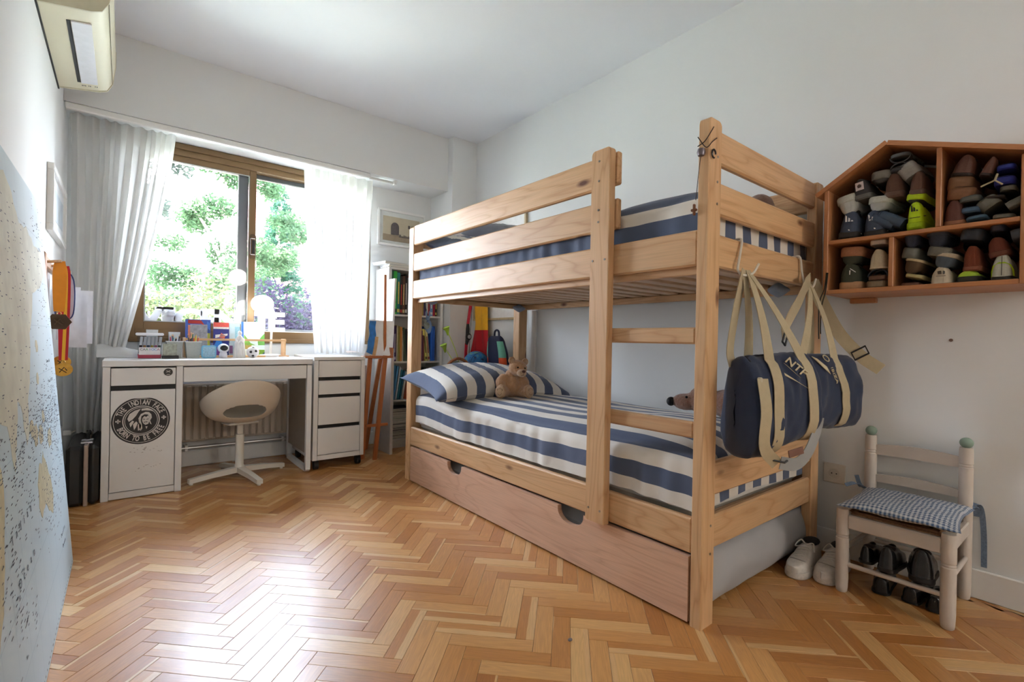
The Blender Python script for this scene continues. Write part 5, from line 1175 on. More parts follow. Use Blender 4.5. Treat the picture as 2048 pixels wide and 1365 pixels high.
for (x, y, z, w_, h_, rz, pt, lab) in ((2.062, .400, .125, .088, .105, 10, 7, 'black patent shoe nearest the front right leg, on the rungs of the small chair'), (2.066, .498, .122, .070, .085, 4, 6, 'black patent shoe in the middle, resting on the rungs of the small chair'), (2.10, .568, .118, .058, .062, 2, 5, 'black shoe at the left, resting on the rungs of the small chair'),
    (2.16, .535, .0006, .072, .06, 8, 0, 'black shoe on the floor under the left part of the small chair'), (2.17, .455, .0006, .070, .055, -3, 0, 'black shoe on the floor under the middle of the small chair'), (2.165, .385, .0006, .068, .052, 3, 0, 'black shoe on the floor under the right part of the small chair')):
    shoe((x, y, z), w_, h_, .225 if x < 2.15 else .215, cols=BL, lab=lab, yaw_=rz, pitch_=pt, rough=.14, sole=.2, seed=int(y*100))
# ---------------------------------------------------------------- small child's chair
cc = thing('child_chair', 'small white painted chair with a rush seat against the right wall', 'chair', (2.24, .485, 0))
cpaint = M('chalky_white_paint', (206, 196, 186), .6, var=.06, scale=14, bump=.2, bscale=60)
def leg_prof(h, r, groove):
    p_ = [(r*.70, 0), (r*.86, .004), (r*.94, .02), (r, .05)]
    for gz in groove: p_ += [(r, gz-.008), (r*.86, gz-.005), (r*.98, gz), (r*.86, gz+.005), (r, gz+.008)]
    return p_+[(r*.98, h-.010), (r*.90, h)]
for x, y in ((2.087, .634), (2.087, .338)): part('leg', G().lathe(leg_prof(.305, .0205, (.170, .222) if False else (.205,)), (x, y, 0), 20), cpaint, cc, world=True)
for x, y in ((2.390, .632), (2.390, .345)):
    lg = part('leg', G().lathe(leg_prof(.545, .0205, (.48,)), (x, y, 0), 20), cpaint, cc, world=True)
    part('finial', G().ell((x, y, .562), (.020, .020, .019)), M('mint_paint', (140, 164, 150), .6), lg, world=True)
def backslat(z0, z1, arch):
    n = 14; top = [(.362+(.615-.362)*k/n, z1+arch*sin(pi*k/n)) for k in range(n+1)]; bot = [(y, z0+arch*.2*sin(pi*k/n)) for k, (y, _) in enumerate(top)]
    part('back_slat', G().prism(bot+top[::-1], 'x', 2.383, 2.397), cpaint, cc, world=True, smooth=False)
backslat(.470, .508, .010); backslat(.360, .388, .008)
for z0, z1, x in ((.236, .287, 2.087), (.236, .280, 2.390)): part('seat_rail', B(x-.010, x+.010, .355, .616, z0, z1, b=.004), cpaint, cc, world=True)
for y in (.634, .340): part('seat_rail', B(2.104, 2.372, y-.010, y+.010, .236, .284, b=.004), cpaint, cc, world=True)
for x, z in ((2.087, .103), (2.390, .12)): part('stretcher', G().cyl((x, .352, z), (x, .620, z), .0085, n=12), cpaint, cc, world=True)
for y in (.634, .340): part('stretcher', G().cyl((2.10, y, .15), (2.376, y, .15), .0085, n=12), cpaint, cc, world=True)
def rush(u, v):
    a, b = 2*u-1, 2*v-1; e = max(abs(a), abs(b)); return (2.238+a*.145, .487+b*.128, .298-.012*(1-e)+.004*sin((a if abs(a) > abs(b) else b)*70))
part('rush_seat', G().grid(rush, 40, 40).box(2.095, 2.382, .36, .612, .283, .292, b=.002), M('rush_fibre', (140, 104, 72), .85, var=.3, scale=120, bump=.6, bscale=200), cc, world=True)
cu = thing('seat_cushion', 'blue and white gingham cushion tied to the small chair', 'cushion', (2.215, .478, .326), rz=radians(2))
part('cushion_cover', pillow_g(.335, .325, .045, ear=.04, seed=6, n=26), gingham, cu)
def tie(pts, lab=None): return part('tie', G().ribbon([Vector(p_)-Vector((2.215, .478, .326)) for p_ in spl(pts)], .016, (0, 1, .2), .0015), gingham_flat, cu)
gingham_flat = M('gingham_tie', (110, 128, 152), .85, var=.3, scale=150)
tie([(2.37, .335, .325), (2.39, .318, .345), (2.405, .300, .33), (2.412, .292, .24), (2.414, .290, .12)]); tie([(2.37, .335, .325), (2.395, .314, .335), (2.40, .31, .30)])
tie([(2.36, .63, .330), (2.375, .655, .335), (2.372, .668, .375)]); tie([(2.36, .63, .330), (2.35, .668, .345), (2.33, .695, .335)])
# wall socket
w_s = thing('wall_socket', 'square white wall socket on the right wall between the bed and the small chair', 'socket', (2.428, .772, .35))
part('plate', B(2.422, 2.433, .730, .814, .308, .392, b=.003), M('socket_plastic', (214, 206, 194), .4), w_s, world=True)
part('recess', G().cyl((2.4235, .772, .35), (2.4215, .772, .35), .021, n=28), M('socket_inner', (196, 188, 176), .4), w_s, world=True)
part('socket_ring', G().tube([(2.4212, .772+.0215*cos(a), .35+.0215*sin(a)) for a in [2*pi*k/28 for k in range(29)]], .0016, 6), M('socket_plastic', (214, 206, 194), .4), w_s, world=True)
for dy in (-.009, .009): part('pin_hole', G().cyl((2.4216, .772+dy, .35), (2.4210, .772+dy, .35), .003, n=10), black_gap, w_s, world=True)
_pb = (1.062,1.022,-0)
solo('lint_clump', G().ell((0, 0, .004), (.008, .006, .004), None, 10, 6), M('lint_grey', (130, 122, 124), .9), 'tiny grey clump lying on the parquet in front of the trundle drawer', 'lint', loc=(_pb[0], _pb[1], .0004))
solo('wall_screw', G().cyl((2.433, .40, .934), (2.4285, .40, .934), .006, n=8), M('plug_brown', (120, 96, 86), .7), 'tiny wall plug in the bare right wall below the shoe shelf', 'wall plug', loc=(2.432, .40, .934), world=True)
# ---------------------------------------------------------------- duffel bags on hooks
navy_c = M('navy_canvas', (30, 44, 72), .8, var=.08, scale=30, bump=.35, bscale=500, sheen=.2)
web = M('cotton_webbing', (182, 168, 138), .8, var=.05, scale=60, bump=.4, bscale=400)
hookm = M('hook_white', (214, 208, 196), .4)
def hook(lab, pts): 
    t_ = thing('bag_hook', lab, 'hook', pts[2]); part('hook_wire', G().tube(spl(pts), .0042, 8), hookm, t_, world=True); return t_
hook('white S hook over the upper end rail carrying the front bag', [(1.655, .850, 1.225), (1.652, .848, 1.255), (1.648, .830, 1.264), (1.640, .811, 1.255), (1.618, .806, 1.20), (1.596, .800, 1.150), (1.606, .785, 1.132), (1.640, .772, 1.140), (1.668, .765, 1.175)])
hook('white S hook over the upper end rail carrying the rear bag', [(2.122, .850, 1.225), (2.122, .848, 1.255), (2.122, .830, 1.264), (2.124, .811, 1.255), (2.128, .806, 1.20), (2.130, .796, 1.150), (2.136, .782, 1.134), (2.142, .768, 1.140), (2.146, .760, 1.170)])
def duffel(name, lab, A, Bp, ry, z0, z1, z0b, z1b, seed):
    A, Bp = Vector(A), Vector(Bp); ax = (Bp-A); Ln = ax.length; d = ax.normalized(); n = Vector((d.y, -d.x)); n = n if n.y < 0 else -n
    def surf(t, ph, k=1.0):  # ph: 0 = facing the room (n), 90 = top, -90 = bottom
        e = min(1, min(t, 1-t)/.10); e = max(0, 1-(1-e)**2.6)**.5; e = .25+.75*e if 0 < t < 1 else .02
        zb = z0+(z0b-z0)*t; zt = z1+(z1b-z1)*t; zc = (zb+zt)/2; hz = (zt-zb)/2
        c, s = cos(ph), sin(ph); cx = math.copysign(abs(c)**.75, c); cz = math.copysign(abs(s)**.85, s)
        w_ = ry*(1.0-.22*s)*e; wr = .009*mnoise.noise(Vector((t*5+seed, ph*1.3, 2)))+.006*mnoise.noise(Vector((t*14+seed, ph*3, 7)))
        p_ = A+ax*(t)+n*(w_*cx*k+wr*cx); return (p_.x, p_.y, zc+hz*(.35+.65*e)*cz+wr*cz*.7)
    t_ = thing(name, lab, 'bag', ((A.x+Bp.x)/2, (A.y+Bp.y)/2, z1))
    part('bag_body', G().grid(lambda u, v: surf(v, 2*pi*u), 48, 44, cu=True), navy_c, t_, world=True, ang=180)
    return t_, surf, n, d
b1, s1, n1, d1_ = duffel('duffel_bag', 'navy canvas duffel bag with beige straps hanging beside the near bed post', (1.496, .752), (1.745, .645), .080, .535, .862, .615, .885, 1)
def wrap_strap(surf, t0, ph0, ph1, hookp, w_, n_, d_, k=1.06, n=14, twist=None):
    pts = [Vector(surf(t0, radians(ph0+(ph1-ph0)*i/n), k)) for i in range(n+1)]
    dirs = [Vector((d_.x, d_.y, 0))]*len(pts)
    last = pts[-1]; h = Vector(hookp)
    for i in range(1, 9):
        q_ = i/8; p_ = last.lerp(h, q_); p_ += Vector((n_.x, n_.y, 0))*.012*sin(pi*q_); pts.append(p_); dirs.append(Vector((d_.x, d_.y, 0)).lerp(Vector((d_.x, d_.y, -.3)), q_))
    ws = [w_]*(n+1)+[w_*(1-.45*i/8) for i in range(1, 9)]
    return G().ribbon(pts, ws, dirs, .0025)
H1, H2 = (1.628, .782, 1.150), (2.140, .778, 1.150)
part('strap', wrap_strap(s1, .34, -85, 62, H1, .036, n1, d1_), web, b1, world=True)
part('strap', wrap_strap(s1, .80, -88, 60, H1, .034, n1, d1_), web, b1, world=True)
part('strap', wrap_strap(s1, .30, 200, 118, (1.618, .79, 1.15), .034, n1, d1_), web, b1, world=True)
part('strap', G().ribbon(spl([(1.525, .775, .83), (1.525, .785, .88), (1.548, .788, .96), (1.585, .79, 1.06), (1.612, .785, 1.15)]), .040, (1, 0, .4), .0025), web, b1, world=True)
part('shoulder_strap', G().ribbon(spl([s1(.13, radians(32), 1.12), s1(.13, radians(0), 1.14), s1(.14, radians(-40), 1.16), (1.560, .650, .540)]), .038, (.8, -.35, 0), .0025), web, b1, world=True)
part('shoulder_strap', G().ribbon(spl([(1.560, .640, .545), (1.61, .615, .540), (1.655, .60, .57), (1.69, .590, .63), (1.70, .585, .68)]), .040, (.4, -.1, -.9), .0025), M('webbing_grey', (150, 152, 152), .8), b1, world=True)
part('strap_slider', G().tube([(1.530, .668, .556), (1.562, .628, .548), (1.575, .626, .553)], .0032, 6), black_plastic, b1, world=True)
part('end_tab', B(-.006, .006, -.026, .026, -.009, .009, b=.003).xf(Matrix.Translation((1.508, .690, .795)) @ Matrix.Rotation(radians(-40), 4, 'Z')), M('tab_cream', (196, 186, 164), .7), b1, world=True)
part('end_patch', G().prism([(-.030, -.026), (.030, -.026), (.034, 0), (.026, .012), (-.026, .012)], 'x', -.002, .004).xf(Matrix.Translation((1.509, .690, .772)) @ Matrix.Rotation(radians(-40), 4, 'Z')), black_plastic, b1, world=True, smooth=False)
part('zip', G().tube([s1(.5, radians(88), 1.0), s1(.3, radians(86), 1.0), s1(.1, radians(84)), (1.512, .715, .850), (1.503, .700, .80), (1.503, .697, .73)], .004, 6), M('zip_dark', (30, 34, 46), .5, metal=.3), b1, world=True)
part('leather_patch', B(-.028, .028, -.002, .002, -.011, .011, b=.001).xf(Matrix.Translation((1.60, .612, .578)) @ Matrix.Rotation(atan2(d1_.y, d1_.x), 4, 'Z') @ Matrix.Rotation(radians(-12), 4, 'Y')), M('patch_brown', (120, 84, 70), .6), b1, world=True)
def on_bag(g, surf, d_, t0, ph, rot, k=1.10):
    p_ = Vector(surf(t0, radians(ph), k)); dx = (Vector(surf(t0+.02, radians(ph), k))-p_).normalized(); dz = (Vector(surf(t0, radians(ph+4), k))-p_).normalized(); nn = dx.cross(dz).normalized()
    if nn.y > 0: nn = -nn
    m_ = Matrix(((dx.x, dz.x, nn.x, p_.x), (dx.y, dz.y, nn.y, p_.y), (dx.z, dz.z, nn.z, p_.z), (0, 0, 0, 1)))
    return g.xf(m_ @ Matrix.Rotation(radians(rot), 4, 'Z'))
prt = M('print_cream', (196, 182, 150), .8)
part('bag_lettering', on_bag(text_g('NTF', .040, .001, bold=.0006), s1, d1_, .63, 42, -62), prt, b1, world=True, smooth=False)
part('bag_emblem', on_bag(G().prism([(-.055, .020), (-.03, .018), (.055, -.030), (.02, -.012)], 'z', 0, .002), s1, d1_, .54, 28, -22), prt, b1, world=True, smooth=False)
part('bag_emblem', on_bag(G().prism([(-.03, .012), (-.018, .006), (.03, -.022), (.008, -.010)], 'z', 0, .002), s1, d1_, .58, 40, -30), prt, b1, world=True, smooth=False)
b2, s2, n2, d2_ = duffel('duffel_bag', 'navy canvas duffel bag with beige straps hanging nearest the shoe shelf', (1.83, .765), (2.19, .665), .078, .600, .872, .595, .872, 4)
part('strap', wrap_strap(s2, .66, -82, 62, H2, .040, n2, d2_), web, b2, world=True)
part('strap', wrap_strap(s2, .16, -85, 55, H2, .036, n2, d2_), web, b2, world=True)
part('strap', wrap_strap(s2, .58, 200, 118, (2.145, .79, 1.15), .034, n2, d2_), web, b2, world=True)
part('shoulder_strap', G().ribbon(spl([(1.70, .70, .935), (1.80, .715, 1.0), (1.93, .735, 1.07), (2.05, .76, 1.135), (2.13, .775, 1.165)]), .058, (.4, .1, -.9), .0025), web, b2, world=True)
part('shoulder_strap', G().ribbon(spl([(2.15, .775, 1.16), (2.19, .745, 1.06), (2.23, .70, .95), (2.275, .64, .865), (2.315, .585, .815)]), .046, (.3, -.6, .3), .0025), web, b2, world=True)
def slider(c, w_, h_, rz, ry_): 
    pts = [(-w_, 0, -h_), (w_, 0, -h_), (w_, 0, h_), (-w_, 0, h_), (-w_, 0, -h_), (w_, 0, -h_)]
    return G().tube(pts, .0035, 6).xf(Matrix.Translation(c) @ Matrix.Rotation(rz, 4, 'Z') @ Matrix.Rotation(ry_, 4, 'Y'))
part('strap_slider', slider((2.262, .640, .878), .030, .016, radians(-40), radians(-28)), black_plastic, b2, world=True)
part('strap_slider', slider((1.70, .690, .925), .012, .020, 0, radians(30)), black_plastic, b2, world=True)
part('bag_lettering', on_bag(text_g('O', .042, .001), s2, d2_, .50, 58, -60), prt, b2, world=True, smooth=False)
part('bag_lettering', on_bag(text_g('IBIZA', .026, .001), s2, d2_, .53, 24, -80), prt, b2, world=True, smooth=False)
part('bag_emblem', on_bag(G().prism([(-.04, .014), (-.02, .020), (.02, .012), (.04, -.014), (.01, -.004)], 'z', 0, .002), s2, d2_, .38, 42, -50), prt, b2, world=True, smooth=False)
# ---------------------------------------------------------------- world map board leaning on the left wall
mp_ = thing('world_map_board', 'large pale blue world map on a canvas board leaning against the left wall', 'map', (-.14, 1.55, 0))
def mq(a, b, e=0): 
    n = Vector((1, 0, .0821)).normalized(); return (-.141-.113*b+n.x*e, a, 1.376*b+n.z*e)
def mslab(pts, e0, e1):
    n = len(pts); return G().add([mq(a, b, e0) for a, b in pts]+[mq(a, b, e1) for a, b in pts], [tuple(range(n))[::-1], tuple(range(n, 2*n))]+[(k, (k+1) % n, n+(k+1) % n, n+k) for k in range(n)])
part('map_sheet', mslab([(.56, .002), (2.545, .002), (2.545, 1), (.56, 1)], -.018, 0), M('map_blue', (186, 206, 214), .55, var=.03, scale=3), mp_, world=True, smooth=False)
land = M('map_land', (200, 202, 184), .6, var=.12, scale=14); land2 = M('map_land_dark', (188, 182, 150), .6, var=.14, scale=30)
def jag(pts, k=3, amp=.012, seed=0):
    r = random.Random(seed); out = []
    for (a, b), (c, d) in zip(pts, pts[1:]+pts[:1]):
        for i in range(k): t_ = i/k; out.append((a+(c-a)*t_+r.uniform(-amp, amp)*(i > 0), b+(d-b)*t_+r.uniform(-amp, amp)*.7*(i > 0)))
    return out
asia = [(.62, .90), (1.2, .96), (1.62, .90), (1.80, .955), (1.90, .93), (1.98, .88), (2.12, .89), (2.25, .86), (2.46, .86), (2.44, .80), (2.30, .76), (2.12, .74), (2.06, .69), (1.98, .65), (1.95, .60), (1.90, .55), (1.84, .52), (1.82, .46), (1.76, .44), (1.74, .50), (1.68, .53), (1.62, .46), (1.57, .42), (1.53, .50), (1.40, .53), (1.2, .55), (.9, .60), (.62, .62)]
part('continent', mslab(jag(asia, 3, .010, 1), 0, .0006), land, mp_, world=True, smooth=False)
part('continent', mslab(jag([(1.87, .345), (1.93, .378), (1.99, .372), (2.02, .392), (2.06, .365), (2.13, .32), (2.16, .27), (2.12, .235), (2.04, .255), (1.98, .285), (1.90, .27), (1.86, .30)], 3, .008, 2), 0, .0006), land2, mp_, world=True, smooth=False)
part('continent', mslab(jag([(.95, .52), (1.2, .50), (1.40, .48), (1.43, .42), (1.38, .34), (1.32, .26), (1.25, .22), (1.18, .25), (1.12, .38), (.98, .42)], 3, .010, 3), 0, .0006), land2, mp_, world=True, smooth=False)
for k, (c, r0) in enumerate((((1.92, .44), .05), ((2.02, .43), .045), ((2.10, .46), .03), ((2.20, .40), .05), ((1.86, .46), .035), ((2.06, .55), .025), ((2.10, .62), .03))):
    part('island', mslab(jag([(c[0]+r0*cos(a), c[1]+r0*.5*sin(a)) for a in [2*pi*i/6 for i in range(6)]], 2, .008, 10+k), 0, .0006), land2, mp_, world=True, smooth=False)
def mtext(s, a, b, size, sp=1.0):
    g = G(); x = 0
    for k, ch_ in enumerate(s):
        if ch_ != ' ':
            tg = text_g(ch_, size, .0002); tg.v = [mq(a+x+v[0]*1.15, b+v[1]/1.376, .0012+v[2]) for v in tg.v]; g.add(tg.v, tg.f)
        x += size*sp
    return g
ink = M('map_ink', (84, 92, 104), .7)
tag(part('map_lettering', mtext('Indian', 1.46, .33, .030, 1.7), ink, mp_, world=True, smooth=False), kind='stuff')
tag(part('map_lettering', mtext('Ocean', 1.50, .25, .030, 1.7), ink, mp_, world=True, smooth=False), kind='stuff')
tag(part('map_lettering', mtext('Pacific', 2.26, .145, .018, 1.0), ink, mp_, world=True, smooth=False), kind='stuff')
tag(part('map_lettering', mtext('Ocean', 2.28, .115, .018, 1.0), ink, mp_, world=True, smooth=False), kind='stuff')
tag(part('map_lettering', mtext('South', 2.30, .58, .016, 1.2), ink, mp_, world=True, smooth=False), kind='stuff')
tag(part('map_lettering', mtext('Pacific', 2.30, .53, .016, 1.2), ink, mp_, world=True, smooth=False), kind='stuff')
g = G(); r_ = random.Random(21)
for cx_, cy_, sx_, sy_, n_ in ((2.30, .44, .16, .05, 330), (1.95, .46, .14, .04, 200), (1.6, .42, .10, .05, 110), (1.75, .34, .06, .05, 40), (2.05, .27, .08, .04, 60), (2.3, .27, .1, .05, 60), (1.45, .25, .05, .06, 60), (1.85, .80, .2, .08, 90), (2.35, .70, .12, .10, 70), (1.55, .62, .2, .1, 90), (1.35, .40, .05, .08, 60), (2.4, .92, .1, .03, 30), (1.52, .17, .03, .012, 10), (1.62, .15, .03, .02, 12)):
    for k in range(n_):
        a, b = r_.gauss(cx_, sx_), r_.gauss(cy_, sy_); L_ = r_.uniform(.006, .024)
        if 1.2 < a < 2.51 and .06 < b < .98: g.add([mq(a+dx, b+dz/1.376, .0011) for dx, dz in ((0, 0), (L_, 0), (L_, .0027), (0, .0027))], [(0, 1, 2, 3)])
tag(part('place_names', g, ink, mp_, world=True, smooth=False), kind='stuff')
g = G(); gl = M('map_grid', (160, 184, 196), .6)
for k in range(1, 9): b = k/9; g.add([mq(a, bb, .0004) for a, bb in ((.56, b), (2.545, b), (2.545, b+.0012), (.56, b+.0012))], [(0, 1, 2, 3)])
for k in range(1, 14): a = .56+k*.1418; g.add([mq(aa, bb, .0004) for aa, bb in ((a, .01), (a+.0015, .01), (a+.0015, .99), (a, .99))], [(0, 1, 2, 3)])
tag(part('grid_lines', g, gl, mp_, world=True, smooth=False), kind='stuff')
g = G()
for k in range(60): a = .60+k*.0322; L_ = .010 if k % 3 else .016; g.add([mq(aa, bb, .0008) for aa, bb in ((a, .012), (a+L_, .012), (a+L_, .0155), (a, .0155))], [(0, 1, 2, 3)])
tag(part('border_scale', g, ink, mp_, world=True, smooth=False), kind='stuff')
# ---------------------------------------------------------------- air conditioner
ac = thing('air_conditioner', 'cream wall air conditioner high on the left wall near the ceiling', 'air conditioner', (-.17, 3.0, 2.25))
acm = M('ac_cream', (222, 216, 190), .45, var=.01); AY0, AY1 = 2.555, 3.385
prof = [(-.279, 2.145), (-.12, 2.172), (-.088, 2.185), (-.066, 2.23), (-.055, 2.32), (-.055, 2.40), (-.075, 2.425), (-.279, 2.43)]
def yprism(pts, y0, y1): return G().prism([(x, z) for x, z in pts], 'y', y0, y1)
body = part('body', yprism(prof, AY0+.008, AY1-.008), acm, ac, world=True, ang=50)
for ya, yb in ((AY0, AY0+.0095), (AY1-.0095, AY1)): part('end_cap', yprism([(x+(.002 if x > -.2 else 0), z-(.003 if z < 2.25 else -.002)) for x, z in prof], ya, yb), M('ac_cap', (206, 200, 172), .45), ac, world=True, ang=50)
def bz(x): return 2.145+(x+.279)/.159*.027
part('air_flap', G().add([(x, y, bz(x)-dz) for x in (-.185, -.122) for y in (AY0+.11, AY1-.10) for dz in (.0005, .006)], [(0, 1, 3, 2), (4, 6, 7, 5), (0, 4, 5, 1), (2, 3, 7, 6), (0, 2, 6, 4), (1, 5, 7, 3)]), M('flap_white', (232, 234, 240), .35), ac, world=True, smooth=False)
part('outlet_slot', G().add([(x, y, bz(x)-dz) for x in (-.200, -.187) for y in (AY0+.11, AY1-.10) for dz in (.0003, .002)], [(0, 1, 3, 2), (4, 6, 7, 5), (0, 4, 5, 1), (2, 3, 7, 6), (0, 2, 6, 4), (1, 5, 7, 3)]), black_gap, ac, world=True, smooth=False)
g = G()
for k, x in enumerate((-.185, -.179, -.173, -.160, -.154, -.135, -.128)): g.add([(x, AY1-.07, bz(x)-.0012), (x+.004, AY1-.07, bz(x)-.0015), (x+.004, AY1-.055-.006*(k % 2), bz(x)-.0015), (x, AY1-.055, bz(x)-.0012)], [(0, 1, 2, 3)])
tag(part('indicator_print', g, M('ac_print', (90, 90, 90), .6), ac, world=True, smooth=False), kind='stuff')
part('front_seam', B(-.0665, -.0645, AY0+.012, AY1-.012, 2.225, 2.229, b=0), M('ac_seam', (150, 146, 126), .6), ac, world=True)
part('wall_plate', B(-.280, -.274, AY0-.02, AY1+.01, 2.139, 2.42, b=0), black_gap, ac, world=True)
# ---------------------------------------------------------------- left wall: picture, medal rack
fp = thing('framed_picture', 'small white framed picture on the left wall above the medals', 'picture', (XL+.012, 3.34, 1.52))
def frame_x(par, x0, x1, y0, y1, z0, z1, bw, mat, inner, innerm, art):
    part('frame', B(x0, x1, y0, y1, z1-bw, z1, b=.002).box(x0, x1, y0, y1, z0, z0+bw, b=.002).box(x0, x1, y0, y0+bw, z0+bw, z1-bw, b=.002).box(x0, x1, y1-bw, y1, z0+bw, z1-bw, b=.002), mat, par, world=True)
    part('mount', B(x0, (x0+x1)/2, y0+bw*.9, y1-bw*.9, z0+bw*.9, z1-bw*.9, b=0), innerm, par, world=True)
    if art: part('print', B(min(x0, x1)+.5*(x1-x0)-(0.001), (x0+x1)/2+.001, y0+inner, y1-inner, z0+inner, z1-inner, b=0), art, par, world=True)
frame_x(fp, XL, XL+.024, 3.02, 3.66, 1.36, 1.665, .03, white_gloss, .08, M('mount_white', (220, 224, 228), .5), M('print_pale', (190, 202, 214), .5, var=.15, scale=14))
mr = thing('medal_rack', 'pale wooden peg rack on the left wall holding medals and papers', 'rack', (XL+.02, 3.2, 1.2))
lw_ = wood('rack_pine', 'y', (206, 168, 130), (186, 146, 108), knots=False)
part('rack_bar', B(XL, XL+.018, 2.78, 3.46, 1.18, 1.225, b=.003), lw_, mr, world=True)
part('upright', B(XL+.001, XL+.024, 2.76, 2.83, .865, 1.235, b=.008), wood('rack_pine_z', 'z', (206, 160, 122), (180, 134, 96), knots=False), mr, world=True)
for y in (2.88, 3.05, 3.2, 3.35): part('peg', G().cyl((XL+.018, y, 1.2), (XL+.065, y, 1.208), .006, n=10), lw_, mr, world=True)
gold = M('medal_gold', (206, 166, 80), .3, metal=.8, var=.1, scale=80); dbr = M('medal_bronze', (70, 56, 44), .4, metal=.6)
def medal(lab, x, y, zt, zm, rib, mm, hexa=False, stripes=None, w_=.026):
    t_ = thing('medal', lab, 'medal', (x, y, zt), group=None); yy = Vector((0, 1, 0))
    for s_ in (-1, 1):
        pts = spl([(x, y+.004*s_, zt+.004), (x+s_*.006, y+s_*.008, zt-.05), (x+s_*.005, y+s_*.006, (zt+zm)/2), (x+s_*.001, y+s_*.002, zm+.045)])
        rb = part('ribbon', G().ribbon(pts, w_, (1, .3, 0), .0015), rib, t_, world=True)
    if stripes: part('ribbon_stripe', G().ribbon([Vector(p_)+Vector((0, -.018, 0)) for p_ in pts], w_*.4, (1, .3, 0), .0012), stripes, t_, world=True)
    part('ring', G().tube([(x+.007*cos(a), y, zm+.036+.007*sin(a)) for a in [2*pi*k/10 for k in range(11)]], .0015, 5), gold, t_, world=True)
    n = 6 if hexa else 28; R_ = .042 if hexa else .034
    dsk = part('disc', G().add([(x+R_*cos(2*pi*k/n), y+dx_+.35*R_*cos(2*pi*k/n), zm+R_*.9*sin(2*pi*k/n)) for dx_ in (.003, -.003) for k in range(n)], [tuple(range(n)), tuple(range(n, 2*n))[::-1]]+[(k, n+k, n+(k+1) % n, (k+1) % n) for k in range(n)]), mm, t_, world=True, smooth=False)
    part('relief', G().tube([(x-.012, y-.009, zm-.012), (x+.004, y-.004, zm+.012), (x+.014, y, zm-.004)], .002, 6).tube([(x-.014, y-.009, zm+.008), (x+.012, y-.001, zm-.014)], .002, 6), dbr if not hexa else M('medal_bronze2', (96, 78, 60), .4, metal=.6), dsk, world=True)
    t_.rotation_euler = (0, 0, 0); return t_
orange = M('ribbon_orange', (232, 150, 30), .6, var=.06); redr = M('ribbon_red', (190, 30, 50), .6); yel = M('ribbon_yellow', (240, 186, 50), .6)
medal('dark six-sided medal on a plain orange ribbon, nearest on the medal rack', XL+.058, 2.90, 1.205, .944, orange, dbr, True, w_=.034)
medal('round gold medal on a red and yellow striped ribbon, hanging lowest', XL+.060, 3.10, 1.205, .722, redr, gold, stripes=yel, w_=.030)
medal('round gold medal behind the lowest one on a dark red ribbon', XL+.050, 3.16, 1.205, .755, M('ribbon_wine', (150, 24, 40), .6), gold, w_=.020)
pp2 = thing('hanging_badge', 'white badge with a blue lanyard edge on the medal rack', 'badge', (XL+.06, 3.24, 1.2))
part('card', B(XL+.02, XL+.085, 3.22, 3.222, .93, 1.16, b=0), M('card_white', (226, 230, 238), .5), pp2, world=True); part('lanyard', G().tube(spl([(XL+.025, 3.215, 1.15), (XL+.020, 3.215, .99), (XL+.05, 3.215, .96), (XL+.085, 3.215, .99), (XL+.085, 3.215, 1.15), (XL+.05, 3.215, 1.20), (XL+.025, 3.215, 1.15)]), .003, 6), M('lanyard_blue', (60, 80, 140), .6), pp2, world=True)
for k, (y, z0, z1, dx_) in enumerate(((3.33, .86, 1.13, .06), (3.38, .82, 1.08, .085), (3.43, .84, 1.12, .105))):
    solo('paper_sheet', G().grid(lambda u, v: (-.045+.09*u, .012*sin(3*u+k), (z1-z0)*v-(z1-z0)), 8, 8), M('paper_white', (228, 230, 236), .6), ('white sheet hanging on the medal rack, first behind the badge', 'white sheet hanging on the medal rack, middle of the three', 'white sheet hanging on the medal rack, nearest the curtain')[k], 'paper', loc=(XL+dx_, y, z1), ang=180)
# ---------------------------------------------------------------- pictures behind the bed
pc = thing('framed_picture', 'white framed old photograph of a stone gate on the wall right of the curtain', 'picture', (1.89, YW, 1.86))
part('frame', B(1.672, 2.118, 3.945, YW, 1.995, 2.015, b=.002).box(1.672, 2.118, 3.945, YW, 1.700, 1.720, b=.002).box(1.672, 1.690, 3.945, YW, 1.72, 1.995, b=.002).box(2.100, 2.118, 3.945, YW, 1.72, 1.995, b=.002), white_gloss, pc, world=True)
part('mount', B(1.69, 2.10, 3.958, YW-.001, 1.72, 1.995, b=0), M('mount_grey', (212, 216, 214), .5), pc, world=True)
ph = part('photograph', B(1.722, 2.066, 3.9565, 3.958, 1.745, 1.955, b=0), M('sepia_photo', (188, 178, 154), .5, var=.08, scale=16), pc, world=True)
pd2, pd3 = M('photo_dark', (92, 84, 84), .6, var=.2, scale=60), M('photo_mid', (150, 134, 112), .6, var=.12, scale=20)
part('gate', G().prism([(1.795, 1.80), (1.795, 1.86)]+[(1.832+.037*cos(a), 1.868+.040*sin(a)) for a in [pi-pi*k/10 for k in range(11)]]+[(1.869, 1.86), (1.869, 1.80)], 'y', 3.9555, 3.9566), pd2, ph, world=True, smooth=False)
part('foreground', G().prism([(1.722, 1.745), (2.066, 1.745), (2.066, 1.79), (1.9, 1.795), (1.722, 1.80)], 'y', 3.9558, 3.9566), pd3, ph, world=True, smooth=False)
g = G(); r_ = random.Random(2)
for k in range(18): x = 1.875+k*.0105; h = r_.uniform(.012, .026); g.prism([(x-.004, 1.785), (x+.004, 1.785), (x+.003, 1.785+h), (x-.003, 1.785+h)], 'y', 3.955, 3.9562)
tag(part('figures', g, pd2, ph, world=True, smooth=False), kind='stuff')
part('small_window', B(1.955, 1.975, 3.9555, 3.9566, 1.872, 1.900, b=0), pd2, ph, world=True); part('oval_badge', G().prism([(1.995+.011*cos(a), 1.884+.018*sin(a)) for a in [2*pi*k/16 for k in range(16)]], 'y', 3.9555, 3.9566), pd3, ph, world=True, smooth=False)
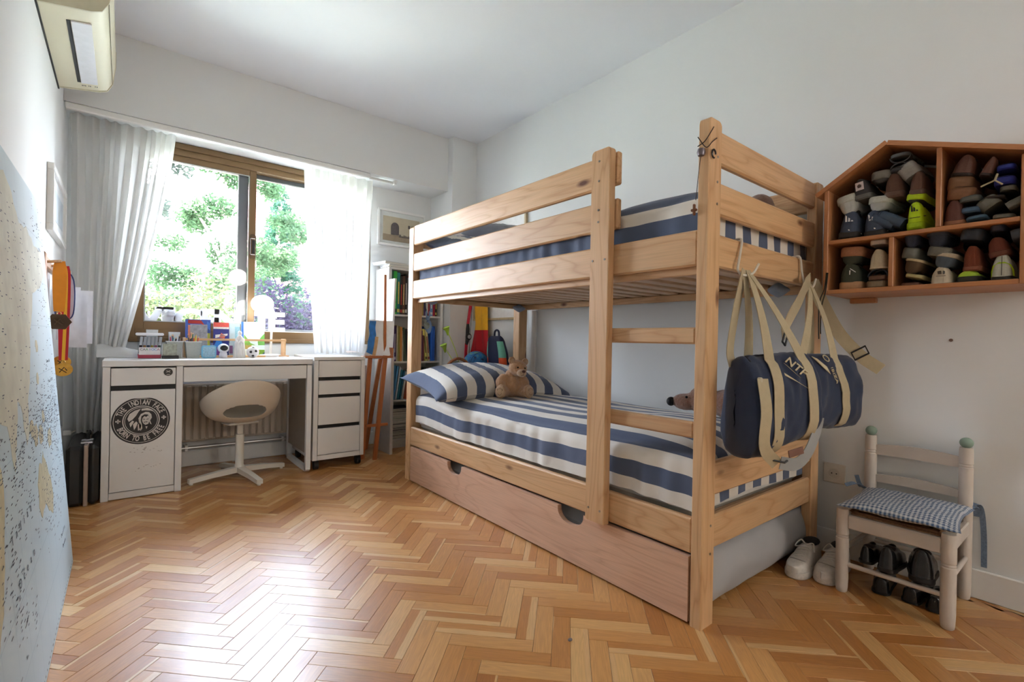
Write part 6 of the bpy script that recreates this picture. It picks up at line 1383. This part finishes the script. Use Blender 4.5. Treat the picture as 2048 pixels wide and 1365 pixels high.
bf = thing('framed_picture', 'large picture in a thin pale wood frame on the right wall beyond the bed', 'picture', (XR-.01, 3.2, 1.5))
lf = wood('pale_frame', 'z', (206, 186, 148), (190, 168, 128), knots=False)
part('frame', B(XR-.022, XR, 2.880, 3.58, 1.975, 1.993, b=.002).box(XR-.022, XR, 2.880, 3.58, 1.068, 1.086, b=.002).box(XR-.022, XR, 2.880, 2.900, 1.086, 1.975, b=.002).box(XR-.022, XR, 3.562, 3.58, 1.086, 1.975, b=.002), lf, bf, world=True)
part('mount', B(XR-.010, XR-.002, 2.90, 3.562, 1.086, 1.975, b=0), M('mount_bright', (234, 234, 232), .5), bf, world=True)
part('print', B(XR-.0115, XR-.010, 2.975, 3.48, 1.25, 1.77, b=0), M('print_mauve', (140, 112, 112), .5, var=.4, scale=22), bf, world=True)
# ---------------------------------------------------------------- things behind the bed head
ct = thing('storage_chest', 'low white storage chest hidden behind the pillow end of the bed', 'chest', (2.12, 3.22, 0))
part('chest_body', B(1.80, 2.415, 2.93, 3.50, 0, .585, b=.004), white_lam, ct, world=True); part('chest_lid', B(1.79, 2.420, 2.92, 3.51, .586, .602, b=.003), white_lam, ct, world=True)
CZ = .6025
ba = thing('basketball', 'blue ball with green and dark swirls behind the pillow', 'ball', (2.235, 3.26, CZ+.105))
def ballmat():
    m, t, p = newmat('ball_swirl'); p.inputs['Roughness'].default_value = .5
    co = t.a('TexCoord').outputs['Object']; n = t.a('TexNoise', i_Scale=9.0, i_Detail=2, i_Distortion=2.5); t.c(co, n.inputs[0]); r = t.a('ValToRGB'); t.c(n, r.inputs[0])
    r.color_ramp.elements[0].position = .36; r.color_ramp.elements[0].color = lin((24, 40, 66)); r.color_ramp.elements[1].position = .46; r.color_ramp.elements[1].color = lin((30, 104, 168))
    e = r.color_ramp.elements.new(.60); e.color = lin((34, 120, 186)); e = r.color_ramp.elements.new(.66); e.color = lin((120, 160, 90)); t.c(r, p.inputs['Base Color']); return m
bm2 = ballmat()
part('ball_skin', G().ell((2.235, 3.26, CZ+.104), (.104, .104, .104), None, 32, 20), bm2, ba, world=True)
part('seam', G().tube([(2.235+.1045*cos(a)*.86+.0, 3.26-.1045*.5+.0*sin(a), CZ+.104+.1045*sin(a)*.86) for a in [2*pi*k/40 for k in range(41)]], .0018, 5), M('seam_dark', (20, 30, 44), .6), ba, world=True)
bk = thing('backpack', 'small navy backpack with mint and orange side panels leaning on the right wall', 'backpack', (2.36, 3.07, CZ))
nv = M('nylon_navy', (32, 38, 74), .6, var=.06, bump=.1); y0_, y1_ = 2.965, 3.185
def bpk(u, v):
    a = 2*pi*u; z = CZ+.002+.330*v; wy = .105*(1-.30*max(0, v-.6)/.4*1.0); c, s = cos(a), sin(a); e = .25+.75*min(1, min(v, 1-v)*9)**.5
    return (2.385-.05*(v)-.0+.058*math.copysign(abs(c)**.6, c)*e*(1-.35*v), 3.075+wy*math.copysign(abs(s)**.6, s)*(.8+.2*e), z)
bb = G().grid(bpk, 36, 24, cu=True); bb.f += [tuple(range(36))[::-1], tuple(24*36+k for k in range(36))]
bb.off((-.045, 0, 0)); part('pack_body', bb, nv, bk, world=True)
for s_ in (-1, 1):
    def side(u, v, z0, z1):
        vv = (z0+(z1-z0)*v-CZ-.002)/.330; P1 = Vector(bpk((pi+s_*radians(28+62*u))/(2*pi), vv)); c0 = Vector((2.385-.05*vv, 3.075, P1.z)); P1 = c0+(P1-c0)*1.035; return (P1.x-.045, P1.y, P1.z)
    part('mint_panel', G().grid(lambda u, v: side(u, v, CZ+.16, CZ+.29), 6, 8), M('nylon_mint', (120, 196, 176), .6), bk, world=True)
    part('orange_panel', G().grid(lambda u, v: side(u, v, CZ+.01, CZ+.165), 6, 8), M('nylon_orange', (240, 96, 50), .6), bk, world=True)
part('grab_loop', G().tube(spl([(2.30, 3.045, CZ+.325), (2.30, 3.05, CZ+.365), (2.30, 3.075, CZ+.378), (2.30, 3.10, CZ+.365), (2.30, 3.105, CZ+.325)]), .008, 8), nv, bk, world=True)
# bow and flag
bo = thing('toy_bow', 'red archery bow with a black grip leaning in the corner', 'bow', (2.25, 3.40, CZ))
rd = M('bow_red', (206, 34, 60), .4)
part('limb', G().ribbon([(2.222, 3.40, CZ+.003), (2.226, 3.40, .80), (2.229, 3.40, .87)], .024, (1, 0, 0), .008), rd, bo, world=True)
part('limb', G().ribbon([(2.240, 3.40, 1.02), (2.262, 3.40, 1.18), (2.285, 3.42, 1.36)], .024, (1, 0, 0), .008), rd, bo, world=True)
part('grip', G().tube([(2.229, 3.398, .86), (2.232, 3.392, .89), (2.236, 3.392, .99), (2.240, 3.398, 1.03)], [.012, .016, .017, .012], 10), black_plastic, bo, world=True)
part('sight', G().ell((2.233, 3.375, .925), (.030, .012, .030)), black_plastic, bo, world=True); part('sight_lens', G().ell((2.233, 3.362, .925), (.017, .005, .017)), M('lens_silver', (180, 180, 184), .3, metal=.4), bo, world=True)
part('bowstring', G().tube([(2.248, 3.40, CZ+.003), (2.300, 3.42, 1.36)], .0022, 5), black_plastic, bo, world=True)
fl = thing('flag', 'red and yellow flag hanging on the right wall behind the bed head', 'flag', (2.40, 3.42, 1.2))
def flag(u, v, z0, z1):
    z = z1+(z0-z1)*v; tt_ = (1.30-z)/.5; wd = .105+.04*max(0, tt_-.5)*2; return (2.395+.012*sin(u*12+z*8)-.02*u, 3.425+.03*max(0, tt_-.55)+wd*(u-.5)*2*-1, z)
for nm, z0, z1, m_ in (('red_band', 1.225, 1.34, M('flag_red', (196, 30, 40), .8, var=.05)), ('yellow_band', .985, 1.225, M('flag_yellow', (240, 178, 40), .8, var=.05)), ('red_band', .70, .985, M('flag_red', (196, 30, 40), .8, var=.05))):
    part(nm, G().grid(lambda u, v: flag(u, v, z0, z1), 20, 12), m_, fl, world=True, ang=180)
# basket with helmet and foam flowers
bs = thing('wicker_basket', 'small wicker basket behind the left end of the pillow', 'basket', (1.965, 3.12, CZ))
wk = M('wicker', (150, 92, 56), .7, var=.25, scale=120, bump=.5, bscale=200)
part('weave', G().lathe([(.075, 0), (.095, .02), (.108, .045), (.112, .060), (.104, .060), (.09, .012)], (1.965, 3.12, CZ), 32), wk, bs, world=True)
for k in range(3): part('rim_cane', G().tube([(1.965+(.110-.002*k)*cos(a), 3.12+(.110-.002*k)*sin(a), CZ+.046+.008*k) for a in [2*pi*i/32 for i in range(33)]], .0045, 6), wk, bs, world=True)
part('handle', G().tube(spl([(1.865, 3.12, CZ+.05), (1.885, 3.10, CZ+.12), (1.955, 3.09, CZ+.155), (2.045, 3.10, CZ+.12), (2.075, 3.12, CZ+.05)]), .011, 8), wk, bs, world=True)
he = thing('toy_bowl', 'pale glassy bowl lying in the wicker basket', 'bowl', (1.93, 3.10, CZ+.08))
part('bowl', G().ell((1.93, 3.12, CZ+.085), (.070, .055, .050), E3(0, radians(-25), 0)), M('pale_glass_green', (170, 190, 184), .15, var=.25, scale=40), he, world=True); part('bowl_rim', G().tube([Vector((1.925, 3.10, CZ+.070))+E3(radians(20), radians(-30), 0) @ Vector((.072*cos(a), .056*sin(a), 0)) for a in [2*pi*k/24 for k in range(25)]], .004, 6), M('rim_teal', (120, 160, 170), .3), he, world=True)
for (x0, z0, x1, z1, lab) in ((2.04, CZ+.03, 1.905, .985, 'tall lime green toy flower standing behind the basket'), (2.00, CZ+.03, 1.885, .855, 'short lime green toy flower standing behind the basket')):
    fw_ = thing('toy_flower', lab, 'flower', (x0, 3.17, CZ)); lm_ = M('lime_foam', (150, 180, 50), .6)
    part('stem', G().tube(spl([(x0, 3.17, z0), ((x0+x1)/2+.012, 3.17, (z0+z1)/2), (x1, 3.17, z1-.02)]), .0042, 8), M('stem_pale', (196, 214, 130), .5), fw_, world=True)
    part('bloom', G().tube([(x1+.006, 3.17, z1-.055), (x1, 3.17, z1-.02), (x1-.012, 3.17, z1+.006)], [.005, .014, .028], 14), lm_, fw_, world=True)
# ---------------------------------------------------------------- unseen fill lamp, added behind the camera to brighten the room
lt = thing('fill_lamp', 'added fill lamp, a white globe out of view behind the camera', 'lamp', (1.75, -2.9, H))
part('fill_lamp_rose', G().lathe([(.06, -.03), (.06, -.002)], (1.75, -2.9, H), 24), white_gloss, lt, world=True); part('fill_lamp_rod', G().cyl((1.75, -2.9, H-.03), (1.75, -2.9, H-.45), .006, n=8), white_gloss, lt, world=True)
part('globe', G().ell((1.75, -2.9, H-.60), (.16, .16, .16), None, 24, 16), M('fill_globe', (250, 243, 232), .5, emit=FILL_EMIT, var=0), lt, world=True)
# ---------------------------------------------------------------- outdoors
def leafmat(name, c, tr=.45):
    m = bpy.data.materials.new(name); m.use_nodes = True; t = NT(m); t.n.remove(t.n['Principled BSDF']); out = t.n['Material Output']
    gp = t.a('NewGeometry').outputs['Position']; nz = t.a('TexNoise', i_Scale=1.7, i_Detail=3); t.c(gp, nz.inputs[0]); l = tuple(.36*x for x in lin(c))
    mx = t.a('MixRGB', n1=tuple(x*.5 for x in l[:3])+(1,), n2=tuple(min(1, x*1.5) for x in l[:3])+(1,)); t.c(nz, mx.inputs[0])
    d = t.a('BsdfDiffuse'); tl = t.a('BsdfTranslucent'); t.c(mx, d.inputs[0]); t.c(mx, tl.inputs[0]); m1 = t.a('MixShader', n0=tr); t.c(d, m1.inputs[1]); t.c(tl, m1.inputs[2]); t.c(m1, out.inputs[0]); return m
bark = M('bark', (150, 140, 122), .9, var=.2, scale=20, bump=.6, bscale=30, stretch=(1, 1, .2))
GZ = -1.0
struct('trim_3', B(-60, 80, YW+.26, 90, GZ-.2, GZ, b=0).box(-60, 80, -60, YB-.13, GZ-.2, GZ, b=0), M('pale_ground', (138, 142, 130), .95, var=.25, scale=2))
def foliage(par, clumps, n, size, mat, seed, droop=0, name='foliage'):
    r = random.Random(seed); vs = []; fs = []; tot = sum(c[3]*c[4]*c[5] for c in clumps)
    for (cx, cy, cz, rx_, ry_, rz_) in clumps:
        k = max(20, int(n*rx_*ry_*rz_/tot))
        for _ in range(k):
            a = Vector((r.gauss(0, 1), r.gauss(0, 1), r.gauss(0, 1))).normalized()*(r.random()**.45)
            p_ = Vector((cx+a.x*rx_, cy+a.y*ry_, cz+a.z*rz_-droop*abs(a.x)))
            d = Vector((r.gauss(0, 1), r.gauss(0, 1), r.gauss(0, .6)-droop)).normalized(); e = d.orthogonal().normalized(); e = Matrix.Rotation(r.uniform(0, 6.28), 3, d) @ e
            s = size*r.uniform(.6, 1.3); w_ = s*(.45 if not droop else .22); n0 = len(vs)
            vs += [tuple(p_-d*s*.5), tuple(p_+e*w_*.5), tuple(p_+d*s*.5), tuple(p_-e*w_*.5)]; fs.append((n0, n0+1, n0+2, n0+3))
    return tag(part(name, G().add(vs, fs), mat, par, world=True, smooth=False), kind='stuff')
def tree(lab, x, y, h, clumps, n, size, mat, seed, tr=.14, droop=0, limbs=()):
    t_ = thing('tree', lab, 'tree', (x, y, GZ)); rr = random.Random(seed)
    part('trunk', G().tube(spl([(x, y, GZ), (x+.08, y, GZ+h*.3), (x-.05, y, GZ+h*.65), (x+.05, y, GZ+h)]), [tr*(1-.7*k/18) for k in range(19)], 10), bark, t_, world=True)
    for (z, dx, dy, dz) in limbs: part('branch', G().tube(spl([(x, y, z), (x+dx*.5, y+dy*.5, z+dz*.6), (x+dx, y+dy, z+dz)]), [tr*.38*(1-.8*k/12) for k in range(13)], 7), bark, t_, world=True)
    foliage(t_, clumps, n, size, mat, seed, droop); return t_
def at(q, y): return q
ced = []
for (px, pz, rx_) in ((.25, 6.2, .9), (.55, 5.6, .8), (.30, 4.9, .9), (.80, 5.1, .55), (.15, 4.2, .8), (.50, 3.9, .6), (.75, 4.4, .35), (-.1, 3.4, .7), (.35, 3.15, .35), (-.9, 5.0, .8), (-.9, 3.8, .8), (-.9, 6.4, .9), (-.6, 2.6, .6)):
    ced.append((px, 9.5, pz, rx_*.62, .7, .26))
tree('grey-green cedar with drooping branches at the left edge of the window view', -1.0, 9.6, 8.5, ced, 13000, .15, leafmat('cedar_leaf', (88, 98, 88)), 1, .2, .35, limbs=((GZ+5, 1.4, -.1, .3), (GZ+6.2, 1.5, -.1, .2), (GZ+4, 1.1, 0, .1), (GZ+7, 1.6, 0, .2)))
dc = []; r_ = random.Random(40)
for k in range(30): dc.append((1.85+r_.gauss(0, .62), 14+r_.gauss(0, .4), r_.uniform(2.1, 7.6), r_.uniform(.28, .55), .45, r_.uniform(.22, .42)))
tree('light green broadleaf tree with a pale trunk in the middle of the window view', 1.95, 14, 7.6, dc, 15000, .125, leafmat('broad_leaf', (92, 122, 86), .55), 3, .15, limbs=((GZ+3.2, .7, 0, 1.4), (GZ+3.6, -.8, 0, 1.5), (GZ+4.6, .5, 0, 1.5), (GZ+4.9, -.6, 0, 1.2)))
fir = []
for k in range(12):
    z = .9+k*.40; w_ = 1.15*(1-k/13); fir += [(3.65-w_*.45, 16, z, w_*.5, .7, .16), (3.65+w_*.45, 16, z-.1, w_*.5, .7, .16)]
tree('deep green conifer with layered branches right of the window middle frame', 3.65, 16, 6.6, fir, 9000, .17, leafmat('fir_leaf', (58, 94, 74)), 5, .14, .25)
lt2 = []
for k in range(14): lt2.append((3.95+r_.gauss(0, .28), 18+r_.gauss(0, .3), r_.uniform(4.0, 8.8), .42, .4, .4))
tree('slim light green tree in front of the brick building', 3.9, 18, 8.6, lt2[:10], 2600, .16, leafmat('slim_leaf', (96, 124, 90), .55), 7, .08)
def bush(lab, x, y, w_, h, n, size, mat, seed):
    t_ = thing('bush', lab, 'bush', (x, y, GZ)); r = random.Random(seed)
    cs = [(x+r.uniform(-w_/2, w_/2), y+r.uniform(-.4, .4), GZ+h*r.uniform(.2, .85), w_*.22+.1, .5, h*.22) for _ in range(9)]
    part('stem', G().cyl((x, y, GZ), (x, y, GZ+h*.7), .06, .02, 8), bark, t_, world=True); foliage(t_, cs, n, size, mat, seed); return t_
bush('dark purple leaved bush outside the lower right of the window', 2.75, 8.6, 1.9, 2.75, 9000, .085, leafmat('purple_leaf', (58, 52, 68), .3), 11)
bush('yellow-green bush at the lower left of the window view', .35, 11, 2.2, 3.3, 6000, .12, leafmat('lime_leaf', (112, 124, 84), .5), 12)
bush('pale green bush between the lime bush and the pale trunk', 1.55, 12, 1.3, 2.9, 4200, .11, leafmat('mid_leaf', (98, 120, 88), .5), 13)
bush('green bush under the conifer behind the purple bush', 3.0, 12.0, 1.6, 3.2, 4500, .12, leafmat('low_leaf', (74, 98, 78), .5), 14)
far_l = leafmat('far_leaf', (108, 130, 104), .5)
for k, (x, y, h, w_) in enumerate(((-3.2, 26, 7.5, 3), (1.2, 30, 5.2, 3.4), (4.6, 32, 6.0, 2.6))):
    cl2 = [(x+r_.gauss(0, w_*.35), y, GZ+h*r_.uniform(.3, .9), w_*.3, 1, h*.14) for _ in range(12)]
    tree(('far pale tree behind the cedar', 'far pale tree behind the middle of the window view', 'far pale tree left of the brick building')[k], x, y, h*.8, cl2, 3500, .26, far_l, 20+k, .14)
# brick apartment building
bdg = thing('apartment_building', 'pinkish brick apartment building seen through the right half of the window', 'building', (15, 52, GZ))
def brickmat():
    m, t, p = newmat('far_brick'); p.inputs['Roughness'].default_value = .9; p.inputs['Specular IOR Level'].default_value = 0
    co = t.a('TexCoord').outputs['Object']; mp = t.a('Mapping', i_Rotation=(radians(90), 0, 0)); t.c(co, mp.inputs[0]); b = t.a('TexBrick', i_Color1=lin((96, 68, 68)), i_Color2=lin((88, 62, 62)), i_Mortar=lin((112, 92, 92)), i_Scale=1.0)
    b.inputs['Brick Width'].default_value = .6; b.inputs['Row Height'].default_value = .28; b.inputs['Mortar Size'].default_value = .02; t.c(mp, b.inputs[0]); t.c(b, p.inputs['Base Color']); return m
part('wall', B(9.6, 34, 52, 62, GZ, 27, b=0), brickmat(), bdg, world=True, smooth=False)
wf_m, wg_m = M('far_window_frame', (34, 36, 40), .5), M('far_window_glass', (60, 74, 78), .1)
for iz in range(8):
    for ix_ in range(6):
        x = 10.72+ix_*3.9; z = 1.1+iz*2.95
        wn = part('window', B(x, x+1.75, 51.93, 52.0, z, z+1.5, b=0), wf_m, bdg, world=True, smooth=False)
        for q_ in (0, 1): part('pane', B(x+.08+q_*.83, x+.84+q_*.83, 51.9, 51.93, z+.1, z+1.4, b=0), wg_m, wn, world=True, smooth=False)
        part('sill', B(x-.1, x+1.85, 51.85, 52.0, z-.14, z-.02, b=0), M('far_sill', (150, 140, 134), .8), wn, world=True, smooth=False)
